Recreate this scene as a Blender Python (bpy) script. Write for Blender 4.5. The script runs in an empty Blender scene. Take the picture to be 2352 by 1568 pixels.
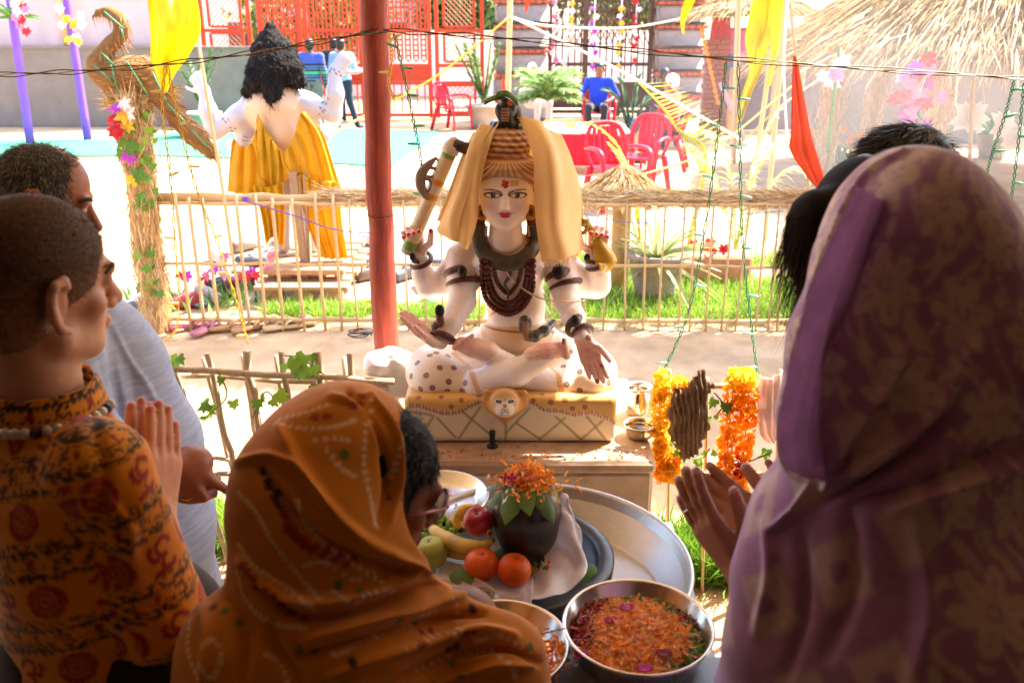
import bpy, math, random
import numpy as np
from mathutils import Vector, Matrix
from mathutils.bvhtree import BVHTree
random.seed(7); RNG = np.random.default_rng(7)
SC = bpy.context.scene
COL = SC.collection
R = math.radians
# ---------------------------------------------------------------- camera, sky, sun, exposure
H = 1.84; F = 2000.0; TH = R(19.6)
CT, ST = math.cos(TH), math.sin(TH)
cd = bpy.data.cameras.new('camera'); cam = bpy.data.objects.new('camera', cd); COL.objects.link(cam)
cam.location = (0, 0, H); cam.rotation_euler = (R(90) - TH, 0, 0)
cd.sensor_width = 36.0; cd.lens = F / 2352 * 36.0; cd.clip_start = 0.05; cd.clip_end = 600
cd.dof.use_dof = True; cd.dof.focus_distance = 2.75; cd.dof.aperture_fstop = 4.5
SC.camera = cam
SUN_AZ, SUN_EL = R(54), R(52)           # sun stands behind and to the right of the statue
wd = bpy.data.worlds.new('World'); SC.world = wd; wd.use_nodes = True
nt = wd.node_tree
sky = nt.nodes.new('ShaderNodeTexSky'); sky.sky_type = 'NISHITA'; sky.sun_disc = False
sky.sun_elevation = SUN_EL; sky.sun_rotation = SUN_AZ; sky.dust_density = 2.5
bg = nt.nodes['Background']; bg.inputs[1].default_value = 0.15
nt.links.new(sky.outputs[0], bg.inputs[0])
sd = bpy.data.lights.new('sun', 'SUN'); sun = bpy.data.objects.new('sun', sd); COL.objects.link(sun)
sd.energy = 4.2; sd.angle = R(0.5); sd.color = (1.0, 0.93, 0.82)
sdir = Vector((math.sin(SUN_AZ) * math.cos(SUN_EL), math.cos(SUN_AZ) * math.cos(SUN_EL), math.sin(SUN_EL)))
sun.rotation_euler = sdir.to_track_quat('Z', 'Y').to_euler(); sun.location = (6, 6, 8)
SC.view_settings.view_transform = 'Standard'; SC.view_settings.look = 'None'
SC.view_settings.exposure = 2.75; SC.view_settings.gamma = 1.0
# ---------------------------------------------------------------- pixel (2352 x 1568 frame) -> world
def A(*p): return np.array(p, float)
CAM = A(0, 0, H)
def ray(x, y):
    u = (x - 1176) / F; v = (784 - y) / F
    return A(u, CT + v * ST, -ST + v * CT)
def W(x, y, Y): d = ray(x, y); return CAM + d * (Y / d[1])
def G(x, y, z=0.0): d = ray(x, y); return CAM + d * ((z - H) / d[2])
def PX(P):
    q = np.asarray(P, float) - CAM
    dep = q[..., 1] * CT - q[..., 2] * ST; up = q[..., 1] * ST + q[..., 2] * CT
    return np.stack([1176 + F * q[..., 0] / dep, 784 - F * up / dep], -1)
def M(px, Y=2.7): return px * (Y * CT + (H - 1.0) * ST) / F     # pixels -> metres at a depth
# ---------------------------------------------------------------- colour + materials
def lin(c):
    if isinstance(c, str): c = [int(c[i:i + 2], 16) / 255 for i in (0, 2, 4)]
    c = np.asarray(c, float)
    return np.where(c <= 0.04045, c / 12.92, ((c + 0.055) / 1.055) ** 2.4)
MATS = {}
def mat(name, col='ffffff', rough=.7, var=.2, vs=14, bump=.15, bs=90, metal=0, spec=.4, attr=False,
        transl=0, trans=0, sss=0, sheen=0, coat=0, detail=5, stretch=None, col2=None, bdist=.004, alpha=1):
    if name in MATS: return MATS[name]
    m = bpy.data.materials.new(name); m.use_nodes = True; MATS[name] = m
    n = m.node_tree.nodes; L = m.node_tree.links
    b = n['Principled BSDF']; out = n['Material Output']
    tc = n.new('ShaderNodeTexCoord'); src = tc.outputs['Object']
    if stretch:
        mp = n.new('ShaderNodeMapping'); mp.inputs['Scale'].default_value = stretch
        L.new(src, mp.inputs[0]); src = mp.outputs[0]
    nz = n.new('ShaderNodeTexNoise'); nz.inputs['Scale'].default_value = vs; nz.inputs['Detail'].default_value = detail
    nz.inputs['Roughness'].default_value = .62
    L.new(src, nz.inputs['Vector'])
    rm = n.new('ShaderNodeMapRange'); rm.inputs[1].default_value = .28; rm.inputs[2].default_value = .72
    rm.inputs[3].default_value = 1 - var; rm.inputs[4].default_value = 1 + var
    L.new(nz.outputs[0], rm.inputs[0])
    mx = n.new('ShaderNodeMix'); mx.data_type = 'RGBA'; mx.blend_type = 'MULTIPLY'; mx.inputs[0].default_value = 1
    if attr:
        at = n.new('ShaderNodeAttribute'); at.attribute_name = 'Col'; L.new(at.outputs[0], mx.inputs[6])
    elif col2:
        m2 = n.new('ShaderNodeMix'); m2.data_type = 'RGBA'
        n2 = n.new('ShaderNodeTexNoise'); n2.inputs['Scale'].default_value = vs * .37; n2.inputs['Detail'].default_value = 8
        L.new(src, n2.inputs['Vector'])
        r2 = n.new('ShaderNodeMapRange'); r2.inputs[1].default_value = .4; r2.inputs[2].default_value = .6
        L.new(n2.outputs[0], r2.inputs[0]); L.new(r2.outputs[0], m2.inputs[0])
        m2.inputs[6].default_value = (*lin(col), 1); m2.inputs[7].default_value = (*lin(col2), 1)
        L.new(m2.outputs[2], mx.inputs[6])
    else: mx.inputs[6].default_value = (*lin(col), 1)
    cv = n.new('ShaderNodeCombineColor')
    for i in range(3): L.new(rm.outputs[0], cv.inputs[i])
    L.new(cv.outputs[0], mx.inputs[7])
    L.new(mx.outputs[2], b.inputs['Base Color'])
    b.inputs['Roughness'].default_value = rough; b.inputs['Metallic'].default_value = metal
    b.inputs['Specular IOR Level'].default_value = spec
    b.inputs['Transmission Weight'].default_value = trans
    b.inputs['Subsurface Weight'].default_value = sss; b.inputs['Subsurface Radius'].default_value = (.02, .008, .005)
    b.inputs['Subsurface Scale'].default_value = .6
    b.inputs['Sheen Weight'].default_value = sheen; b.inputs['Coat Weight'].default_value = coat
    b.inputs['Coat Roughness'].default_value = .15; b.inputs['Alpha'].default_value = alpha
    if bump:
        bn = n.new('ShaderNodeTexNoise'); bn.inputs['Scale'].default_value = bs; bn.inputs['Detail'].default_value = 6
        L.new(src, bn.inputs['Vector'])
        bp = n.new('ShaderNodeBump'); bp.inputs['Strength'].default_value = bump; bp.inputs['Distance'].default_value = bdist
        L.new(bn.outputs[0], bp.inputs['Height']); L.new(bp.outputs[0], b.inputs['Normal'])
        rr = n.new('ShaderNodeMapRange'); rr.inputs[3].default_value = max(.02, rough - .1); rr.inputs[4].default_value = min(1, rough + .1)
        L.new(nz.outputs[0], rr.inputs[0]); L.new(rr.outputs[0], b.inputs['Roughness'])
    if transl:
        t = n.new('ShaderNodeBsdfTranslucent'); L.new(mx.outputs[2], t.inputs[0])
        ms = n.new('ShaderNodeMixShader'); ms.inputs[0].default_value = transl
        L.new(b.outputs[0], ms.inputs[1]); L.new(t.outputs[0], ms.inputs[2]); L.new(ms.outputs[0], out.inputs[0])
    return m
# ---------------------------------------------------------------- mesh helpers
def make_mesh(name, v, f, col=None, smooth=True):
    me = bpy.data.meshes.new(name)
    v = np.asarray(v, np.float32)
    if isinstance(f, np.ndarray):
        k = f.shape[1]; flat = f.astype(np.int32).ravel(); tot = np.full(len(f), k, np.int32)
    else:
        tot = np.array([len(q) for q in f], np.int32); flat = np.array([i for q in f for i in q], np.int32)
    st = np.concatenate([[0], np.cumsum(tot)[:-1]]).astype(np.int32)
    me.vertices.add(len(v)); me.vertices.foreach_set('co', v.ravel())
    me.loops.add(len(flat)); me.loops.foreach_set('vertex_index', flat)
    me.polygons.add(len(tot)); me.polygons.foreach_set('loop_start', st); me.polygons.foreach_set('loop_total', tot)
    me.polygons.foreach_set('use_smooth', np.full(len(tot), smooth))
    me.update(calc_edges=True); me.validate()
    if col is not None:
        a = me.attributes.new('Col', 'FLOAT_COLOR', 'POINT')
        c4 = np.ones((len(v), 4), np.float32); c4[:, :3] = col; a.data.foreach_set('color', c4.ravel())
    return me
def wl(o):
    p = A(0, 0, 0)
    while o is not None: p = p + A(*o.location); o = o.parent
    return p
def link(name, me, m, parent=None, loc=None):
    o = bpy.data.objects.new(name, me); COL.objects.link(o)
    if m is not None: me.materials.clear(); me.materials.append(m)
    if parent is not None: o.parent = parent
    if loc is not None: o.location = loc
    return o
def part(name, v, f, m, parent=None, col=None, smooth=True, kind=None):
    """mesh object; v in WORLD coordinates, stored relative to the parent"""
    v = np.asarray(v, float) - wl(parent)
    o = link(name, make_mesh(name, v, f, col, smooth), m, parent)
    if kind: o['kind'] = kind
    return o
def tag(o, label, cat, group=None):
    o['label'] = label; o['category'] = cat
    if group: o['group'] = group
    return o
def thing(name, label, cat, loc=(0, 0, 0), group=None):
    o = bpy.data.objects.new(name, None); COL.objects.link(o); o.location = tuple(float(q) for q in loc)
    o.empty_display_size = .05
    return tag(o, label, cat, group)
def single(name, label, cat, v, f, m, col=None, smooth=True, group=None, base=None):
    """a thing that is one mesh, origin at its base"""
    v = np.asarray(v, float)
    if base is None: base = A((v[:, 0].min() + v[:, 0].max()) / 2, (v[:, 1].min() + v[:, 1].max()) / 2, v[:, 2].min())
    o = link(name, make_mesh(name, v - base, f, col, smooth), m, None, tuple(base))
    return tag(o, label, cat, group)
def struct(name, v, f, m, col=None, smooth=False):
    o = part(name, v, f, m, None, col, smooth); o['kind'] = 'structure'; return o
def inst(name, me, parent, mw):
    """shared mesh placed by a world matrix under parent"""
    o = bpy.data.objects.new(name, me); COL.objects.link(o)
    if parent is not None: o.parent = parent; mw = Matrix.Translation(-Vector(wl(parent))) @ mw
    o.matrix_local = mw
    return o
def frame(z, hint=(0, 0, 1)):
    z = np.asarray(z, float); z = z / (np.linalg.norm(z) + 1e-12)
    h = A(*hint)
    if abs(z @ h) > .98: h = A(1, 0, 0) if abs(z[0]) < .9 else A(0, 1, 0)
    x = np.cross(h, z); x /= np.linalg.norm(x); y = np.cross(z, x)
    return x, y, z
def mtx(p, z, hint=(0, 0, 1), s=1, roll=0):
    x, y, z = frame(z, hint)
    if roll: x, y = x * math.cos(roll) + y * math.sin(roll), -x * math.sin(roll) + y * math.cos(roll)
    if not hasattr(s, '__len__'): s = (s, s, s)
    m = np.eye(4); m[:3, 0] = x * s[0]; m[:3, 1] = y * s[1]; m[:3, 2] = z * s[2]; m[:3, 3] = p
    return Matrix(m.tolist())
def spline(pts, n):
    """Catmull-Rom through points, n samples"""
    P = np.asarray(pts, float)
    if len(P) == 2:
        t = np.linspace(0, 1, n)[:, None]; return P[0] * (1 - t) + P[1] * t
    Q = np.vstack([2 * P[0] - P[1], P, 2 * P[-1] - P[-2]])
    t = np.linspace(0, len(P) - 1 - 1e-9, n); i = t.astype(int); u = (t - i)[:, None]
    a, b, c, d = Q[i], Q[i + 1], Q[i + 2], Q[i + 3]
    return .5 * (2 * b + (c - a) * u + (2 * a - 5 * b + 4 * c - d) * u ** 2 + (3 * b - a - 3 * c + d) * u ** 3)
class MB:
    def __init__(s): s.v = []; s.f = []; s.c = []; s.n = 0
    def add(s, v, f, col=None):
        v = np.asarray(v, float); s.v.append(v); n = s.n
        s.f += [tuple(int(i) + n for i in q) for q in f]
        s.c.append(np.broadcast_to(np.asarray((1, 1, 1) if col is None else col, float), (len(v), 3))); s.n += len(v); return s
    def box(s, c, size, rot=None, col=None, bev=0):
        c = A(*c); h = A(*size) / 2; Rm = np.eye(3) if rot is None else np.asarray(rot)
        if bev <= 0:
            v = A(*[(sx, sy, sz) for sx in (-1, 1) for sy in (-1, 1) for sz in (-1, 1)]).reshape(-1, 3) * h
            f = [(0, 1, 3, 2), (4, 6, 7, 5), (0, 4, 5, 1), (2, 3, 7, 6), (0, 2, 6, 4), (1, 5, 7, 3)]
        else:
            v = []; 
            for sx in (-1, 1):
                for sy in (-1, 1):
                    for sz in (-1, 1):
                        v += [(sx * (h[0] - bev), sy * (h[1] - bev), sz * h[2]), (sx * (h[0] - bev), sy * h[1], sz * (h[2] - bev)), (sx * h[0], sy * (h[1] - bev), sz * (h[2] - bev))]
            v = A(*v); I = lambda a, b, c_, k: ((a * 2 + b) * 2 + c_) * 3 + k
            f = [(I(0,0,0,2),I(0,0,1,2),I(0,1,1,2),I(0,1,0,2)),(I(1,0,0,2),I(1,1,0,2),I(1,1,1,2),I(1,0,1,2)),
                 (I(0,0,0,1),I(1,0,0,1),I(1,0,1,1),I(0,0,1,1)),(I(0,1,0,1),I(0,1,1,1),I(1,1,1,1),I(1,1,0,1)),
                 (I(0,0,0,0),I(0,1,0,0),I(1,1,0,0),I(1,0,0,0)),(I(0,0,1,0),I(1,0,1,0),I(1,1,1,0),I(0,1,1,0))]
            for a in (0,1):
                for b in (0,1):
                    f += [(I(a,b,0,1),I(a,b,0,2),I(a,b,1,2),I(a,b,1,1)),(I(a,0,b,0),I(a,0,b,2),I(a,1,b,2),I(a,1,b,0)),(I(0,a,b,0),I(0,a,b,1),I(1,a,b,1),I(1,a,b,0))]
                    for c_ in (0,1): f.append((I(a,b,c_,0),I(a,b,c_,1),I(a,b,c_,2)))
        return s.add(v @ Rm.T + c, f, col)
    def tube(s, pts, r, n=8, ns=None, col=None, cap=True, flat=1.0, hint=(0, 0, 1)):
        P = np.asarray(pts, float)
        if ns: P = spline(P, ns)
        k = len(P); r = np.interp(np.linspace(0, 1, k), np.linspace(0, 1, len(r)), r) if hasattr(r, '__len__') else np.full(k, r)
        T = np.gradient(P, axis=0); T /= np.linalg.norm(T, axis=1)[:, None] + 1e-12
        x, y, _ = frame(T[0], hint); X = [x]
        for i in range(1, k):
            x = X[-1] - T[i] * (X[-1] @ T[i]); X.append(x / (np.linalg.norm(x) + 1e-12))
        X = np.array(X); Y = np.cross(T, X); a = np.linspace(0, 2 * np.pi, n, endpoint=False)
        v = P[:, None] + r[:, None, None] * (np.cos(a)[None, :, None] * X[:, None] + flat * np.sin(a)[None, :, None] * Y[:, None])
        f = [(i * n + j, i * n + (j + 1) % n, (i + 1) * n + (j + 1) % n, (i + 1) * n + j) for i in range(k - 1) for j in range(n)]
        if cap: f += [tuple(range(n - 1, -1, -1)), tuple((k - 1) * n + j for j in range(n))]
        c = None
        if col is not None: c = np.repeat(np.asarray(col, float), n, 0) if np.ndim(col) == 2 else col
        return s.add(v.reshape(-1, 3), f, c)
    def lathe(s, prof, c=(0, 0, 0), n=24, col=None, axis=None, sx=1, sy=1):
        p = np.asarray(prof, float); a = np.linspace(0, 2 * np.pi, n, endpoint=False); k = len(p)
        v = np.stack([p[:, 0, None] * np.cos(a) * sx, p[:, 0, None] * np.sin(a) * sy, np.repeat(p[:, 1, None], n, 1)], -1).reshape(-1, 3)
        if axis is not None: x, y, z = frame(axis); v = v[:, :1] * x + v[:, 1:2] * y + v[:, 2:] * z
        f = [(i * n + j, i * n + (j + 1) % n, (i + 1) * n + (j + 1) % n, (i + 1) * n + j) for i in range(k - 1) for j in range(n)]
        if p[0, 0] > 1e-6: f.append(tuple(range(n - 1, -1, -1)))
        if p[-1, 0] > 1e-6: f.append(tuple((k - 1) * n + j for j in range(n)))
        return s.add(v + A(*c), f, col)
    def ball(s, c, r, n=10, m=7, col=None, rot=None, jit=0):
        r = A(*r) if hasattr(r, '__len__') else A(r, r, r)
        v = [(0, 0, -1)] + [(math.sin(t) * math.cos(p), math.sin(t) * math.sin(p), -math.cos(t)) for t in np.linspace(0, np.pi, m + 1)[1:-1] for p in np.linspace(0, 2 * np.pi, n, endpoint=False)] + [(0, 0, 1)]
        v = A(*v) * r
        if jit: v *= 1 + RNG.uniform(-jit, jit, (len(v), 1))
        if rot is not None: v = v @ np.asarray(rot).T
        f = [(0, 1 + (j + 1) % n, 1 + j) for j in range(n)]
        for i in range(m - 2): f += [(1 + i * n + j, 1 + i * n + (j + 1) % n, 1 + (i + 1) * n + (j + 1) % n, 1 + (i + 1) * n + j) for j in range(n)]
        t = len(v) - 1; b = 1 + (m - 2) * n; f += [(b + j, b + (j + 1) % n, t) for j in range(n)]
        return s.add(v + A(*c), f, col)
    def prism(s, poly, n, th, col=None):
        """polygon (list of 3-D points) extruded by th along n"""
        P = A(*poly).reshape(-1, 3); n = A(*n) * th; k = len(P)
        f = [tuple(range(k)), tuple(range(2 * k - 1, k - 1, -1))] + [(i, k + i, k + (i + 1) % k, (i + 1) % k) for i in range(k)]
        return s.add(np.vstack([P, P + n]), f, col)
    def V(s): return np.vstack(s.v)
    def Cc(s): return np.vstack(s.c)
    def build(s, name, m, parent=None, smooth=True, kind=None, attr=False):
        return part(name, s.V(), s.f, m, parent, s.Cc() if attr else None, smooth, kind)
    def thing(s, name, label, cat, m, smooth=True, group=None, attr=False, base=None):
        return single(name, label, cat, s.V(), s.f, m, s.Cc() if attr else None, smooth, group, base)
    def mesh(s, name, smooth=True, attr=False): return make_mesh(name, s.V(), s.f, s.Cc() if attr else None, smooth)
def grid_faces(nu, nv, closed=False):
    i = np.arange(nv - 1)[:, None] * nu; j = np.arange(nu if closed else nu - 1)[None]; j2 = (j + 1) % nu
    return np.stack([i + j, i + j2, i + nu + j2, i + nu + j], -1).reshape(-1, 4)
def sheet(rows, nu=40, nv=40, amp=0, nf=5, ph=0, th=.004, world=False, twist=.6, wob=0, endfold=1.0):
    """cloth through rows of (px,py,Y) control points; returns verts (two-sided, thick), faces, uv"""
    Rr = [spline([p if world else W(*p) for p in r], nu) for r in rows]
    g = np.array(Rr); g = np.stack([spline(g[:, i], nv) for i in range(nu)], 1)      # nv,nu,3
    u = np.linspace(0, 1, nu)[None]; v = np.linspace(0, 1, nv)[:, None]
    du = np.gradient(g, axis=1); dv = np.gradient(g, axis=0); N = np.cross(du, dv); N /= np.linalg.norm(N, axis=2)[..., None] + 1e-12
    if amp:
        w = np.sin(2 * np.pi * nf * u + ph + twist * np.sin(3 * v + ph)) + .45 * np.sin(2 * np.pi * nf * 1.9 * u + 2.1 * ph + 2 * v)
        g = g + N * (amp * w * (1 - (1 - endfold) * (1 - v)))[..., None]
    if wob: g = g + N * (wob * np.sin(5 * v + 3 * u + ph))[..., None]
    du = np.gradient(g, axis=1); dv = np.gradient(g, axis=0); N = np.cross(du, dv); N /= np.linalg.norm(N, axis=2)[..., None] + 1e-12
    a = (g + N * th / 2).reshape(-1, 3); b = (g - N * th / 2).reshape(-1, 3); n = len(a)
    f = grid_faces(nu, nv); fs = [f, f[:, ::-1] + n]
    idx = np.arange(n).reshape(nv, nu)
    loop = np.concatenate([idx[0, :-1], idx[:-1, -1], idx[-1, ::-1][:-1], idx[::-1, 0][:-1]]); l2 = np.roll(loop, -1)
    fs.append(np.stack([l2, loop, loop + n, l2 + n], -1))
    UV = np.stack([np.broadcast_to(u, (nv, nu)), np.broadcast_to(v, (nv, nu))], -1).reshape(-1, 2)
    return np.vstack([a, b]), np.vstack(fs), np.vstack([UV, UV])
def strands(P, D, Ln, wid, droop=0, nseg=3, curl=0, face=None, taper=.15):
    """many thin blades as one array: P starts, D dirs, Ln lengths"""
    P = np.asarray(P, float); n = len(P); D = np.asarray(D, float); D = D / (np.linalg.norm(D, axis=1)[:, None] + 1e-9)
    Ln = np.broadcast_to(np.asarray(Ln, float), (n,)); wid = np.broadcast_to(np.asarray(wid, float), (n,))
    S = RNG.normal(size=(n, 3)) if face is None else np.broadcast_to(np.asarray(face, float), (n, 3)) + RNG.normal(size=(n, 3)) * .3
    S = np.cross(D, S); S /= np.linalg.norm(S, axis=1)[:, None] + 1e-9
    cv = RNG.normal(size=(n, 3)) * curl
    vs = []
    for k in range(nseg + 1):
        t = k / nseg; c = P + D * (Ln * t)[:, None] + cv * (Ln * t * t)[:, None]; c[:, 2] -= droop * Ln * t * t
        w = (wid * (1 - (1 - taper) * t ** 1.5) / 2)[:, None]
        vs += [c - S * w, c + S * w]
    v = np.stack(vs, 1); m = 2 * (nseg + 1)
    b = np.arange(n)[:, None] * m
    f = np.concatenate([np.stack([b + 2 * k, b + 2 * k + 1, b + 2 * k + 3, b + 2 * k + 2], -1).reshape(-1, 4) for k in range(nseg)])
    return v.reshape(-1, 3), f, m
# ---------------------------------------------------------------- signed-distance modelling (one continuous surface)
class SDF:
    def __init__(s, k=.02): s.p = []; s.k = k
    def cap(s, a, b, ra, rb=None, col=0, k=None, neg=False):
        s.p.append(('c', np.asarray(a, float), np.asarray(b, float), ra, ra if rb is None else rb, col, s.k if k is None else k, neg)); return s
    def chain(s, pts, rs, col=0, k=None):
        for i in range(len(pts) - 1): s.cap(pts[i], pts[i + 1], rs[i], rs[i + 1], col, k)
        return s
    def ell(s, c, r, rot=None, col=0, k=None, neg=False):
        s.p.append(('e', np.asarray(c, float), A(*r) if hasattr(r, '__len__') else A(r, r, r), np.eye(3) if rot is None else np.asarray(rot, float), None, col, s.k if k is None else k, neg)); return s
    def box(s, c, h, rd=.01, rot=None, col=0, k=None, neg=False):
        s.p.append(('b', np.asarray(c, float), A(*h), np.eye(3) if rot is None else np.asarray(rot, float), rd, col, s.k if k is None else k, neg)); return s
    def bounds(s):
        lo = []; hi = []
        for p in s.p:
            if p[7]: continue
            if p[0] == 'c': lo.append(np.minimum(p[1] - p[3], p[2] - p[4])); hi.append(np.maximum(p[1] + p[3], p[2] + p[4]))
            else:
                e = np.abs(p[3]) @ p[2]; lo.append(p[1] - e); hi.append(p[1] + e)
        return np.min(lo, 0), np.max(hi, 0)
    def mesh(s, h, smooth=1):
        lo, hi = s.bounds(); lo = lo - 4 * h; hi = hi + 4 * h
        n = np.ceil((hi - lo) / h).astype(int) + 1
        ax = [(lo[i] + h * np.arange(n[i])).astype(np.float32) for i in range(3)]
        D = np.full(n, .06, np.float32); B = np.full(n, 9, np.float32); C = np.zeros(n, np.int16)
        for p in s.p:
            k = max(p[6], 1e-5); mg = k + 3 * h
            if p[0] == 'c': l = np.minimum(p[1] - p[3], p[2] - p[4]); u = np.maximum(p[1] + p[3], p[2] + p[4])
            else: e = np.abs(p[3]) @ p[2]; l = p[1] - e; u = p[1] + e
            i0 = np.clip(np.floor((l - mg - lo) / h).astype(int), 0, n - 1); i1 = np.clip(np.ceil((u + mg - lo) / h).astype(int) + 1, 1, n)
            sl = tuple(slice(a, b) for a, b in zip(i0, i1))
            X = ax[0][sl[0]][:, None, None]; Y = ax[1][sl[1]][None, :, None]; Z = ax[2][sl[2]][None, None, :]
            if p[0] == 'c':
                a = p[1].astype(np.float32); ab = (p[2] - p[1]).astype(np.float32); q = float(ab @ ab) + 1e-12
                t = np.clip(((X - a[0]) * ab[0] + (Y - a[1]) * ab[1] + (Z - a[2]) * ab[2]) / q, 0, 1)
                d = np.sqrt((X - a[0] - t * ab[0]) ** 2 + (Y - a[1] - t * ab[1]) ** 2 + (Z - a[2] - t * ab[2]) ** 2) - (p[3] + (p[4] - p[3]) * t)
            else:
                Rm = p[3].astype(np.float32); x = X - p[1][0]; y = Y - p[1][1]; z = Z - p[1][2]
                lx = x * Rm[0, 0] + y * Rm[1, 0] + z * Rm[2, 0]; ly = x * Rm[0, 1] + y * Rm[1, 1] + z * Rm[2, 1]; lz = x * Rm[0, 2] + y * Rm[1, 2] + z * Rm[2, 2]
                if p[0] == 'e':
                    r = p[2].astype(np.float32); k0 = np.sqrt((lx / r[0]) ** 2 + (ly / r[1]) ** 2 + (lz / r[2]) ** 2)
                    k1 = np.sqrt((lx / r[0] ** 2) ** 2 + (ly / r[1] ** 2) ** 2 + (lz / r[2] ** 2) ** 2); d = k0 * (k0 - 1) / np.maximum(k1, 1e-6)
                else:
                    rd = p[4]; qx = np.abs(lx) - p[2][0] + rd; qy = np.abs(ly) - p[2][1] + rd; qz = np.abs(lz) - p[2][2] + rd
                    d = np.sqrt(np.maximum(qx, 0) ** 2 + np.maximum(qy, 0) ** 2 + np.maximum(qz, 0) ** 2) + np.minimum(np.maximum(qx, np.maximum(qy, qz)), 0) - rd
            d = d.astype(np.float32); o = D[sl]
            if p[7]:
                hh = np.clip(.5 - .5 * (o + d) / k, 0, 1); D[sl] = o * (1 - hh) - d * hh + k * hh * (1 - hh); continue
            hh = np.clip(.5 + .5 * (o - d) / k, 0, 1); D[sl] = o * (1 - hh) + d * hh - k * hh * (1 - hh)
            m = d < B[sl]; B[sl] = np.where(m, d, B[sl]); C[sl] = np.where(m, p[5], C[sl])
        return surf_nets(D, lo, h, C, smooth)
def surf_nets(D, lo, h, C, smooth=1):
    nx, ny, nz = D.shape; ins = D < 0
    c = np.zeros((nx - 1, ny - 1, nz - 1), np.int8)
    for dx in (0, 1):
        for dy in (0, 1):
            for dz in (0, 1): c += ins[dx:nx - 1 + dx, dy:ny - 1 + dy, dz:nz - 1 + dz]
    act = np.argwhere((c > 0) & (c < 8)); nv = len(act)
    idm = np.full(c.shape, -1, np.int32); idm[act[:, 0], act[:, 1], act[:, 2]] = np.arange(nv)
    cor = [(0, 0, 0), (1, 0, 0), (0, 1, 0), (1, 1, 0), (0, 0, 1), (1, 0, 1), (0, 1, 1), (1, 1, 1)]
    dv = np.stack([D[act[:, 0] + a, act[:, 1] + b, act[:, 2] + e] for a, b, e in cor], 1)
    pos = np.zeros((nv, 3)); cnt = np.zeros(nv); cr = np.array(cor, float)
    for i, j in [(0, 1), (2, 3), (4, 5), (6, 7), (0, 2), (1, 3), (4, 6), (5, 7), (0, 4), (1, 5), (2, 6), (3, 7)]:
        m = (dv[:, i] < 0) != (dv[:, j] < 0); t = dv[m, i] / (dv[m, i] - dv[m, j])
        pos[m] += cr[i] + (cr[j] - cr[i]) * t[:, None]; cnt[m] += 1
    v = lo + h * (act + pos / cnt[:, None])
    F_ = []
    for a in range(3):
        b, e = (a + 1) % 3, (a + 2) % 3
        s0 = [slice(None)] * 3; s1 = [slice(None)] * 3; s0[a] = slice(0, -1); s1[a] = slice(1, None)
        i0 = ins[tuple(s0)]; x = i0 != ins[tuple(s1)]; g = np.argwhere(x)
        g = g[(g[:, b] > 0) & (g[:, e] > 0) & (g[:, b] < D.shape[b] - 1) & (g[:, e] < D.shape[e] - 1)]
        fl = i0[g[:, 0], g[:, 1], g[:, 2]]
        def cid(db, de):
            q = g.copy(); q[:, b] -= db; q[:, e] -= de; return idm[q[:, 0], q[:, 1], q[:, 2]]
        q = np.stack([cid(1, 1), cid(0, 1), cid(0, 0), cid(1, 0)], 1)
        q[~fl] = q[~fl][:, ::-1]; F_.append(q)
    f = np.vstack(F_); f = f[(f >= 0).all(1)]
    for _ in range(smooth): v = laplace(v, f, .5)
    ci = C[np.minimum(act[:, 0] + 0, nx - 1), act[:, 1], act[:, 2]]
    return v, f, ci
def laplace(v, f, w=.5):
    a = f.ravel(); b = np.roll(f, -1, 1).ravel(); n = len(v)
    cnt = np.bincount(a, minlength=n) + np.bincount(b, minlength=n)
    s = np.stack([np.bincount(a, v[b, i], n) + np.bincount(b, v[a, i], n) for i in range(3)], 1)
    return v * (1 - w) + w * s / np.maximum(cnt, 1)[:, None]
def vnorm(v, f):
    n = np.cross(v[f[:, 2]] - v[f[:, 0]], v[f[:, 3]] - v[f[:, 1]]) if f.shape[1] == 4 else np.cross(v[f[:, 1]] - v[f[:, 0]], v[f[:, 2]] - v[f[:, 0]])
    N = np.stack([sum(np.bincount(f[:, k], n[:, i], len(v)) for k in range(f.shape[1])) for i in range(3)], 1)
    return N / (np.linalg.norm(N, axis=1)[:, None] + 1e-12)
def bvh(v, f): return BVHTree.FromPolygons([tuple(p) for p in v], [tuple(int(i) for i in q) for q in f])
def hit(tree, x, y, off=0.0):
    d = ray(x, y); r = tree.ray_cast(Vector(CAM), Vector(d).normalized())
    if r[0] is None: return None, None
    return A(*r[0]) + A(*r[1]) * off, A(*r[1])
def seg_dist(P, poly):
    """distance of 2-D (or 3-D) points to a polyline, and arc parameter"""
    P = np.asarray(P, float); best = np.full(len(P), 1e9); bt = np.zeros(len(P)); side = np.zeros(len(P)); n = len(poly) - 1
    for i in range(n):
        a = np.asarray(poly[i], float); ab = np.asarray(poly[i + 1], float) - a
        t = np.clip(((P - a) @ ab) / (ab @ ab + 1e-12), 0, 1); q = P - a - t[:, None] * ab; d = np.linalg.norm(q, axis=1)
        m = d < best; best[m] = d[m]; bt[m] = (i + t[m]) / n
        if P.shape[1] == 2: side[m] = (ab[0] * q[m, 1] - ab[1] * q[m, 0])
    return best, bt, np.sign(side)
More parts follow.
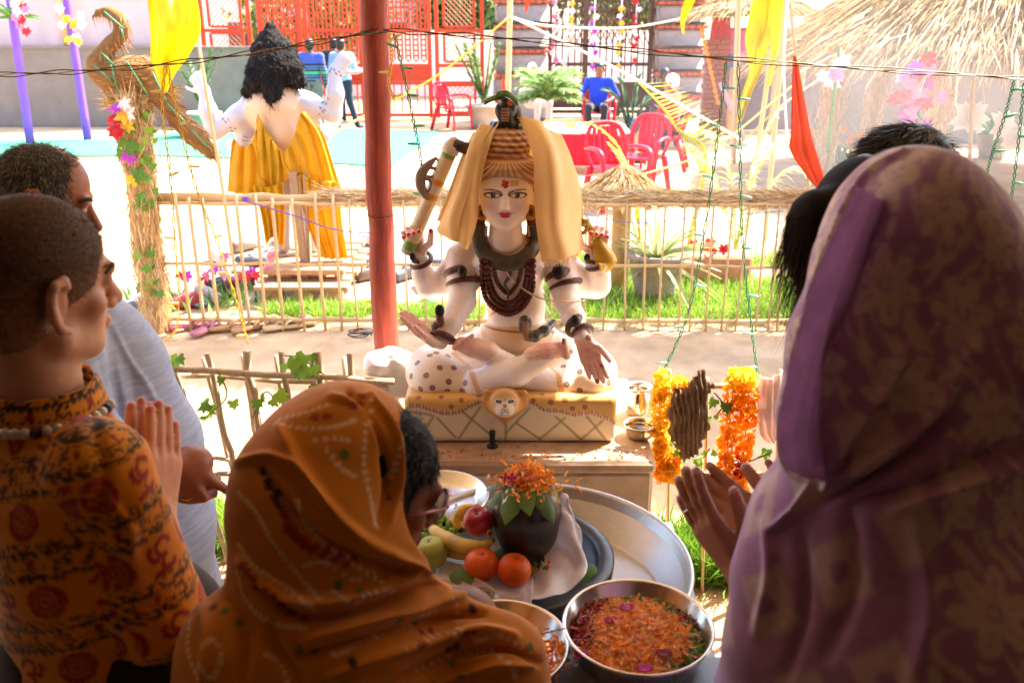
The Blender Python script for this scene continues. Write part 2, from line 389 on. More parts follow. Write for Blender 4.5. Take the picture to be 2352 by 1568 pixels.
def relief(v, f, curves):
    """push cloth folds in or out along lines traced on the photograph: (polyline px, width px, height m, asym)"""
    N = vnorm(v, f); p = PX(v); toc = CAM - v; toc /= np.linalg.norm(toc, axis=1)[:, None]
    fc = np.clip((N * toc).sum(1) * 3 + .2, 0, 1); disp = np.zeros(len(v))
    for c in curves:
        poly, w, hh = c[:3]; asym = c[3] if len(c) > 3 else 0
        poly = spline(poly, max(12, 5 * len(poly)))
        d, t, sd_ = seg_dist(p, poly)
        wl_ = w * (1 + asym * sd_); e = np.sin(np.pi * np.clip(.06 + .88 * t, 0, 1)) ** .5
        disp += hh * np.exp(-(d / wl_) ** 2) * e
    return v + N * (disp * fc)[:, None]
def noise3(P, s, seed=0, oct=3):
    """cheap smooth noise by sums of sines"""
    r = np.random.default_rng(seed); o = np.zeros(len(P)); a = 1.0; tot = 0
    for k in range(oct):
        for _ in range(4):
            d = r.normal(size=3); d /= np.linalg.norm(d); o += a * np.sin(P @ d * s * 2 * np.pi * (1 + .3 * r.random()) + r.uniform(0, 6.3)) / 4
        tot += a; a *= .5; s *= 2
    return o / tot
# ================================================================ materials used widely
m_sand = mat('sand', 'a98a66', .95, .22, 5, .5, 60, col2='b89a78', bdist=.01)
m_bamboo = mat('bamboo', 'c9a777', .6, .2, 9, .2, 60, stretch=(30, 30, 3))
m_wood = mat('weathered_wood', 'a98462', .8, .3, 10, .5, 50, stretch=(22, 22, 2.5), bdist=.006)
m_darkwood = mat('old_stick', 'c0a482', .85, .25, 10, .5, 60, stretch=(25, 25, 3), col2='ccb494')
m_straw = mat('straw', attr=True, rough=.75, var=.25, vs=30, bump=0, transl=.15)
m_leaf = mat('leaf', '4f7a2a', .5, .3, 30, .2, 90, transl=.35)
m_leafc = mat('leaf_painted', attr=True, rough=.5, var=.2, vs=40, bump=.1, transl=.35)
m_attr = mat('painted', attr=True, rough=.55, var=.12, vs=30, bump=.12, bs=120)
m_cloth = mat('woven_cloth', attr=True, rough=.9, var=.12, vs=25, bump=.25, bs=500, sheen=.2, bdist=.001)
m_steel = mat('steel', 'd8d4cc', .22, .08, 20, .06, 60, metal=1)
m_skinless = None
GR = 'structure'
# ================================================================ ground, pavilion
def flat(poly, z): return A(*[(p[0], p[1], z) for p in poly]).reshape(-1, 3)
gx = np.linspace(-60, 60, 2); 
n = 161
X, Y = np.meshgrid(np.linspace(-1, 1, n), np.linspace(-1, 1, n))
X = np.sign(X) * np.abs(X) ** 3 * 90; Y = 6 + np.sign(Y) * np.abs(Y) ** 3 * 110
Pg = np.stack([X.ravel(), Y.ravel(), 0 * X.ravel()], 1)
near = np.exp(-(((Pg[:, 0]) / 9) ** 2 + ((Pg[:, 1] - 5) / 9) ** 2))
Pg[:, 2] = -.012 + .012 * noise3(Pg, .9, 3) * near
struct('ground', Pg, grid_faces(n, n), m_sand, smooth=True)
# pavilion: unseen roof and cloth walls, shaped to shade people and statue
m_roof = mat('roof_cloth', 'ece2d0', .9, .06, 4)  # pale so the unseen roof bounces light down on table and statue
m_wallcloth = mat('dark_wall_cloth', '64503f', .9, .2, 4)
mb = MB()
mb.prism([(-4.2, 1.15, 2.5), (4.6, 1.15, 2.5), (4.6, 3.0, 2.5), (1.24, 3.0, 2.5), (1.24, 3.56, 2.5), (-4.2, 3.56, 2.5)], (0, 0, 1), .05)  # outline notched to let sun onto the platform's right corner
o = mb.build('pavilion_roof', m_roof, smooth=False); o['kind'] = GR
o = MB().box((.2, -.73, 2.53), (8.8, 3.74, .05)).build('added_rear_roof', mat('fill_cut_roof_cloth', '8a7460', .9, .2, 4), smooth=False); o['kind'] = GR  # dark panel added overhead to cut fill light on the foreground
mb = MB().box((0.2, -2.55, 1.25), (8.7, .04, 2.48)); o = mb.build('unseen_back_wall', m_wallcloth, smooth=False); o['kind'] = GR  # out of view, added dark to keep the people's backs dim
for x, y0, y1 in ((-3.0, -2.5, 1.9), (2.6, -2.5, 1.7)):
    o = MB().box((x, (y0 + y1) / 2, 1.25), (.04, y1 - y0, 2.48)).build('unseen_side_wall', m_wallcloth, smooth=False); o['kind'] = GR  # out of view, added to block side light
# red wooden post at the statue's shoulder
def wobble_tube(p0, p1, r, n=10, ns=14, amp=.004, seed=0, mbx=None, col=None, taper=1):
    g = np.random.default_rng(seed); P = np.linspace(np.asarray(p0, float), np.asarray(p1, float), ns)
    P = P + g.normal(size=P.shape) * amp; P[0] = p0; P[-1] = p1
    rr = r * np.linspace(1, taper, ns) * (1 + g.uniform(-.06, .06, ns))
    mbx = mbx or MB(); return mbx.tube(P, list(rr), n, col=col)
m_redpost = mat('red_painted_wood', 'a8442f', .6, .3, 7, .5, 40, stretch=(14, 14, 1.6), col2='8e3526', bdist=.006)
b0 = W(886, 800, 2.98); t0 = W(858, 0, 2.98); dirn = (b0 - t0) / (b0[2] - t0[2])
p_bot = b0 - dirn * b0[2] * 1; p_bot = b0 + dirn * (0 - b0[2]); p_top = t0 + dirn * (2.5 - t0[2])
rt = thing('red_post', 'round red painted wooden post left of the marble statue', 'post', p_bot)
wobble_tube(p_bot, p_top, .044, 14, 24, .0025, 3).build('post_shaft', m_redpost, rt)
def ring_on(pz, r, th, m, par, name='wire_tie'):
    c = p_bot + (p_top - p_bot) * ((pz - p_bot[2]) / (p_top[2] - p_bot[2])); a = np.linspace(0, 2 * np.pi, 25)
    MB().tube([(c[0] + r * math.cos(t), c[1] + r * math.sin(t), c[2] + .006 * math.sin(t)) for t in a], th, 5, cap=False).build(name, m, par)
m_wire = mat('black_wire', '241f1c', .5, .1)
ring_on(W(870, 72, 2.98)[2], .047, .003, m_wire, rt); ring_on(W(872, 490, 2.98)[2], .046, .0015, m_wire, rt)
# ================================================================ statue platform
m_conc = mat('plaster_block', 'ccb499', .85, .2, 6, .4, 40, col2='b0947a', bdist=.006)
ZP = .605
pl = thing('stone_platform', 'plastered block platform under the seated marble statue', 'platform', (.03, 2.7, 0))
MB().box((.035, 2.72, ZP / 2 - .02), (.80, .68, ZP - .04), bev=.012).build('block', m_conc, pl, smooth=False)
MB().box((.035, 2.715, ZP - .02), (.81, .69, .04), bev=.01).build('top_slab', mat('slab', 'c4a88c', .85, .3, 9, .4, 60, col2='9c7c62'), pl, smooth=False)
# petals fallen on the slab
def petal_mesh(L=.02, w=.012):
    v = [(0, 0, 0), (w / 2, L * .45, .004), (0, L, .002), (-w / 2, L * .45, .004), (0, L * .5, -.001)]
    return make_mesh('petal', v, [(0, 1, 4), (1, 2, 4), (2, 3, 4), (3, 0, 4)])
# ================================================================ near bamboo fence (both sides of the platform)
def leaf_mesh(name, shape='ivy', s=1.0):
    if shape == 'ivy':
        pr = [(0, 0), (.34, -.12), (.5, .12), (.34, .32), (.42, .6), (.18, .58), (0, 1), (-.18, .58), (-.42, .6), (-.34, .32), (-.5, .12), (-.34, -.12)]
    else: pr = [(0, 0), (.2, .12), (.3, .38), (.24, .68), (0, 1), (-.24, .68), (-.3, .38), (-.2, .12)]
    v = [(x * s, y * s, -.22 * abs(x) * s - .18 * (y - .3) ** 2 * s) for x, y in pr] + [(0, .4 * s, .04 * s)]
    k = len(pr); return make_mesh(name, v, [(i, (i + 1) % k, k) for i in range(k)])
LEAF_IVY = [leaf_mesh('leaf', 'ivy'), leaf_mesh('leaf', 'ivy')]
for l, c in zip(LEAF_IVY, ('5f8a2c', '86a83a')): l.materials.append(mat('ivy_' + c, c, .5, .3, 60, .1, transl=.4))
LEAF_OV = leaf_mesh('leaf', 'oval'); LEAF_OV.materials.append(mat('leaf_dark', '567a3c', .45, .3, 40, .2, 60, transl=.15))
def vine(label, pts, n, size=.05, spread=.03, seed=0, group=None, mats=None):
    """stem with single leaves as parts"""
    g = np.random.default_rng(seed); P = spline(pts, 40); t = thing('vine', label, 'vine', P[0], group)
    MB().tube(P, .0025, 5).build('stem', mat('vine_stem', '7d7a3c', .7), t)
    for i in range(n):
        p = P[g.integers(0, 40)] + g.normal(size=3) * spread
        z = A(g.normal() * .5, -1 + g.normal() * .3, g.normal() * .4 + .2)
        inst('leaf', LEAF_IVY[g.integers(0, 2)], t, mtx(p, z, (0, 0, -1), size * g.uniform(.6, 1.2), g.uniform(-.9, .9)))
    return t
fl = thing('stick_fence', 'low stick fence with split rails left of the statue platform', 'fence', (-.9, 2.75, 0))
FY = lambda x: 2.76 + .02 * x
# rails: front and back sticks
for a, b, yo, r in (((318, 842), (905, 876), 0, .012), ((330, 858), (905, 884), .05, .011), ((400, 1083), (700, 1100), 0, .010), ((440, 1052), (620, 1060), .05, .009), ((430, 1308), (700, 1318), 0, .014)):
    p0, p1 = W(*a, 2.74 + yo), W(*b, 2.76 + yo)
    if b[0] == 700: p1 = p0 + (p1 - p0) * 1.5
    q0 = p0 + (p0 - p1) * .8
    wobble_tube(q0, p1, r, 8, 16, .004, int(a[1])).build('rail', m_darkwood, fl)
for k, (xt, yt, xb) in enumerate(((322, 822, 452), (397, 815, 522), (475, 812, 590), (567, 806, 640), (645, 808, 706), (727, 808, 765), (803, 812, 830))):
    p1 = W(xt, yt, 2.77); p0 = W(xb, 1290, 2.76); d = (p1 - p0) / (p1[2] - p0[2]); p0 = p0 + d * (-.03 - p0[2])
    wobble_tube(p0, p1, (.014 if k in (3, 5) else .011), 8, 12, .004, 50 + k).build('picket', m_darkwood, fl)
    p1b = p1 + A(-.03, .045, -.03); p0b = p0 + A(-.02, .045, 0)
    wobble_tube(p0b, p1b, .009, 7, 10, .003, 70 + k).build('picket', m_darkwood, fl)
for k in range(6):
    x = -1.5 - k * .13; wobble_tube((x, 2.74, -.03), (x - .02, 2.74, .8), .011, 7, 8, .004, 90 + k).build('picket', m_darkwood, fl)
for k, (pts, n) in enumerate([([(400, 830), (385, 870), (420, 930)], 7), ([(500, 850), (520, 910), (470, 960)], 5), ([(660, 845), (700, 830), (745, 860)], 9), ([(715, 880), (735, 920), (760, 895)], 9), ([(640, 930), (610, 900), (580, 960)], 4), ([(640, 815), (700, 820), (720, 812)], 4)]):
    vine(['thin ivy sprig at the kurta wearer\'s elbow on the stick fence', 'sparse ivy with two loose leaves low on the stick fence', 'dense ivy over the top rail of the stick fence', 'ivy hanging under the top rail near the yellow scarf', 'three pale ivy leaves between the stick pickets', 'ivy tips above the top rail of the stick fence'][k],
         [W(*p, 2.70) for p in pts], n, .05, .02, k, 'ivy on the stick fence')
fr = thing('bamboo_fence', 'split bamboo fence with garlands right of the statue platform', 'fence', (.75, 2.56, 0))
for a, b, r in (((1512, 885), (1900, 893), .010), ((1500, 1085), (1900, 1092), .009), ((1590, 1378), (1800, 1388), .013)):
    p0, p1 = W(*a, 2.57), W(*b, 2.55); q = p1 + (p1 - p0) * 2.2
    wobble_tube(p0, q, r, 8, 16, .003, int(a[1])).build('rail', m_bamboo, fr)
for k, (xt, yt, xb) in enumerate(((1538, 850, 1532), (1625, 868, 1612), (1712, 850, 1690), (1794, 850, 1770))):
    p1 = W(xt, yt, 2.585); p0 = W(xb, 1385, 2.585); d = (p1 - p0) / (p1[2] - p0[2]); p0 = p0 + d * (-.03 - p0[2])
    MB().tube(np.linspace(p0, p1, 6), .012, 8, flat=.5).build('picket', m_bamboo, fr)
for k in range(10):
    x = 1.06 + k * .13; MB().tube([(x, 2.58, -.03), (x + .01, 2.58, .8)], .012, 8, flat=.5).build('picket', m_bamboo, fr)
# ================================================================ far fence with straw-wrapped top rail
ff = thing('straw_rail_fence', 'bamboo picket fence with straw wrapped top rail behind the statue', 'fence', (0, 5.46, 0))
YF = 5.46
xl, xr = W(352, 440, YF)[0], 2.6
def straw_wrap(p0, p1, r, n, L=.12, seed=1, cols=('d8b888', 'b8925e', 'e6cfa4'), wid=.006, out=.25, droop=0):
    """straw bound round a pole"""
    g = np.random.default_rng(seed); p0 = np.asarray(p0, float); p1 = np.asarray(p1, float); t = g.random(n)[:, None]; ax = (p1 - p0) / np.linalg.norm(p1 - p0)
    x, y, _ = frame(ax); a = g.uniform(0, 2 * np.pi, n)[:, None]
    rad = np.cos(a) * x + np.sin(a) * y; P = p0 * (1 - t) + p1 * t + rad * r * g.uniform(.85, 1.12, (n, 1))
    D = ax * np.where(g.random((n, 1)) < .5, -1, 1) + rad * g.uniform(-.05, out, (n, 1)) + g.normal(size=(n, 3)) * .22
    v, f, m = strands(P, D, g.uniform(.5, 1.2, n) * L, wid, droop, 2)
    c = np.repeat(lin_pick(cols, n, g), m, 0); return v, f, c
def lin_pick(cols, n, g): 
    C = np.array([lin(c) for c in cols]); return C[g.integers(0, len(C), n)] * g.uniform(.8, 1.15, (n, 1))
zt = W(1176, 455, YF)[2]; zr = zt - .02
wobble_tube((xl, YF + .02, zr + .015), (xr, YF + .02, zr), .034, 10, 30, .008, 5).build('top_rail', mat('straw_core', 'c29a66', .9, .25, 20, .5, 60, stretch=(3, 20, 20)), ff)
v, f, c = straw_wrap((xl + 1.05, YF + .02, zr + .02), (xr, YF + .02, zr + .01), .042, 6500, .13, 4)
part('straw_wrapping', v, f, m_straw, ff, c, False)['kind'] = 'stuff'
for z0, r in ((W(1176, 472, YF)[2], .012), (W(1176, 610, YF)[2], .011), (.045, .016)):
    wobble_tube((xl, YF - .03, z0 + .02), (xr, YF - .03, z0), r, 8, 24, .006, int(z0 * 99)).build('rail', m_bamboo, ff)
pxs = [(400, 445), (432, 452), (465, 455), (540, 448), (585, 445), (625, 455), (670, 455), (722, 445), (765, 448), (800, 458), (845, 455), (925, 460), (965, 460), (1010, 462), (1395, 470), (1440, 470), (1483, 470), (1530, 468), (1573, 468), (1600, 470), (1640, 470), (1683, 472), (1722, 470), (1762, 470), (1790, 470), (1812, 470)]
pxs = [(x, y) for x, y in pxs] + [(x, 462) for x in range(1055, 1390, 42)]
for k, (x, y) in enumerate(pxs):
    p1 = W(x, y, YF - .05); lean = RNG.normal() * .02 + (.0 if x < 1000 else .02)
    p0 = A(p1[0] - .045 * (x - 1176) / 1000 * 0 + lean * .5, YF - .05, -.02)
    MB().tube(np.linspace(p0, p1, 5) + RNG.normal(size=(5, 3)) * .002, .018 if x < 800 else .0125, 7, flat=.55).build('picket', m_bamboo, ff)
for x in (2.0, 2.12, 2.25, 2.4, 2.53): MB().tube([(x, YF - .05, -.02), (x, YF - .05, zr)], .011, 7, flat=.55).build('picket', m_bamboo, ff)
# coloured cord tied along the fence, leaning bamboo stick with purple tie
def cord(name, label, pts, r, m, ns=40, cat='cord', sag=None, group=None, base=None):
    return MB().tube(spline(pts, ns), r, 6).thing(name, label, cat, m, group=group, base=base)
m_purple = mat('purple_cord', '6a4f9a', .6); m_ycord = mat('yellow_cord', 'd9a82e', .6, .2, 60)
cord('tie_cord', 'thin purple cord sagging along the far fence pickets', [W(*p, YF - .075) for p in ((560, 462), (600, 472), (690, 500), (760, 525), (850, 535), (920, 520))], .004, m_purple)
cord('blue_cord', 'thin blue cord along the straw rail right of the statue', [W(*p, YF - .09) for p in ((1335, 490), (1400, 503), (1480, 512), (1600, 500), (1800, 485))], .003, mat('blue_cord', '5a6fae', .6))
q0, q1 = W(452, 70, YF - .11), W(563, 760, YF - .11)
st_ = thing('leaning_stick', 'long thin bamboo stick leaning through the far fence', 'stick', A(q1[0], q1[1], 0))
MB().tube(np.linspace(A(q1[0], q1[1], -.01), q0, 8) + RNG.normal(size=(8, 3)) * .003, .0105, 7).build('stick_shaft', m_bamboo, st_)
c = W(565, 462, YF - .11); MB().tube([c + A(.022 * math.cos(t), .022 * math.sin(t), .006 * t / 6) for t in np.linspace(0, 25, 60)], .003, 5).build('tie', m_purple, st_)
# ================================================================ background: wall, cloth screen, carpet
m_plaster = mat('grey_plaster', '7f7269', .9, .15, 3, .2, 30)
YW = 18.35
bw = thing('boundary_wall', 'low grey plaster boundary wall behind the purple poles', 'wall', (-8.5, YW, 0))
zt = W(150, 112, YW)[2]
MB().box((-9.2, YW + .12, zt / 2), (8.6, .24, zt)).build('wall_body', m_plaster, bw, smooth=False)
MB().box((-9.2, YW + .12, zt + .02), (8.7, .30, .04)).build('coping', m_plaster, bw, smooth=False)
v, f, uv = sheet([[(-13.5, 18.7, 3.4), (-10, 18.75, 3.4), (-7.1, 18.7, 3.4)], [(-13.5, 18.75, zt), (-10, 18.72, zt), (-6.7, 18.75, zt)]], 80, 20, .03, 9, world=True)
single('cloth_screen', 'pinkish white cloth screen hung above the grey wall', 'cloth', v, f, mat('screen_cloth', 'c8b4b4', .9, .06, 2, .1, 200, transl=.2))
p = W(385 * .9, 60, 18.6)
for px, lab in ((150, 'bare bamboo upright holding the white cloth screen'),):
    b = W(px, 60, 18.62); MB().tube([(b[0] - .02, 18.6, zt + .03), (b[0] - .06, 18.6, 3.3)], .06, 8).thing('bamboo_upright', lab, 'pole', m_bamboo)
# brown slatted lean-to roof seen above the wall
sh = thing('lean_to_roof', 'brown slatted lean-to roof between white screen and yellow flag', 'roof', W(330, 60, 19.6))
for k in range(7):
    a = W(288 + 3 * k, 8 * k - 10, 19.6); b = W(372, 14 + 8 * k, 19.6)
    MB().tube([a, b], .045, 6).build('slat', m_wood, sh)
for k in range(3):
    a = W(296 + 22 * k, 0 - 10, 19.7); b = W(318 + 22 * k, 62, 19.7); MB().tube([a, b], .04, 6).build('batten', m_wood, sh)
carp = [(0, 322), (300, 322), (520, 283), (800, 296), (1010, 302), (985, 330), (940, 352), (900, 384), (700, 372), (500, 362), (350, 358), (0, 362), (-300, 362), (-300, 330)]
Pc = A(*[G(*p) for p in carp]).reshape(-1, 3)
mb = MB(); mb.prism([(p[0], p[1], .004) for p in Pc], (0, 0, 1), .006)
o = mb.thing('green_carpet', 'mint green carpet spread on the sand behind the fence', 'carpet', mat('carpet', '3a8a68', .95, .15, 1.2, .3, 200), smooth=False)
# purple cloth-wrapped poles with flowers
m_purp = mat('purple_wrap', '7a4ab0', .7, .15, 6, .3, 30)
m_fpk = mat('flower_pink', 'e58ab0', .7, .2, 60, transl=.3); m_fred = mat('flower_red', 'd0303a', .7, .2, 60, transl=.3)
m_fyel = mat('flower_yellow', 'f0c63c', .7, .2, 60, transl=.3); m_fwht = mat('flower_white', 'f2e8e2', .7, .1, 60, transl=.3)
m_fmag = mat('flower_magenta', 'c64ac0', .7, .2, 60, transl=.3)
def blossom(mb, c, r, n=7, nrm=(0, -1, .2), seed=0):
    g = np.random.default_rng(seed); x, y, z = frame(nrm); c = A(*c)
    for k in range(n):
        a = 2 * np.pi * k / n + g.uniform(-.2, .2); d = x * math.cos(a) + y * math.sin(a); s = np.cross(z, d); L = r * g.uniform(.85, 1.1)
        mb.add([c, c + d * L * .5 + s * L * .3 + z * L * .18, c + d * L + z * L * .1, c + d * L * .5 - s * L * .3 + z * L * .18], [(0, 1, 2, 3)])
    mb.ball(c + z * r * .1, r * .22, 6, 5); return mb
def bloom(mesh_cache={}, key=None): return None
BLOOM = {}
def bloom_mesh(m, n=7):
    k = (m.name, n)
    if k not in BLOOM:
        b = MB(); blossom(b, (0, 0, 0), 1, n, (0, 0, 1), n); blossom(b, (0, 0, .12), .65, n, (0, 0, 1), n + 3); me = b.mesh('blossom'); me.materials.append(m); BLOOM[k] = me
    return BLOOM[k]
def put_bloom(p, r, m, par, n=7, nrm=(0, -1, .3), name='blossom'):
    return inst(name, bloom_mesh(m, n), par, mtx(p, A(*nrm) + RNG.normal(size=3) * .25, s=r))
for k, (a, b, lab, fp) in enumerate((((20, -20), (70, 330), 'leftmost purple wrapped pole with red and white flower bunch', (33, 40)), ((150, -20), (202, 322), 'purple wrapped pole with pale yellow flower bunch', (170, 55)))):
    g0 = G(*b); t = thing('purple_pole', lab, 'pole', g0, 'purple poles'); d = W(*a, g0[1])
    top = g0 + (d - g0) * 1.6
    MB().tube(np.linspace(g0, top, 10), [.075, .068, .06], 8).build('pole_shaft', m_purp, t)
    c = W(*fp, g0[1] - .15)
    for j in range(12):
        q = c + A(RNG.normal() * .12, RNG.normal() * .04 - .04, RNG.normal() * (.1 if k == 0 else .2)); put_bloom(q, .09, (m_fwht, m_fred, m_fpk)[j % 3] if k == 0 else (m_fyel, m_fwht)[j % 2], t)
    if k == 0:
        v, f, m_ = strands(np.repeat([c], 14, 0), np.stack([RNG.normal(size=14), RNG.normal(size=14) * .3, np.abs(RNG.normal(size=14)) * .4], 1), .4, .06, .2); part('leaf_spray', v, f, m_leaf, t, smooth=False)
# ================================================================ red-orange iron gates
m_gate = mat('orange_red_paint', 'cc3c14', .5, .15, 8, .1)
YG = 20.2
def gate_panel(name, label, x0, x1, kind, ztop=3.1, group='orange red iron gate panels', nb=6):
    """x in px on the gate plane; frame, rails, bars with bead rings or mesh"""
    a = W(x0, 150, YG)[0]; b = W(x1, 150, YG)[0]; t = thing(name, label, 'gate', ((a + b) / 2, YG, 0), group)
    w = .085
    for x in (a + w / 2, b - w / 2): MB().box((x, YG, ztop / 2), (w, .07, ztop)).build('stile', m_gate, t, False)
    for z in (.06, .75, 1.12, 1.85, 2.6): MB().box(((a + b) / 2, YG, z), (b - a - 2 * w, .05, .075)).build('rail', m_gate, t, False)
    if kind == 'bar':
        n = nb
        for i in range(n):
            x = a + w + (b - a - 2 * w) * (i + .5) / n
            mb = MB().box((x - .05, YG, ztop / 2 + .6), (.035, .03, ztop - 1.28)); mb.box((x + .05, YG, ztop / 2 + .6), (.035, .03, ztop - 1.28)); mb.build('bar', m_gate, t, False)
            mb = MB()
            for z in np.arange(1.22, ztop, .11): mb.box((x, YG, z), (.07, .03, .035))
            mb.build('ladder_rung', m_gate, t, False)['kind'] = 'stuff'
            MB().box((x, YG, .42), (.03, .03, .6)).build('lower_bar', m_gate, t, False)
        MB().box(((a + b) / 2, YG + .02, .94), (b - a - 2 * w, .015, .3)).build('kick_plate', m_gate, t, False)
    else:
        for z0, z1 in ((.12, .7), (1.2, 1.8), (1.93, 2.55)):
            xi0, xi1 = a + w + .12, b - w - .12
            for xx in (xi0, xi1): MB().box((xx, YG, (z0 + z1) / 2), (.055, .04, z1 - z0)).build('inner_stile', m_gate, t, False)
            for zz in (z0, z1): MB().box(((xi0 + xi1) / 2, YG, zz), (xi1 - xi0 - .055, .04, .05)).build('inner_rail', m_gate, t, False)
            mb = MB(); s = .11; n = int((xi1 - xi0 + z1 - z0) / s)
            for i in range(1, n):
                for sg in (1, -1):
                    u = i * s; q0 = (max(0, u - (z1 - z0)), min(u, z1 - z0)); q1 = (min(u, xi1 - xi0), max(0, u - (xi1 - xi0)))
                    X0 = xi0 + q0[0] if sg > 0 else xi1 - q0[0]; X1 = xi0 + q1[0] if sg > 0 else xi1 - q1[0]
                    mb.tube([(X0, YG + .012 * sg, z0 + q0[1]), (X1, YG + .012 * sg, z0 + q1[1])], .007, 4, cap=False)
            mb.build('diamond_mesh', mat('mesh_wire', 'b86a48', .5), t, False)['kind'] = 'stuff'
gate_panel('gate_panel', 'leftmost orange red gate panel with square mesh windows', 470, 585, 'mesh')
gate_panel('gate_panel', 'orange red barred gate leaf behind the dark haired statue', 600, 700, 'bar', nb=5)
gate_panel('gate_panel', 'orange red barred gate leaf behind the two standing men', 704, 836, 'bar', nb=6)
gate_panel('gate_panel', 'narrow orange red barred gate leaf right of the red post', 885, 992, 'bar', nb=5)
gate_panel('gate_panel', 'rightmost orange red mesh panel beside the stone pillar', 1000, 1112, 'mesh')
# ================================================================ stone pillars with ridged courses
m_stone = mat('pillar_plaster', '98877c', .9, .2, 4, .5, 20, bdist=.02); m_brickrow = mat('brick_course', 'a8553c', .9, .3, 9, .5, 30, bdist=.02)
def pillar(label, x0, x1, Yp):
    a = W(x0, 150, Yp)[0]; b = W(x1, 150, Yp)[0]; w = b - a; t = thing('stone_pillar', label, 'pillar', ((a + b) / 2, Yp, 0), 'plastered pillars')
    z = 0; k = 0
    while z < 3.3:
        h = .42; g = RNG.uniform(-.03, .03)
        MB().box(((a + b) / 2 + g, Yp, z + h / 2), (w + RNG.uniform(-.06, .06), .8, h), bev=.07).build('stone_course', m_stone, t)
        mb = MB(); n = 8
        for i in range(n): mb.box((a + w * (i + .5) / n, Yp - .37, z + h + .035), (w / n * .96, .12, .07 + RNG.uniform(-.01, .01)), bev=.015)
        mb.box(((a + b) / 2, Yp + .05, z + h + .035), (w, .7, .06)); mb.build('brick_ledge', m_brickrow, t, False); z += h + .07; k += 1
pillar('grey plastered pillar with brick ledges beside the red gate', 1134, 1260, 19.8); pillar('grey plastered pillar with brick ledges behind the palm frond', 1500, 1612, 20.6)
# dark iron gate between the pillars
m_iron = mat('dark_iron', '5a4036', .6, .2, 10)
a, b = W(1262, 150, 20.6)[0], W(1492, 150, 20.6)[0]; zb = W(1370, 182, 20.6)[2]
t = thing('dark_iron_gate', 'dark brown iron gate with arched lattice between grey pillars', 'gate', ((a + b) / 2, 20.6, 0))
for x in (a, (a * .65 + b * .35), (a * .3 + b * .7), b): MB().box((x, 20.6, 1.6), (.1, .08, 3.2)).build('stile', m_iron, t, False)
for z in (.1, zb - .1, zb + .32, 2.6): MB().box(((a + b) / 2, 20.6, z), (b - a - .1, .06, .08)).build('rail', m_iron, t, False)
MB().box(((a + b) / 2, 20.63, (.1 + zb) / 2 - .02), (b - a - .1, .02, zb - .3)).build('lower_sheet', m_iron, t, False)
for x in np.linspace(a, b, 17)[1:-1]: MB().tube([(x, 20.6, zb), (x, 20.6, 3.2)], .018, 5).build('bar', m_iron, t, False)
cx = (a + b) / 2
MB().tube([(cx + .62 * math.cos(u), 20.56, 2.1 + .75 * math.sin(u)) for u in np.linspace(0, np.pi, 24)], .04, 6).build('arch', m_iron, t)
mb = MB()
for i in range(-7, 8):
    for sg in (1, -1):
        mb.tube([(cx + i * .13 - .3, 20.57, 1.55 if sg > 0 else 2.75), (cx + i * .13 + .3, 20.57, 2.75 if sg > 0 else 1.55)], .012, 4, cap=False)
mb.build('arch_lattice', m_iron, t, False)['kind'] = 'stuff'
# hanging paper and flower streamers in front of the dark gate
for k, (x, y, m_, lab) in enumerate(((1272, 150, m_fpk, 'pink paper flower streamer left of dark gate'), (1300, 170, m_fwht, 'white paper tassel streamer left of dark gate arch'), (1360, 165, m_fmag, 'magenta flower streamer hanging at dark gate centre'), (1420, 165, m_fyel, 'yellow and orange flower streamer on dark gate'), (1455, 150, m_fred, 'red flower streamer at right of dark gate'), (1312, 105, m_fyel, 'yellow marigold streamer on dark gate arch'))):
    c = W(x, y, 20.2); t = thing('flower_streamer', lab, 'streamer', c, 'streamers on the dark gate')
    MB().tube([c + A(0, 0, .05), c + A(.02, 0, 1.5)], .012, 5).build('string', m_fwht, t)
    for j in range(9): put_bloom(c + A(RNG.normal() * .03, 0, .1 + j * .15), .085, (m_, m_fwht, m_)[j % 3], t)
    MB().lathe([(.0, .0), (.06, .02), (.05, .16), (.015, .26)], c - A(0, 0, .25), 8).build('tassel', m_fwht, t)
# pale house and trees beyond the gates
m_house = mat('pale_house', 'e6dcd2', .9, .08, 1)
t = thing('pale_house', 'pale house wall seen through the red gates', 'house', (-3, 30, 0))
MB().box((-6, 30, 2.5), (9, 1, 5)).build('wall', m_house, t, False)
for x in (-8.6, -6.2, -3.8): MB().box((x, 29.47, 1.5), (.9, .05, 1.2)).build('window', m_iron, t, False)
t2 = thing('white_compound_wall', 'long white compound wall beyond the gates and pillars', 'wall', (4, 27, 0))
MB().box((8, 27, .9), (26, .3, 1.8)).build('wall', m_house, t2, False); MB().box((8, 27, 1.83), (26.1, .4, .06)).build('coping', m_house, t2, False)
def leaf_cloud(c, rad, n, size, cols, seed=0, hollow=.5):
    g = np.random.default_rng(seed); d = g.normal(size=(n, 3)); d /= np.linalg.norm(d, axis=1)[:, None]
    cl = g.normal(size=(max(6, n // 60), 3)); cl /= np.linalg.norm(cl, axis=1)[:, None]; cl *= g.uniform(hollow, 1, (len(cl), 1))
    P = cl[g.integers(0, len(cl), n)] + g.normal(size=(n, 3)) * .2; P = P * A(*rad) + A(*c)
    v, f, m = strands(P, g.normal(size=(n, 3)) + A(0, 0, -.3), size * g.uniform(.6, 1.3, n), size * .5, .2, 2, taper=.2)
    return v, f, np.repeat(lin_pick(cols, n, g), m, 0)
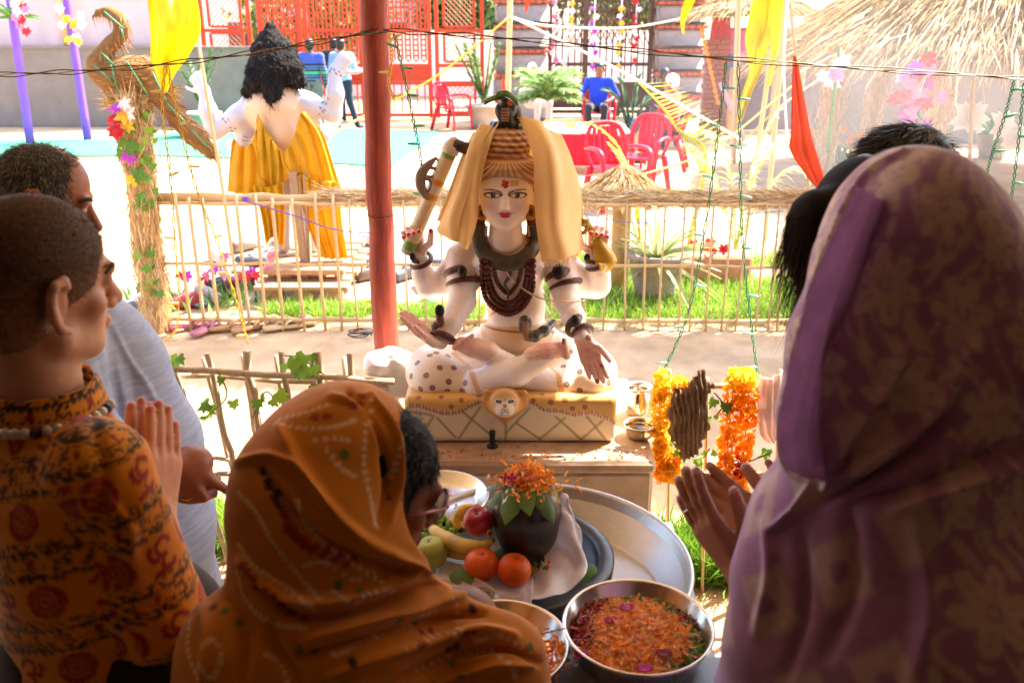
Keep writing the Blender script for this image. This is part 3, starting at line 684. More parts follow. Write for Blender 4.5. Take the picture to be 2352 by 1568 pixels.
def tree(label, base, h, rad, n, size, cols, seed, group=None, trunk=.14):
    t = thing('tree', label, 'tree', base, group); base = A(*base); c = base + A(0, 0, h)
    mb = MB().tube([base - A(0, 0, .1), base + A(.1, .05, h * .5), c], [trunk, trunk * .7, trunk * .3], 9, 12)
    for k in range(7):
        a = k * .9 + seed; q = c + A(math.cos(a) * rad[0] * .7, math.sin(a) * rad[1] * .7, rad[2] * .4 * math.sin(k * 2.)); s0 = base + A(.08, .04, h * (.55 + .05 * k))
        mb.tube([s0, (s0 + q) / 2 + A(0, 0, .15), q], [trunk * .4, trunk * .25, .02], 6, 8)
    mb.build('trunk', m_wood, t); v, f, c_ = leaf_cloud(c, rad, n, size, cols, seed)
    if seed == 11: b_ = leaf_cloud((1.9, 6.8, 4.15), (2.0, .4, .3), 2600, size, cols, 12); f = np.vstack([f, b_[1] + len(v)]); v = np.vstack([v, b_[0]]); c_ = np.vstack([c_, b_[2]]); MB().tube([(5.5, 6.25, 3.2), (4.2, 6.8, 4.0), (2.2, 6.8, 4.15), (.4, 6.8, 4.2)], [.12, .08, .05, .02], 7, 16).build('shade_bough', m_wood, t)  # extra foliage and limb above the frame, added to shade the left path
    part('crown', v, f, m_leafc, t, c_, False); return t
tree('green tree beyond the white wall left of the stone pillar', (-.9, 28.5, 0), 3.0, (2.2, 1.5, 1.6), 2600, .3, ('3f5f2a', '5a7a34', '7a8f4a'), 3)
tree('leafy tree beyond the red gate behind the standing men', (-5.8, 26.5, 0), 2.4, (2.0, 1.2, 1.5), 2400, .28, ('6a7f3a', '8f9a4a', '4a6a2c'), 5)
tree('tree beyond the wall behind the dark iron gate', (3.5, 29, 0), 3.0, (2.5, 1.5, 1.5), 2400, .3, ('5a6a3a', '7d8a4a', '44582c'), 8)
tree('unseen leafy tree added to shade the courtyard path', (5.4, 6.2, 0), 4.0, (2.7, 1.35, .6), 6500, .26, ('3f5f2a', '55752f', '4a6a2c'), 11, trunk=.2)  # stands out of view, placed for the shadow it casts
# ================================================================ figures
def fr3(fwd, up=(0, 0, 1)):
    f = A(*fwd); f /= np.linalg.norm(f); u = A(*up); u = u - f * (u @ f); u /= np.linalg.norm(u); r = np.cross(f, u)
    return np.stack([r, f, u], 1)            # columns: right, forward, up
def head_prims(s, c, Rm, sc=1.0, col=0, k=.018, ears=True, wide=1.0):
    L = lambda x, y, z: c + Rm @ (A(x * wide, y, z) * sc)
    s.ell(L(0, -.012, .035), A(.076 * wide, .097, .088) * sc, Rm, col, k)
    s.ell(L(0, .028, -.045), A(.056 * wide, .064, .078) * sc, Rm, col, k)
    s.ell(L(0, .062, -.098), A(.028, .026, .022) * sc, Rm, col, k * 1.3)
    s.cap(L(-.05, .0, -.07), L(-.018, .06, -.1), .022 * sc, .02 * sc, col, k); s.cap(L(.05, .0, -.07), L(.018, .06, -.1), .022 * sc, .02 * sc, col, k)
    s.cap(L(0, .086, .006), L(0, .113, -.038), .009 * sc, .013 * sc, col, k * .5); s.ell(L(.011, .1, -.044), .009 * sc, None, col, k * .3); s.ell(L(-.011, .1, -.044), .009 * sc, None, col, k * .3)
    s.cap(L(-.034, .078, .022), L(.034, .078, .022), .013 * sc, None, col, k * .6)
    for e in (-1, 1):
        s.ell(L(.046 * e, .052, -.026), .017 * sc, None, col, k); s.ell(L(.031 * e, .077, .002), .0125 * sc, None, col, k * .25)
    s.cap(L(-.017, .089, -.066), L(.017, .089, -.066), .0075 * sc, None, col, k * .3); s.cap(L(-.014, .088, -.077), L(.014, .088, -.077), .0085 * sc, None, col, k * .3)
    if ears:
        for e in (-1, 1):
            P = [L((.077 + .012 * q) * e, y, z) for y, z, q in ((-.004, -.048, 0), (-.016, -.043, .3), (-.028, -.022, .8), (-.034, .005, 1), (-.028, .026, 1), (-.014, .03, .7), (-.006, .018, .2))]
            s.chain(P, [.007 * sc, .0065 * sc, .006 * sc, .006 * sc, .006 * sc, .006 * sc, .006 * sc], col, .006)
            s.ell(L(.0775 * e, -.02, -.006), A(.0065, .016, .029) * sc, Rm, col, .006)
def hand_prims(s, w, d, n, thumb_side, L=.185, curl=(.12, .12, .12, .12), spread=.05, col=0, k=.007, thumb=(.9, .15), kn=None, tcurl=.2):
    """w wrist, d finger direction, n palm normal (out of the palm), thumb_side +1: thumb lies along d x n"""
    d = np.asarray(d, float); d = d / np.linalg.norm(d); n = np.asarray(n, float); n = n - d * (n @ d); n /= np.linalg.norm(n); sdv = np.cross(d, n) * thumb_side
    pl = L * .52; fw = L * .108; tips = []
    for i, (off, ln, rr) in enumerate(((1.5, .44, .058), (.5, .49, .06), (-.5, .45, .057), (-1.5, .35, .050))):
        kn_ = w + d * pl * (1.0 if i < 3 else .93) + sdv * fw * off - n * .004
        s.cap(w + sdv * fw * off * .62 + d * .012, kn_, L * .075, L * .066, col, k * 2.2)
        a = curl[i]; p = kn_; dd = d + sdv * spread * off; dd /= np.linalg.norm(dd); r = L * rr
        for j, (q, b) in enumerate(((.45, a), (.3, a * 1.25), (.25, a * .8))):
            c_, s_ = math.cos(b), math.sin(b); nn = n - dd * (n @ dd); nn /= np.linalg.norm(nn)
            dd = dd * c_ + nn * s_; p2 = p + dd * L * ln * q; s.cap(p, p2, r * (1 - .06 * j), r * (1 - .06 * (j + 1)), col, k * .5); p = p2
        tips.append((p, dd))
    t0 = w + d * pl * .22 + sdv * fw * 1.5 + n * .008
    td = d * math.cos(thumb[0]) + sdv * math.sin(thumb[0]) + n * thumb[1]; td /= np.linalg.norm(td)
    t1 = t0 + td * L * .26; td2 = td + d * tcurl; td2 /= np.linalg.norm(td2); t2 = t1 + td2 * L * .19; t3 = t2 + (td2 + d * .1) / np.linalg.norm(td2 + d * .1) * L * .13
    s.cap(w + d * .01, t1, L * .085, L * .07, col, k * 2); s.cap(t1, t2, L * .067, L * .062, col, k * .6); s.cap(t2, t3, L * .062, L * .052, col, k * .5); tips.append((t3, td2))
    return tips
SK = dict(fair='c98a6c', brown='8f5a3c', dark='6e4330', mid='a86f4e')
def skin_mat(key): return mat('skin_' + key, SK[key], .5, .12, 40, .12, 180, sss=.0, spec=.4, col2=None, bdist=.002)
def cloth_mat(name, c, **k): return mat('cloth_' + name, c, .9, k.get('var', .12), k.get('vs', 12), .35, 300, sheen=.15, bdist=.002, transl=k.get('transl', 0))
def figure(label, base, facing, h=1.68, pose='stand', skin='brown', shirt=None, trousers=None, hair='1c1512', J=None, res=.011, group=None, sleeve='long', headwear=None, seat=.44, extra=None):
    """whole small person; local x right, y forward, z up"""
    t = thing('person', label, 'person', base, group); base = A(*base); sc = h / 1.68
    cs, sn = math.cos(facing), math.sin(facing)
    Rz = A((cs, sn, 0), (-sn, cs, 0), (0, 0, 1)).reshape(3, 3)         # facing 0 -> +y, positive turns to +x
    T = lambda p: base + Rz @ (A(*p) * sc)
    if pose == 'stand':
        D = dict(pel=(0, 0, .92), chest=(0, 0, 1.22), neck=(0, -.01, 1.42), head=(0, .015, 1.555), sl=(-.19, 0, 1.37), sr=(.19, 0, 1.37), el=(-.25, -.03, 1.1), er=(.25, -.03, 1.1), wl=(-.25, .05, .86), wr=(.25, .05, .86), hl=(-.09, 0, .9), hr=(.09, 0, .9), kl=(-.11, .02, .5), kr=(.11, .02, .5), al=(-.12, -.02, .08), ar=(.12, -.02, .08), tl=(-.15, .14, .03), tr=(.15, .14, .03))
    else:
        z = seat + .08
        D = dict(pel=(0, 0, z), chest=(0, -.03, z + .3), neck=(0, -.03, z + .5), head=(0, .0, z + .635), sl=(-.19, -.02, z + .45), sr=(.19, -.02, z + .45), el=(-.27, .04, z + .2), er=(.27, .04, z + .2), wl=(-.2, .26, z + .12), wr=(.2, .26, z + .12), hl=(-.09, .02, z), hr=(.09, .02, z), kl=(-.14, .42, z + .02), kr=(.14, .42, z + .02), al=(-.13, .4, .08), ar=(.13, .4, .08), tl=(-.14, .55, .03), tr=(.14, .55, .03))
    D.update(J or {}); D = {k_: T(v_) for k_, v_ in D.items()}
    Rh = Rz @ (extra['head'] if extra and 'head' in extra else np.eye(3))
    s = SDF(.02); head_prims(s, D['head'], Rh, sc); s.cap(D['neck'], D['head'] - A(0, 0, .06 * sc), .052 * sc, .05 * sc)
    s.ell(D['chest'], A(.15, .09, .17) * sc, Rz); s.cap(D['sl'], D['sr'], .055 * sc); s.cap(D['neck'], D['chest'], .06 * sc); s.cap(D['chest'], D['pel'], .11 * sc)
    for q in 'lr':
        s.cap(D['s' + q], D['e' + q], .045 * sc, .037 * sc); s.cap(D['e' + q], D['w' + q], .036 * sc, .026 * sc)
        dd = D['w' + q] - D['e' + q]; hand_prims(s, D['w' + q], dd, Rz @ A(1 if q == 'l' else -1, .2, 0), 1 if q == 'l' else -1, .18 * sc, (extra or {}).get('curl', (.3, .3, .35, .4)), k=.01)
        s.cap(D['h' + q], D['k' + q], .065 * sc, .05 * sc); s.cap(D['k' + q], D['a' + q], .05 * sc, .035 * sc)
    v, f, _ = s.mesh(res); part('body', v, f, skin_mat(skin), t)
    s = SDF(.03); s.ell(D['chest'] + A(0, 0, .0), A(.185, .12, .22) * sc, Rz); s.cap(D['sl'], D['sr'], .068 * sc); s.cap(D['neck'] - A(0, 0, .03 * sc), D['neck'], .062 * sc, .058 * sc, k=.02)
    pe = D['pel']; s.ell((D['chest'] + pe) / 2, A(.165, .12, .22) * sc, Rz); s.ell(pe + A(0, 0, .02), A(.17, .125, .1) * sc, Rz)
    for q in 'lr':
        s.cap(D['s' + q], D['e' + q], .066 * sc, .054 * sc)
        if sleeve == 'long': s.cap(D['e' + q], D['e' + q] * .12 + D['w' + q] * .88, .053 * sc, .042 * sc)
    v, f, _ = s.mesh(res); v = v + vnorm(v, f) * (.006 * noise3(v, 5 / sc, 2))[:, None]
    if callable(shirt): o = part('shirt', v, f, m_cloth, t, shirt((v - base) @ Rz / sc))
    else: part('shirt', v, f, cloth_mat(shirt, shirt), t)
    s = SDF(.03); s.ell(pe, A(.165, .12, .09) * sc, Rz)
    for q in 'lr': s.cap(D['h' + q], D['k' + q], .088 * sc, .068 * sc); s.cap(D['k' + q], D['a' + q] + A(0, 0, .0), .066 * sc, .055 * sc)
    v, f, _ = s.mesh(res); v = v + vnorm(v, f) * (.006 * noise3(v, 4 / sc, 3))[:, None]; part('trousers', v, f, cloth_mat(trousers, trousers), t)
    for q in 'lr':
        s = SDF(.02); s.cap(D['a' + q] - A(0, 0, .03 * sc), D['t' + q], .042 * sc, .034 * sc); s.ell((D['a' + q] + D['t' + q]) / 2 - A(0, 0, .015), A(.04, .1, .03) * sc, Rz); v, f, _ = s.mesh(res); v[:, 2] = np.maximum(v[:, 2], base[2] + .002); part('shoe', v, f, mat('shoe_dark', '2a2422', .5), t)
    hc = D['head']; s = SDF(.012); L = lambda x, y, z: hc + Rh @ (A(x, y, z) * sc)
    s.ell(L(0, -.018, .045), A(.083, .1, .09) * sc, Rh); s.ell(L(0, -.05, -.01), A(.075, .06, .07) * sc, Rh); s.box(L(0, .105, -.02), A(.1, .05, .075) * sc, .02, Rh, neg=True)
    v, f, _ = s.mesh(res * .8)
    if headwear: part('cap', v, f, cloth_mat(headwear, headwear), t)
    else:
        v = v + vnorm(v, f) * (.006 * noise3(v, 14, 5))[:, None]; part('hair', v, f, mat('hair_' + hair, hair, .45, .4, 90, .6, 160, bdist=.004), t)
    return t
# ================================================================ people in the courtyard
def stripes(P):
    z = P[:, 2]; c = np.tile(lin('22263a'), (len(P), 1)); c[z > 1.24] = lin('3d4a9a'); c[(z > 1.05) & (z < 1.1)] = lin('3f9a72')
    for a in (.9, .96, 1.01, 1.14, 1.19): c[np.abs(z - a) < .011] = lin('5a6a9a')
    return c
g = G(726, 300); figure('man in navy striped sweater standing before the red gate', (g[0], g[1], 0), R(5), 1.70, shirt=stripes, trousers='6a6660', skin='dark', J=dict(wl=(-.3, .0, .84), el=(-.3, -.05, 1.1)))
g = G(795, 296); figure('man in pale blue shirt standing beside the striped sweater man', (g[0], g[1], 0), R(18), 1.70, shirt='8a9fc4', trousers='23263a', skin='brown', J=dict(al=(-.16, -.08, .08), tl=(-.18, .08, .03), ar=(.2, .1, .08), tr=(.24, .24, .03), er=(.3, -.04, 1.12), wr=(.32, .2, 1.1)))
g = G(765, 285); figure('dark haired person in black standing between the two men', (g[0], g[1] + .6, 0), R(-10), 1.7, shirt='2a2226', trousers='2a2a30', skin='dark')
# red plastic chairs
m_red = mat('red_plastic', 'cc1f38', .35, .1, 4, .05, 30, transl=.15)
def chair(label, p, face, m=m_red, sc=1.0):
    t = thing('plastic_chair', label, 'chair', p, 'red plastic chairs'); cs, sn = math.cos(face), math.sin(face); p = A(*p)
    T = lambda x, y, z: p + A(cs * x + sn * y, -sn * x + cs * y, z) * sc                # y forward
    TT = lambda L_: [T(*q) for q in L_]
    v, f, _ = sheet([TT([(-.24, .23, .42), (0, .25, .42), (.24, .23, .42)]), TT([(-.24, 0, .42), (0, 0, .40), (.24, 0, .42)]), TT([(-.2, -.22, .43), (0, -.24, .42), (.2, -.22, .43)])], 14, 14, th=.02, world=True); part('seat', v, f, m, t)
    mb = MB(); mb.tube(TT([(-.2, -.22, .43), (-.24, -.29, .65), (-.17, -.33, .84), (0, -.35, .88), (.17, -.33, .84), (.24, -.29, .65), (.2, -.22, .43)]), .03, 7, 40, flat=.6); bf = mb.build('back_frame', m, t)
    for x in (-.12, -.06, 0, .06, .12): MB().tube(TT([(x * .9, -.24, .44), (x * 1.1, -.31, .66), (x, -.34, .85)]), .031, 6, 10, flat=.25).build('back_slat', m, bf)
    for s_ in (-1, 1):
        MB().tube(TT([(.25 * s_, -.27, .62), (.29 * s_, -.05, .65), (.29 * s_, .2, .62), (.27 * s_, .24, .4), (.28 * s_, .27, .0)]), [.026, .036, .034, .032, .028], 7, 26, flat=.6).build('arm_and_front_leg', m, t)
        MB().tube(TT([(.21 * s_, -.22, .42), (.25 * s_, -.34, .0)]), [.042, .03], 7).build('rear_leg', m, t)
    return t
chair('empty red plastic armchair beside the red gate panel', G(1040, 298), R(125))
chair('red plastic armchair under the man in the red shirt', G(1520, 388), R(-75), sc=1.0)
chair('nearest red plastic armchair tipped by the red clothed table', (W(1415, 420, 9.6)[0], 9.6, 0), R(160))
chair('red plastic armchair behind the straw mushroom near the table', (W(1470, 400, 10.6)[0], 10.6, 0), R(-150))
g = G(1350, 285)
chair('red plastic chair under the man in the blue shirt', (g[0], 16.6, 0), R(180))
figure('man in royal blue shirt sitting on a chair in the courtyard', (g[0], 16.6, 0), R(190), 1.7, 'sit', 'brown', '1f3fc0', '2a2a36', sleeve='short', J=dict(el=(-.33, -.02, .72), er=(.33, 0, .72)))
figure('man in red shirt and white cap sitting in blue jeans', (G(1530, 385)[0], G(1530, 385)[1], 0), R(-60), 1.68, 'sit', 'brown', 'b8232e', '3c5272', headwear='efe9e4', J=dict(kl=(-.1, .44, .62), al=(-.02, .6, .35), tl=(-.02, .75, .33)))
g = G(1475, 300); figure('dark haired seated person in maroon behind the palm frond', (g[0], 15.2, 0), R(170), 1.65, 'sit', 'dark', '5a3038', '3a3036')
g = G(1218, 280); figure('seated person in white cap and pale shawl by the pillar', (g[0], 17.6, 0), R(150), 1.65, 'sit', 'brown', 'cdbcb4', 'b0a49c', headwear='efe9e4')
# table with red cloth and white top
p = G(1335, 398); t = thing('red_clothed_table', 'table with red cloth sides and flower strewn white top', 'table', (p[0] + .05, p[1] + .6, 0)); cx, cy = p[0] + .05, p[1] + .6
zt = W(1335, 300, cy - .55)[2]
MB().box((cx, cy, zt - .02), (1.2, 1.1, .04)).build('table_top', mat('white_cover', 'efe6d8', .9, .1, 6), t, False)
v, f, uv = sheet([[(cx - .59, cy - .54, zt - .045), (cx, cy - .56, zt - .045), (cx + .59, cy - .54, zt - .045)], [(cx - .59, cy - .56, .12), (cx, cy - .58, .1), (cx + .59, cy - .56, .12)]], 60, 8, .012, 11, world=True); part('red_skirt', v, f, mat('red_cloth', 'c01830', .85, .12, 6), t)
for sx in (-1, 1):
    for sy in (-1, 1): MB().tube([(cx + sx * .55, cy + sy * .49, 0), (cx + sx * .55, cy + sy * .49, zt - .04)], .022, 6).build('leg', m_bamboo, t)
mb = MB(); 
for j in range(120): 
    q = A(cx + RNG.uniform(-.56, .56), cy + RNG.uniform(-.5, .5), zt + .01); blossom(mb, q, .045, 5, (RNG.normal() * .3, RNG.normal() * .3, 1), j)
o = mb.thing('strewn_flowers', 'white and yellow flowers strewn over the red clothed table', 'flowers', m_fyel); o['kind'] = 'stuff'
# ================================================================ plants in the courtyard
m_pot = mat('cement_pot', '9a8f88', .9, .2, 6, .3, 40)
def pot(c, r, h, par, m=None): MB().lathe([(r * .68, 0), (r * .75, h * .3), (r * .98, h * .9), (r * 1.06, h * .9), (r * 1.06, h), (r * .93, h), (r * .9, h * .86), (0, h * .86)], c, 20).build('pot', m or m_pot, par)
def frond(p0, p1, p2, n=34, L=.3, w=.02, cols=('5a8a34', '3f6a2a'), seed=0, up=(0, 0, 1), ang=.8, droop=.1, ns=2):
    """feather palm frond along a quadratic arc"""
    g = np.random.default_rng(seed); p0, p1, p2 = A(*p0), A(*p1), A(*p2); t = np.linspace(.08, 1, n)[:, None]
    C = lambda t: p0 * (1 - t) ** 2 + 2 * p1 * t * (1 - t) + p2 * t ** 2
    P = C(t); Tn = np.gradient(P, axis=0); Tn /= np.linalg.norm(Tn, axis=1)[:, None]; S = np.cross(Tn, A(*up)); S /= np.linalg.norm(S, axis=1)[:, None] + 1e-9
    Ls = L * np.sin(np.pi * (.12 + .83 * t[:, 0])) ** .7
    v1, f1, m = strands(np.vstack([P, P]), np.vstack([Tn * math.cos(ang) + S * math.sin(ang), Tn * math.cos(ang) - S * math.sin(ang)]) + g.normal(size=(2 * n, 3)) * .07, np.concatenate([Ls, Ls]), w, droop, ns, taper=.1)
    c1 = np.repeat(lin_pick(cols, 2 * n, g), m, 0)
    mb = MB().tube(C(np.linspace(0, 1, 14)[:, None]), [w * .6, w * .2], 5, col=lin(cols[0]))
    n1 = len(v1); f2 = [tuple(i + n1 for i in q) for q in mb.f]
    return np.vstack([v1, mb.V()]), [tuple(q) for q in f1] + f2, np.vstack([c1, mb.Cc()])
def palm(label, base, fronds, name='palm_plant', potr=None, **k):
    t = thing(name, label, 'plant', base)
    if potr: pot(A(*base), potr, potr * 1.25, t)
    for i, (a, b, c) in enumerate(fronds):
        v, f, cc = frond(a, b, c, seed=i + 3, **k); part('frond', v, f, m_leafc, t, cc, False)
    return t
def star_fronds(c, n, L, up=.6, seed=0, lo=.3):
    g = np.random.default_rng(seed); out = []
    for i in range(n):
        a = 2 * np.pi * i / n + g.uniform(-.2, .2); r = g.uniform(.7, 1.1) * L; u = g.uniform(lo, 1) * up; d = A(math.cos(a), math.sin(a), 0)
        out.append((A(*c), A(*c) + d * r * .45 + A(0, 0, u * L), A(*c) + d * r + A(0, 0, u * L * .55)))
    return out
g = G(1112, 293); c = A(g[0], g[1], .5)
palm('upright fern palm in a grey cement pot beside the pillar', (g[0], g[1], 0), [(c, c + A(dx * .5, 0, .5), c + A(dx, dy, 1.1)) for dx, dy in ((-.55, 0), (-.2, .1), (.15, 0), (.32, -.1), (-.35, -.2))], potr=.36, L=.22, w=.05, cols=('5f7a40', '7d8f55', '4a6a34'), n=30)
c = W(1258, 232, 14.5)
palm('bushy feathery green palm bouquet left of the blue shirted man', (c[0], c[1], 0), [(c, c + A(d[0] * .5, d[1] * .5, .35 + d[2]), c + A(d[0], d[1], .25 + d[2])) for d in [(.48 * math.cos(a), .4 * math.sin(a), -.02 + .22 * math.sin(3 * a)) for a in np.linspace(0, 6.1, 24)]], potr=.3, L=.34, w=.022, cols=('6a8a4a', '8aa860', 'a8bf80'), n=34)
g = A(W(455, 200, 16.5)[0], 16.5, 0); c = g + A(0, 0, .55)
palm('spiky cycad in a pot left of the statue with long black hair', g, [(c, c + A(dx * .4, 0, .5), c + A(dx, dy, 1.0)) for dx, dy in ((-.45, 0), (-.2, .1), (.1, 0), (.35, -.1), (.5, .1))], potr=.35, L=.16, w=.03, cols=('5f7f4a', '4a6a3a'))
# dark fan palms
c = A(*W(1450, 262, 14.6)); 
palm('dark fan palm leaves beside the blue shirted man', (c[0], c[1], 0), [(A(c[0], c[1], .1), A(c[0] + dx * .3, c[1], .9), A(c[0] + dx, c[1], z)) for dx, z in ((-.45, .95), (.45, .9), (.1, 1.15), (-.2, 1.1))], potr=.25, L=.34, w=.05, cols=('3c5a3c', '4f6a4a'), n=22)
# yellow-green palm fronds standing behind the fence
def px_frond(pts, Y, **k): return frond(W(*pts[0], Y), W(*pts[1], Y - .1), W(*pts[2], Y), **k)
b = A(*W(1590, 420, 7.6)); t = thing('palm_fronds', 'tall yellow green coconut palm frond standing behind the fence', 'plant', (b[0], b[1], 0))
# backbone of the big frond and its comb of leaflets
P = spline([A(b[0], b[1], 0), W(1620, 360, 7.6), W(1560, 300, 7.6), W(1520, 245, 7.6), W(1462, 185, 7.6)], 30)
MB().tube(P, [.022, .018, .012, .006], 6).build('midrib', mat('yellow_rib', 'd9c84a', .6, .15, transl=.2), t)
n = 30; st = P[np.linspace(8, 28, n).astype(int)]; en = np.array([W(1545 + 4.6 * i + (10 if i % 2 else 0), 190 + 3.9 * i, 7.55) for i in range(n)])[::-1]
v, f, m = strands(st, en - st, np.linalg.norm(en - st, axis=1), .014, 0, 3, .02); part('leaflet_comb', v, f, m_leafc, t, np.repeat(lin_pick(('d8cc3c', 'b8bf4a', 'e6d860', '9fae44'), n, RNG), m, 0), False)
st = P[np.linspace(3, 22, n).astype(int)]; en = np.array([W(1585 + 2.2 * i, 405 + 1.0 * (i % 5), 7.55) for i in range(n)]); v, f, m = strands(st, en - st, np.linalg.norm(en - st, axis=1) * .9, .012, 0, 3, .03); part('leaflet_fringe', v, f, m_leafc, t, np.repeat(lin_pick(('c8c24a', 'a8b04a'), n, RNG), m, 0), False)
b = A(*W(1700, 420, 7.2)); 
t = thing('arching_palm', 'arching pale palm fronds spreading left of the orange pennant', 'plant', (b[0], b[1], 0))
for i, pts in enumerate([((1700, 450), (1740, 270), (1850, 330)), ((1700, 450), (1690, 300), (1620, 300)), ((1695, 450), (1800, 330), (1850, 400)), ((1700, 450), (1640, 350), (1580, 330)), ((1705, 450), (1720, 330), (1790, 250))]):
    p0 = W(*pts[0], 7.2); p0[2] = .1; v, f, cc = frond(p0, W(*pts[1], 7.15), W(*pts[2], 7.1), n=30, L=.26, w=.014, cols=('d8d48a', 'c2c860', 'e8e4b0'), seed=i, droop=.5, ns=3); part('frond', v, f, m_leafc, t, cc, False)
b = A(*W(1430, 400, 6.9)); t = thing('drooping_palm', 'drooping yellow palm frond over the red chairs', 'plant', (b[0], b[1], 0))
for i, pts in enumerate([((1480, 440), (1470, 340), (1370, 290)), ((1480, 440), (1440, 400), (1345, 425)), ((1480, 440), (1460, 380), (1400, 330))]):
    p0 = W(*pts[0], 6.9); p0[2] = .1; v, f, cc = frond(p0, W(*pts[1], 6.9), W(*pts[2], 6.85), n=18, L=.16, w=.016, cols=('d8c83c', 'e6dc70', 'c2b84a'), seed=i + 9, droop=.2); part('frond', v, f, m_leafc, t, cc, False)
# straw mushroom behind the fence
def straw_cone(name, label, c, r, h, n, L=.3, seed=0, cat='thatch', wid=.012, parent=None, cols=('b08c5c', 'caa874', '84643c', 'd8bc8c'), layers=7, drop=.15):
    g = np.random.default_rng(seed); c = A(*c)
    t = g.random(n) ** .6; a = g.uniform(0, 2 * np.pi, n); e = A(*[0, 0, 0])
    P = np.stack([c[0] + r * t * np.cos(a), c[1] + r * t * np.sin(a), c[2] + h * (1 - t) + g.uniform(-.02, .04, n)], 1)
    D = np.stack([np.cos(a) * r, np.sin(a) * r, -h * np.ones(n)], 1) / math.hypot(r, h) + g.normal(size=(n, 3)) * .16
    v, f, m = strands(P, D, L * g.uniform(.5, 1.2, n), wid, drop, 2); cc = np.repeat(lin_pick(cols, n, g), m, 0)
    mb = MB().lathe([(r * 1.0, 0), (r * .5, h * .5), (0.01, h)], c - A(0, 0, .03), 40)
    if parent is None:
        parent = thing(name, label, cat, c)
    mb.build('thatch_core', mat('thatch_core', '9c7a50', .95, .3, 9, .5, 40), parent); part('thatch_straw', v, f, m_straw, parent, cc, False)['kind'] = 'stuff'
    return parent
p = W(1430, 440, 6.3); t = straw_cone('straw_mushroom', 'small straw thatched mushroom ornament behind the far fence', (p[0], p[1], p[2] - .02), .30, .2, 1400, .14, 3, 'ornament', .008); MB().tube([(p[0], p[1], 0), (p[0], p[1], p[2] + .05)], .07, 9).build('stem', m_straw if False else mat('straw_core', 'c29a66'), t)
# ================================================================ thatched hut at right
hc = A(6.35, 11.6, 1.60); hut = thing('thatched_hut', 'large round thatched hut with shaggy straw roof at right', 'hut', (hc[0], hc[1], 0))
straw_cone('', '', hc, 3.0, 2.1, 15000, .55, 21, parent=hut, wid=.016, drop=.08)
g_ = np.random.default_rng(4); n = 2600; a = g_.uniform(np.pi * .8, np.pi * 1.9, n); P = np.stack([hc[0] + 2.95 * np.cos(a), hc[1] + 2.95 * np.sin(a), hc[2] + g_.uniform(-.02, .12, n)], 1)
v, f, m = strands(P, np.stack([np.cos(a) * .6, np.sin(a) * .6, -np.ones(n) * .9], 1) + g_.normal(size=(n, 3)) * .25, g_.uniform(.1, .3, n), .013, .3, 2); part('eave_fringe', v, f, m_straw, hut, np.repeat(lin_pick(('b8925e', '9c7a4a', 'd8b888'), n, g_), m, 0), False)['kind'] = 'stuff'
for a in (3.0, 3.9, 4.75, 5.6, .6, 2.0): 
    q = hc + A(math.cos(a) * 2.15, math.sin(a) * 2.15, 0); MB().tube([(q[0], q[1], 0), (q[0] + .02, q[1], 1.9)], .13 if a in (3.9, 4.75) else .1, 9).build('straw_post', mat('straw_core', 'c29a66'), hut)
    v, f, c_ = straw_wrap((q[0], q[1], .02), (q[0] + .02, q[1], 1.75), .135, 500, .3, int(a * 10), out=.1, wid=.012); part('straw_binding', v, f, m_straw, hut, c_, False)['kind'] = 'stuff'
for px, lab, ms in ((2110, 'tall column of pink and magenta flowers on the hut post', (m_fmag, m_fpk, m_fred)), (1912, 'small pink lily bunch on the hut\'s left post', (m_fpk, m_fwht))):
    c = W(px, 250, 9.3); t = thing('flower_column', lab, 'flowers', (c[0], c[1], c[2] - .4)); nn = 46 if px > 2000 else 8
    for j in range(nn):
        q = c + A(RNG.normal() * (.11 if px > 2000 else .08), RNG.normal() * .05, RNG.uniform(-.45, .5) if px > 2000 else .35 + RNG.normal() * .08); put_bloom(q, .1, ms[j % len(ms)], t, 6)
    MB().tube([c - A(0, 0, .45), c + A(0, 0, .6)], .02, 5).build('stem', m_leaf, t)
m_mar = mat('marigold_far', 'f0a020', .8, .2, 60, transl=.3)
p = G(1905, 372); t = thing('marigold_tuft', 'small tuft of yellow marigolds at the foot of the hut post', 'plant', p)
v, f, m = strands(np.repeat([p], 60, 0) + RNG.normal(size=(60, 3)) * A(.2, .15, 0), RNG.normal(size=(60, 3)) * .4 + A(0, 0, 1), .4, .05, .2); part('foliage', v, f, m_leaf, t, smooth=False)
for j in range(7): put_bloom(p + A(RNG.normal() * .22, -.15, .38 + RNG.normal() * .05), .085, m_mar, t)
p = G(2275, 362); t = thing('lily_pot', 'potted plant with white star flowers under the hut', 'plant', p); pot(p, .26, .36, t)
for j in range(26):
    d = RNG.normal(size=3); d[2] = abs(d[2]) + .3; v, f, m = strands([p + A(0, 0, .3)], [d], .85, .05, .5, 4); part('leaf_blade', v, f, m_leaf, t, smooth=False)
for q, nn in (((2225, 270), 0), ((2300, 290), 0), ((2330, 320), 0)): put_bloom(W(*q, p[1] - .4), .28, m_fwht, t, 9)
MB().box((10.2, 15.6, .8), (10, .24, 1.6)).thing('plaster_wall', 'grey plaster wall behind the thatched hut', 'wall', m_plaster, smooth=False)
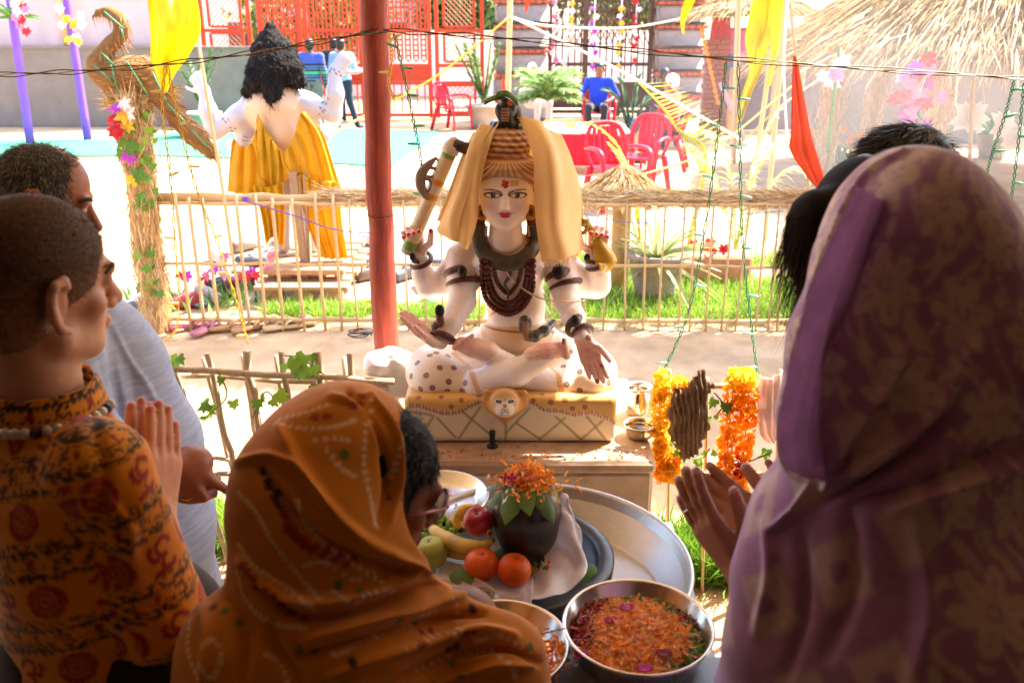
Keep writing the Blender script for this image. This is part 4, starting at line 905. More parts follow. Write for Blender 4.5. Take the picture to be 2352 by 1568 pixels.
# brick stall with little thatch roof, hung with goods
p = W(1640, 160, 16.5); st = thing('brick_stall', 'brick columned stall under a small thatch roof left of the hut', 'stall', (p[0], 16.5, 0))
nb = 0
mbk = MB().box((0, 0, 0), (.2, .2, .075), bev=.008); BR = mbk.mesh('brick', False); BR.materials.append(mat('brick', '9c5038', .9, .3, 14, .3))
for r_ in range(20):
    for c_ in range(2):
        inst('brick', BR, st, Matrix.Translation(Vector((p[0] - .1 + .21 * c_ + (.05 if r_ % 2 else 0), 16.5, .04 + r_ * .085))))
MB().box((p[0] + .02, 16.54, .85), (.40, .16, 1.7)).build('mortar_core', m_stone, st, False)
c = W(1730, 30, 16.5); straw_cone('', '', (c[0], 16.5, c[2] - .02), 1.15, .5, 1800, .3, 31, parent=st, wid=.02)
for px in (1690, 1790, 1850): q = W(px, 100, 16.8); MB().tube([(q[0], 16.8, 0), (q[0], 16.8, c[2])], .06, 7).build('post', m_bamboo, st)
MB().box((p[0] + 1.4, 17.6, .95), (2.2, .06, 1.9)).build('back_cloth', mat('dark_mauve', '6a5a60', .9), st, False)
for k, (px, py, cc, lab) in enumerate(((1655, 70, 'c03a3a', 'red hanging bag'), (1690, 95, 'c86a9a', 'pink folded cloth'), (1680, 125, '5a7ac0', 'blue folded cloth'), (1720, 110, 'd8b0c0', 'pale pink cloth'))):
    q = W(px, py, 16.6); v, f, uv = sheet([[q + A(-.16, 0, .22), q + A(.16, 0, .22)], [q + A(-.2, -.05, -.22), q + A(.2, -.05, -.22)]], 12, 8, .012, 3, world=True); single('hung_cloth', lab + ' hung under the small stall roof', 'cloth', v, f, cloth_mat('h' + cc, cc), group='goods hung in the stall')
MB().tube([W(1700, 420, 16) * A(1, 1, 0), W(1655, 190, 16)], .05, 6).thing('slanted_board', 'slanted pinkish plank leaning before the brick stall', 'plank', mat('pink_plank', 'c8a0a0', .8))
# marigold string hanging by the brick column
c0, c1 = W(1612, 70, 15.8), W(1648, 235, 15.8); t = thing('marigold_string', 'string of marigold heads hanging by the brick column', 'garland', c0)
MB().tube([c0, c1], .01, 4).build('string', m_ycord, t)
for q in np.linspace(c0, c1, 13): put_bloom(q, .055, m_mar, t, 8)
# ================================================================ bamboo poles, flags and pennants
def pole_px(label, a, b, Y, r, name='bamboo_pole', down=True, m=None, group='slim bamboo poles'):
    p1, p0 = W(*a, Y), W(*b, Y)
    if down: d = (p0 - p1) / (p0[2] - p1[2]); p0 = p1 + d * (0 - p1[2])
    return MB().tube(np.linspace(p0, p1 + (p1 - p0) * .15, 8), r, 8).thing(name, label, 'pole', m or m_bamboo, group=group, base=p0)
pole_px('slim bamboo pole rising behind the statue\'s cobra crest', (1172, -20), (1166, 240), 11.5, .035)
pole_px('bamboo pole just left of the orange red pennant', (1808, -20), (1768, 420), 7.9, .022)
pole_px('bamboo pole carrying the long yellow flag', (1792, -20), (1732, 400), 8.3, .022)
pole_px('bamboo pole in front of the brick stall', (1697, -20), (1690, 200), 13.0, .04)
pole_px('grey bamboo pole under the left eave of the hut', (1898, 170), (1892, 370), 12.4, .045)
pole_px('thin bamboo pole behind the black haired man', (2235, 190), (2228, 350), 12.5, .03)
m_yf = mat('yellow_satin', 'e8d20a', .6, .08, 6, .15, 200, transl=.45); m_of = mat('orange_red_flag', 'dd5a34', .8, .08, 6, .2, 300, transl=.4)
def flag(label, rows, amp=.012, nf=3, m=None, ph=0, name='flag', group='flags'):
    v, f, uv = sheet(rows, 36, 44, amp, nf, ph, .003); return single(name, label, 'flag', v, f, m or m_yf, group=group)
flag('broad yellow satin flag hanging above the straw bird', [[(338, -20, 4.9), (390, -20, 4.95), (452, -20, 4.9)], [(342, 60, 4.9), (400, 60, 4.85), (460, 70, 4.9)], [(346, 130, 4.9), (385, 130, 4.93), (438, 118, 4.9)], [(358, 175, 4.9), (375, 178, 4.9), (400, 172, 4.9)], [(372, 214, 4.9), (376, 215, 4.9), (381, 214, 4.9)]], .012, 2)
flag('long yellow flag with two tails on the right bamboo pole', [[(1742, -20, 8.1), (1770, -20, 8.15), (1804, -20, 8.1)], [(1722, 70, 8.1), (1755, 60, 8.2), (1798, 50, 8.1)], [(1716, 110, 8.1), (1742, 110, 8.1), (1775, 90, 8.1)], [(1724, 160, 8.1), (1738, 165, 8.1), (1755, 150, 8.1)], [(1706, 215, 8.1), (1716, 218, 8.1), (1730, 205, 8.1)], [(1692, 280, 8.1), (1697, 280, 8.1), (1704, 275, 8.1)]], .03, 2, ph=1)
flag('narrow second tail of yellow cloth beside the long yellow flag', [[(1765, 60, 8.05), (1785, 50, 8.0), (1802, 40, 8.05)], [(1768, 120, 8.05), (1778, 120, 8.0), (1788, 110, 8.05)], [(1770, 150, 8.05), (1774, 152, 8.0), (1778, 150, 8.05)], [(1764, 196, 8.05), (1765, 198, 8.0), (1767, 196, 8.05)]], .01, 2)
flag('small pointed yellow pennant at the top edge near the pillar', [[(1578, -15, 9), (1590, -15, 9), (1604, -15, 9)], [(1566, 25, 9), (1578, 22, 9), (1590, 15, 9)], [(1564, 55, 9), (1568, 55, 9), (1574, 50, 9)], [(1568, 78, 9), (1569, 78, 9), (1571, 78, 9)]], .01, 1)
flag('tall orange red pennant on a stick beside the purple shawl', [[(1822, 130, 5.2), (1824, 130, 5.2), (1827, 130, 5.2)], [(1818, 200, 5.2), (1828, 200, 5.18), (1842, 200, 5.2)], [(1816, 300, 5.2), (1838, 300, 5.17), (1862, 300, 5.2)], [(1816, 345, 5.2), (1845, 350, 5.2), (1882, 370, 5.2)], [(1850, 400, 5.2), (1870, 410, 5.2), (1893, 405, 5.2)], [(1880, 436, 5.2), (1885, 438, 5.2), (1892, 436, 5.2)]], .008, 2, m_of)
pole_px('thin stick holding the tall orange red pennant', (1826, 120), (1858, 440), 5.22, .008, 'flag_stick')
flag('tiny orange pennant above the cobra on the bamboo pole', [[(1154, 180, 11.3), (1155, 180, 11.3), (1157, 180, 11.3)], [(1150, 215, 11.3), (1156, 215, 11.3), (1163, 212, 11.3)], [(1150, 240, 11.3), (1157, 240, 11.3), (1166, 240, 11.3)]], 0, 1, m_of)
flag('small orange pennant at the top edge left of the dark gate', [[(1204, -10, 16), (1212, -10, 16), (1222, -10, 16)], [(1206, 10, 16), (1210, 10, 16), (1216, 10, 16)], [(1206, 30, 16), (1207, 30, 16), (1209, 30, 16)]], 0, 1, m_of)
# yellow and white cords strung across the courtyard
m_wcord = mat('white_cord', 'e8dcc8', .7, .1, 60)
for k, (pts, m_, r, lab) in enumerate([
    ([(1172, 38, 11.4), (1400, 150, 10), (1700, 320, 8.2)], m_wcord, .012, 'pale cord running from the bamboo pole down to the palms'),
    ([(1172, 38, 11.4), (1010, 170, 11), (830, 270, 10.6), (620, 390, 9)], m_ycord, .012, 'yellow cord slanting down left from the bamboo pole'),
    ([(1172, 40, 11.4), (1260, 60, 12), (1430, 65, 13), (1560, 45, 13)], m_wcord, .014, 'pale cord sagging across the dark gate'),
    ([(1345, 430, 6.6), (1480, 400, 6.8), (1640, 340, 7.4), (1830, 190, 8)], m_ycord, .008, 'yellow cord rising right over the red chairs'),
    ([(1808, 0, 7.8), (1800, 150, 7.6), (1808, 330, 7.4)], m_wcord, .009, 'pale hanging cord beside the orange red pennant'),
    ([(1700, 330, 8), (1800, 240, 8), (1900, 170, 9)], m_ycord, .007, 'thin yellow cord rising to the hut eave')]):
    cord('strung_cord', lab, [W(*p) for p in pts], r, m_, group='cords strung over the courtyard')
# ================================================================ near overhead cable and hanging fairy-light strings
m_gold = mat('gold_wire', '8a6a2a', .5)
def cable(label, pts, Y, n=3):
    t = thing('overhead_cable', label, 'cable', W(*pts[0], Y)); base = spline([W(*p, Y) for p in pts], 60)
    for k, m_ in enumerate((m_wire, m_gold, m_wire)[:n]):
        ph = k * 2.1; s_ = np.linspace(0, 40, 60); off = np.stack([0 * s_, .004 * np.sin(s_ + ph), .004 * np.cos(s_ + ph)], 1) + A(0, 0, .004 * (k - 1))
        MB().tube(base + off, .0018, 6).build('strand', m_, t)
cable('twisted dark cable crossing left of the red post', [(-40, 174), (250, 160), (560, 125), (870, 72)], 2.92)
cable('twisted dark cable running right from the red post', [(880, 70), (1200, 92), (1700, 138), (2400, 184)], 2.9)
def light_string(label, pts, m_, nb, r=.002, bulb='6ab89a', seed=0):
    g = np.random.default_rng(seed); P = spline([W(*p) for p in pts], 60); t = thing('fairy_light_string', label, 'string lights', P[0], 'hanging fairy light strings')
    mb = MB(); s_ = np.linspace(0, 60, 60); off = np.stack([.004 * np.sin(s_), .004 * np.cos(s_), 0 * s_], 1); mb.tube(P + off, r, 5); mb.tube(P - off, r, 5); mb.build('twisted_wire', m_, t)
    for k in np.linspace(6, 56, nb).astype(int):
        d = A(g.choice((-1, 1)) * 1.0, -.3, g.uniform(-.2, .4)); p0 = P[k]; MB().tube([p0, p0 + d * .018, p0 + d * .034], [.0045, .005, .003], 6).build('bulb', mat('bulb_' + bulb, bulb, .3, .05, transl=.3), t)
m_green = mat('green_wire', '2f7a52', .5, .1)
light_string('green fairy light string hanging right of the red post', [(905, 78, 2.86), (925, 160, 2.86), (950, 280, 2.86), (966, 360, 2.86), (975, 470, 2.9)], m_green, 7, seed=1)
light_string('left strand of the green fairy lights hung from the cable', [(1668, 140, 2.8), (1650, 300, 2.8), (1620, 520, 2.8), (1580, 720, 2.78), (1520, 862, 2.7)], m_green, 7, seed=2, bulb='9ad0c8')
light_string('right strand of the green fairy lights hung from the cable', [(1695, 140, 2.8), (1700, 350, 2.8), (1705, 550, 2.8), (1725, 740, 2.75), (1742, 868, 2.66)], m_green, 7, seed=3, bulb='9ad0c8')
light_string('green fairy light string above the black haired man', [(2330, 184, 2.8), (2310, 260, 2.8), (2280, 350, 2.8), (2265, 410, 2.8)], m_green, 4, seed=4)
light_string('outermost right green fairy light string', [(2352, 190, 2.78), (2342, 300, 2.78), (2328, 420, 2.78), (2318, 490, 2.78)], m_green, 4, seed=5)
light_string('left yellow fairy light string below the yellow flag', [(380, 150, 2.88), (372, 250, 2.9), (388, 370, 2.9), (400, 520, 2.95), (410, 700, 3.0), (395, 770, 3.1), (330, 805, 3.1)], m_ycord, 7, bulb='e8d890', seed=6)
light_string('right yellow fairy light string crossing the far fence', [(384, 150, 2.88), (410, 270, 2.9), (450, 430, 2.92), (500, 560, 3.0), (545, 700, 3.05), (570, 790, 3.1)], m_ycord, 8, bulb='e8d890', seed=7)
light_string('short yellow wire tangle beside the red post top', [(893, 75, 2.88), (900, 130, 2.88), (893, 190, 2.88), (905, 230, 2.9)], m_ycord, 3, bulb='e8d890', seed=8)
# ================================================================ straw bird on a straw-wrapped post
m_sc = mat('straw_core', 'c29a66'); YB = 5.42
def wpx(L_, Y): return [W(*p, Y) for p in L_]
t = thing('straw_post', 'vine wound straw post carrying the straw bird', 'post', A(*(W(365, 752, YB) * A(1, 1, 0))))
P = wpx([(300, 215), (312, 300), (322, 400), (335, 520), (345, 620), (362, 752)], YB); P[-1][2] = -.01
MB().tube(P, [.078, .07, .075, .08, .075, .085], 12, 40).build('post_core', m_sc, t)
for i in range(5):
    v, f, c = straw_wrap(P[i], P[i + 1], .082, 520, .16, 40 + i, out=.12, wid=.006); part('straw_binding', v, f, m_straw, t, c, False)['kind'] = 'stuff'
bt = thing('straw_bird', 'long necked straw bird with drooping tail on the post', 'sculpture', W(300, 240, YB), None)
s = SDF(.03); wp = lambda x, y, d=0: W(x, y, YB + d)
s.chain([wp(212, 40), wp(228, 30), wp(250, 28), wp(270, 40), wp(280, 62), wp(276, 82), wp(258, 100), wp(238, 122), wp(226, 145), wp(232, 165), wp(255, 182)], [.008, .018, .028, .034, .036, .037, .04, .046, .058, .07, .085])
s.ell(wp(312, 162), (.15, .11, .085), fr3((1, 0, -.2))[:, [1, 0, 2]] if False else None); s.ell(wp(285, 172), (.12, .11, .09))
s.chain([wp(340, 180), wp(372, 215), wp(400, 262), wp(445, 310), wp(487, 352)], [.085, .07, .055, .06, .04])
v, f, _ = s.mesh(.012); v = v + vnorm(v, f) * (.004 * noise3(v, 18, 1))[:, None]; part('bird_body', v, f, mat('bird_straw', '8f6436', .9, .3, 16, .8, 60, stretch=(4, 18, 18), bdist=.01), bt)
N = vnorm(v, f); ix = RNG.integers(0, len(v), 1500); tx = np.where((v[ix, 0] > wp(345, 0)[0])[:, None], A(.75, 0, -.7), A(1, 0, -.05)); nk = v[ix, 2] > wp(0, 130)[2]; tx[nk & (v[ix, 0] < wp(300, 0)[0])] = A(.2, 0, -1)
sv, sf, m = strands(v[ix], tx + N[ix] * .15 + RNG.normal(size=(len(ix), 3)) * .2, RNG.uniform(.03, .08, len(ix)), .005, 0, 2); part('bird_straw', sv, sf, m_straw, bt, np.repeat(lin_pick(('a87c44', '84582c', 'c09a60', '946838'), len(ix), RNG), m, 0), False)['kind'] = 'stuff'
v, f, c = straw_wrap(wp(252, 222), wp(342, 230), .06, 900, .09, 77, out=.03, cols=('b8925e', '94703c', 'c8a874')); part('straw_nest', v, f, m_straw, bt, c, False)['kind'] = 'stuff'
MB().tube([wp(250, 222), wp(345, 232)], .058, 12).build('nest_roll', m_sc, bt)
for k in range(9):
    mb = MB(); a, b = [((232, 120), (262, 150)), ((240, 28), (284, 66)), ((278, 62), (284, 92)), ((216, 150), (260, 190)), ((255, 150), (272, 215)), ((290, 140), (340, 220)), ((350, 165), (382, 235)), ((385, 240), (430, 285)), ((440, 300), (480, 340))][k]
    mb.tube([wp(*a, -.10), wp((a[0] + b[0]) / 2, (a[1] + b[1]) / 2, -.125), wp(*b, -.10)], .005, 5, 8); mb.build('green_cord', m_green, bt)
# vine and artificial flowers on the post
for k, (pts, n, lab) in enumerate((([(318, 240), (345, 300), (330, 360), (350, 400)], 16, 'upper ivy winding round the straw post'), ([(300, 380), (340, 420), (318, 470), (350, 480)], 14, 'middle ivy winding round the straw post'), ([(325, 560), (350, 600), (330, 650), (372, 690)], 12, 'lower ivy winding round the straw post'))):
    vine(lab, wpx(pts, YB - .1), n, .06, .035, 30 + k, 'ivy on the straw post')
fl_ = thing('flower_spray', 'bunch of white red and purple flowers on the straw post', 'flowers', W(268, 300, YB - .1))
for p, m_, r in (((268, 250), m_fmag, .05), ((285, 268), m_fyel, .06), ((300, 262), m_fwht, .06), ((265, 275), m_fred, .055), ((296, 290), m_fyel, .05), ((298, 360), m_fmag, .06), ((308, 412), m_fyel, .055), ((288, 240), m_fwht, .05)): put_bloom(W(*p, YB - .12), r, m_, fl_, 6)
for p in ((300, 285), (285, 320), (295, 330), (315, 390), (310, 400), (280, 345), (305, 340)): inst('leaf', LEAF_IVY[0], fl_, mtx(W(*p, YB - .12), (0, -1, .3), (0, 0, -1), .08, RNG.uniform(-1, 1)))
o = thing('red_rose', 'single red artificial rose on the straw post', 'flower', W(265, 300, YB - .14))
for k in range(3): put_bloom(W(267, 278 + 0 * k, YB - .14 - .012 * k) if False else W(266, 302, YB - .14 - .012 * k), .06 - .014 * k, m_fred, o, 7, name='petal_ring')
# ================================================================ second statue seen from behind on pallets
YS = 6.6; s2x = W(655, 500, YS)[0]; m_s2 = mat('white_enamel', attr=True, rough=.35, var=.05, vs=8, bump=.05, spec=.5)
zU = W(690, 612, 6.15)[2]; zL = W(690, 655, 5.95)[2]
pal = thing('pallet_stack', 'stacked wooden pallets carrying the dark haired statue', 'pallet', (W(690, 715, 5.95)[0], 6.5, 0))
xa, xb = W(585, 650, 5.95)[0], W(800, 650, 5.95)[0]
for k, y in enumerate(np.linspace(5.98, 7.0, 6)): MB().box(((xa + xb) / 2 + RNG.normal() * .01, y, zL - .015), (xb - xa, .15, .03), bev=.004).build('plank', m_wood, pal, False)
for x in (xa + .12, (xa + xb) / 2, xb - .12):
    for y in (6.0, 6.95): MB().box((x, y, (zL - .034) / 2), (.12, .12, zL - .036), bev=.006).build('block', m_wood, pal, False)
xa2, xb2 = W(600, 615, 6.1)[0], W(792, 615, 6.1)[0]
for k, y in enumerate(np.linspace(6.13, 7.0, 5)): MB().box(((xa2 + xb2) / 2, y, zU - .02), (xb2 - xa2, .15, .04), bev=.004).build('plank', m_wood, pal, False)
for x in np.linspace(xa2 + .06, xb2 - .06, 5):
    for y in (6.15, 6.95): MB().box((x, y, (zL + zU - .04) / 2), (.05, .06, zU - .042 - zL), bev=.004).build('block', m_wood, pal, False)
st2 = thing('standing_statue', 'white four armed standing statue with long black hair seen from behind', 'statue', (s2x, YS, zU))
q = lambda x, y, d=0: W(x, y, YS + d)
s = SDF(.04); k = M(1, YS)
s.chain([q(652, 345), q(648, 300), q(632, 235), q(630, 205)], [.13, .17, .19, .14], 1); s.ell(q(635, 250), (.25, .13, .16), None, 1)
s.cap(q(630, 205), q(628, 165), .07, .065, 0); s.ell(q(628, 125, .02), (.10, .12, .13), None, 0)
s.chain([q(592, 232), q(548, 268), q(492, 302)], [.085, .078, .06], 0); s.chain([q(492, 302), q(478, 255, -.02), q(470, 212, .0)], [.062, .06, .042], 0)
s.chain([q(655, 215), q(710, 240), q(765, 262)], [.085, .078, .06], 0); s.chain([q(765, 262), q(770, 215, -.02), q(769, 165)], [.062, .06, .044], 0)
s.chain([q(588, 255, .05), q(565, 300, .05), q(553, 345, .08)], [.075, .065, .055], 0); s.chain([q(690, 250, .05), q(715, 285, .05), q(742, 312, .1)], [.075, .065, .055], 0)
s.cap(q(742, 312, .1), q(770, 280, .4), .055, .04); s.cap(q(553, 345, .08), q(530, 330, .38), .055, .04)
hand_prims(s, q(470, 212), q(452, 182, .02) - q(470, 212), A(.3, 1, 0), 1, .24, (.9, .9, .9, .9), k=.015); hand_prims(s, q(769, 165), q(790, 138, .0) - q(769, 165), A(-.2, 1, -.2), -1, .25, (.9, .9, .9, .9), k=.015)
for x in (632, 700): s.chain([A(q(x, 350)[0], YS, q(x, 350)[2]), A(q(x, 350)[0], YS, zU + .45), A(q(x, 350)[0], YS, zU + .06)], [.12, .085, .06], 0); s.cap(A(q(x, 350)[0], YS, zU + .05), A(q(x, 350)[0], YS + .2, zU + .04), .05, .04, 0)
s.ell(q(655, 365), (.17, .13, .13), None, 1)
v, f, ci = s.mesh(.014); col = np.where((ci == 1)[:, None], lin('d0ac8c'), lin('b8b0b4')); col = np.where(((ci == 1) & (v[:, 1] > YS))[:, None], lin('b8b0b4'), col)
for a, b in (((468, 178), (505, 165)), ): pass
Pp = PX(v)
for c, d in (((512, 268), (538, 300)), ((748, 230), (738, 258)), ((560, 318), (592, 326)), ((722, 312), (742, 296)), ((752, 158), (778, 168))):
    a = np.asarray(c, float); b = np.asarray(d, float)
    for off in (-4, 4):
        u = (b - a) / np.linalg.norm(b - a); nrm = A(-u[1], u[0]) * off; dd, tt, _ = seg_dist(Pp, [a + nrm - u * 8, b + nrm + u * 8]); col = np.where(((dd < 1.2) & (np.sin(tt * 40) > 0) & (v[:, 1] < YS + .05))[:, None], lin('2a2422'), col)
part('statue_body', v, f, m_s2, st2, col)
s = SDF(.03); s.ell(q(628, 130, -.02), (.14, .14, .17)); s.chain([q(622, 70), q(622, 90), q(626, 110)], [.05, .07, .12]); s.chain([q(615, 130, -.03), q(600, 180, -.1), q(570, 212, -.08)], [.12, .11, .05]); s.chain([q(645, 130, -.03), q(665, 165, -.1), q(688, 190, -.08)], [.12, .10, .05]); s.chain([q(626, 150, -.1), q(626, 200, -.17), q(624, 240, -.17)], [.12, .075, .035])
v, f, _ = s.mesh(.014); v = v + vnorm(v, f) * (.02 * noise3(v, 11, 2, 2))[:, None]; part('hair', v, f, mat('black_wavy_hair', '1a1513', .8, .5, 30, 1, 40, bdist=.02, spec=.1), st2)
N = vnorm(v, f); ix = RNG.integers(0, len(v), 3000); D = A(0, -.15, -1) + N[ix] * .25 + RNG.normal(size=(len(ix), 3)) * .25; sv, sf, m = strands(v[ix], D, RNG.uniform(.012, .035, len(ix)), .005, 0, 3, .8); part('hair_curls', sv, sf, mat('hair_grey_black', '221c1a', .8, .5, 60, 0), st2, smooth=False)['kind'] = 'stuff'
m_sat = mat('yellow_brocade', 'dca818', .5, .12, 9, .3, 120, transl=.4)
cl = thing('yellow_brocade_cloth', 'shiny yellow brocade cloth draped round the standing statue', 'cloth', (s2x, YS, zU))
for i, rows in enumerate(([[(534, 318), (560, 338), (582, 318), (592, 262)], [(528, 360), (560, 370), (600, 365), (640, 345)], [(524, 400), (560, 410), (600, 415), (650, 395)], [(522, 440), (560, 448), (600, 470), (652, 425)]],
                          [[(592, 262), (610, 300), (635, 335), (655, 350)], [(590, 330), (615, 350), (640, 370), (660, 380)], [(592, 400), (620, 420), (640, 425), (690, 392)]],
                          [[(655, 350), (672, 320), (690, 262), (700, 258)], [(655, 375), (690, 360), (715, 310), (742, 312)], [(665, 395), (705, 405), (740, 400), (770, 395)], [(690, 395), (720, 430), (745, 430), (786, 440)]],
                          [[(580, 425), (610, 430), (650, 420)], [(600, 490), (625, 500), (655, 490)], [(612, 560), (630, 545), (652, 575)]],
                          [[(688, 400), (720, 410), (782, 420)], [(700, 490), (735, 500), (785, 500)], [(735, 590), (765, 595), (800, 592)]])):
    v, f, uv = sheet([[(x, y, YS - .2 - .02 * i) for x, y in r] for r in rows], 46, 46, .016, 4, i * 1.3, .005); part('cloth_panel', v, f, m_sat, cl)
sup = thing('wooden_prop', 'rough wooden prop post behind the standing statue\'s legs', 'post', W(690, 612, 6.28) * A(1, 1, 0) + A(0, 0, zU)); a = W(672, 395, 6.3); b = W(700, 612, 6.28); MB().box((a + b) / 2, (.05, .05, np.linalg.norm(a - b)), np.stack(frame(a - b), 1), bev=.004).build('post_shaft', m_wood, sup, False)
a = W(700, 400, 6.33); b = W(712, 600, 6.33); MB().box((a + b) / 2, (.07, .02, np.linalg.norm(a - b)), np.stack(frame(a - b), 1)).build('board', m_wood, sup, False)
# ================================================================ shoes and slippers
def shoe_parts(style, m, L=.26):
    if style == 'slipper':
        out = [(.0, -.5), (.13, -.46), (.16, -.3), (.13, -.05), (.17, .2), (.19, .36), (.12, .48), (0, .5), (-.13, .46), (-.18, .3), (-.15, .05), (-.12, -.2), (-.15, -.36), (-.11, -.47)]
        mb = MB().prism([(x * L, y * L, 0) for x, y in out], (0, 0, 1), .022); a = [mb.mesh('sole')]
        mb = MB()
        for s_ in (-1, 1): mb.tube([(s_ * .155 * L, .02 * L, .02), (s_ * .12 * L, .16 * L, .05), (0, .34 * L, .045), (0, .36 * L, .02)], [.014, .017, .010, .006], 6, 12, flat=.4)
        a.append(mb.mesh('strap'))
    elif style == 'clog':
        out = [(.0, -.5), (.14, -.45), (.17, -.3), (.14, -.05), (.17, .2), (.18, .36), (.11, .48), (0, .5), (-.12, .46), (-.18, .3), (-.15, .05), (-.13, -.2), (-.15, -.36), (-.11, -.47)]
        mb = MB(); v = [(x * L, y * L, 0) for x, y in out] + [(x * L * .92, y * L * .97, .05 if y < -.1 else .03) for x, y in out]; k = len(out); mb.add(v, [tuple(range(k - 1, -1, -1)), tuple(range(k, 2 * k))] + [(i, (i + 1) % k, k + (i + 1) % k, k + i) for i in range(k)]); a = [mb.mesh('sole')]
        v, f, _ = sheet([[(-.175 * L, .02 * L, .03), (-.14 * L, .04 * L, .075), (0, .06 * L, .095), (.14 * L, .04 * L, .075), (.165 * L, .02 * L, .03)], [(-.18 * L, .25 * L, .03), (-.14 * L, .25 * L, .06), (0, .26 * L, .075), (.14 * L, .25 * L, .06), (.18 * L, .25 * L, .03)], [(-.12 * L, .44 * L, .03), (-.08 * L, .46 * L, .04), (0, .48 * L, .045), (.08 * L, .46 * L, .04), (.12 * L, .44 * L, .03)]], 14, 10, th=.006, world=True); a.append(make_mesh('upper', v, f))
    else:
        s = SDF(.02); s.cap((0, -.38 * L, .05), (0, .36 * L, .035), .043, .04); s.cap((0, -.38 * L, .07), (0, -.05 * L, .075), .036, .03); s.box((0, 0, .012), (.045, .5 * L, .014), .012); s.cap((0, -.34 * L, .12), (0, -.12 * L, .10), .03, .022, neg=True, k=.008); v, f, _ = s.mesh(.009); v[:, 2] = np.maximum(v[:, 2], 0); a = [make_mesh('upper', v, f)]
        mb = MB()
        for k in range(4): mb.tube([(-.028, (.02 + .06 * k) * L, .085 - .008 * k), (.028, (.03 + .06 * k) * L, .085 - .008 * k)], .004, 5)
        a.append(mb.mesh('laces'))
    for me in a: me.materials.append(m if me.name.split('.')[0] != 'laces' else mat('lace', 'e8e4de', .8))
    return a
SHOE = {}
def put_shoe(label, style, colr, p, rot, group, tilt=0, L=.26):
    key = (style, colr)
    if key not in SHOE: SHOE[key] = shoe_parts(style, mat('shoe_' + colr, colr, .6, .15, 20, .2, 90))
    nm = 'sandal' if 'sandal' in label else {'slipper': 'slipper', 'clog': 'sandal', 'shoe': 'shoe'}[style]
    t = thing(nm, label, nm, p, group); t.rotation_euler = (tilt, 0, rot)
    pr_ = t
    for me in SHOE[key]: o = bpy.data.objects.new(me.name.split('.')[0], me); COL.objects.link(o); o.parent = pr_; pr_ = o
    return t
grp = 'footwear left along the far fence'
for (px, py, rot, st_, c, lab) in ((437, 752, -1.1, 'slipper', 'b8666a', 'left pink rubber slipper of the pair at the straw post'), (474, 760, -.35, 'slipper', 'b8707a', 'right pink rubber slipper of the pair at the straw post'), (522, 756, -1.25, 'slipper', 'b98a5e', 'left tan sandal of the pair by the far fence'), (575, 756, -.75, 'slipper', 'b98a5e', 'right tan sandal of the pair by the far fence'), (612, 748, -1.2, 'slipper', 'a88a70', 'half hidden brown slipper behind the tan sandals'), (650, 754, -1.15, 'slipper', 'cfae80', 'light beige sandal farthest right on the path'), (684, 748, -1.1, 'slipper', 'a88a70', 'brown slipper beside the light beige sandal')):
    put_shoe(lab, st_, c, G(px, py) + A(0, 0, .006), rot, grp)
cols = [('d8d4d0', 'white'), ('3a3a44', 'black'), ('8a2f3a', 'maroon'), ('6a7a94', 'blue grey'), ('b0a090', 'beige'), ('5a4a40', 'brown')]
spots = [(300, 700, 0), (285, 725, 0), (420, 705, 0), (445, 698, 0), (480, 690, 0), (520, 640, 0), (545, 622, 0), (580, 610, 0), (615, 600, 0), (640, 592, 0), (500, 600, 0), (560, 575, 0), (600, 560, 0), (640, 555, 0), (700, 560, 0), (820, 600, 0), (850, 560, 0), (850, 640, 0), (830, 690, 0), (930, 640, 0), (975, 660, 0), (1000, 600, 0), (960, 570, 0), (740, 570, 0), (780, 555, 0), (510, 665, 0), (545, 660, 0), (990, 690, 0)]
PLACE = ['behind the straw post near the kurta wearer\'s chest', 'at the very foot of the straw post on its left', 'lying just inside the fence right of the straw post', 'inside the fence behind the pink slippers', 'in front of the pink flowering plant', 'above the pink flowers left of the pallets', 'left of the lower pallet edge', 'beside the upper pallet\'s left corner', 'touching the upper pallet\'s left end', 'at the statue\'s left foot on the heap', 'far left of the heap near the yellow light string', 'on the heap below the yellow brocade\'s left hem', 'under the brocade\'s pointed left tip', 'between brocade tip and wooden prop', 'behind the wooden prop', 'just left of the red post at mid rail height', 'hidden beside the red post above the mid rail', 'left of the red post below the mid rail', 'at the foot of the red post behind the fence', 'right of the red post under the axe hand', 'below the statue\'s raised left elbow', 'left of the statue\'s upper arm at mid rail', 'right of the red post near the axe hilt', 'right of the wooden prop on the sand', 'under the brocade\'s right hem', 'nearest the fence below the pink blooms', 'left end of the lower pallet shadow', 'low behind the statue\'s blessing hand']
for i, (x, y, _) in enumerate(spots):
    c, nm = cols[i % 6]; put_shoe(f'{nm} {"shoe" if i % 3 else "slipper"} {PLACE[i]}', 'shoe' if i % 3 else 'slipper', c, G(x, y) + A(0, 0, .004), RNG.uniform(-3, 3), 'heaped footwear behind the far fence')
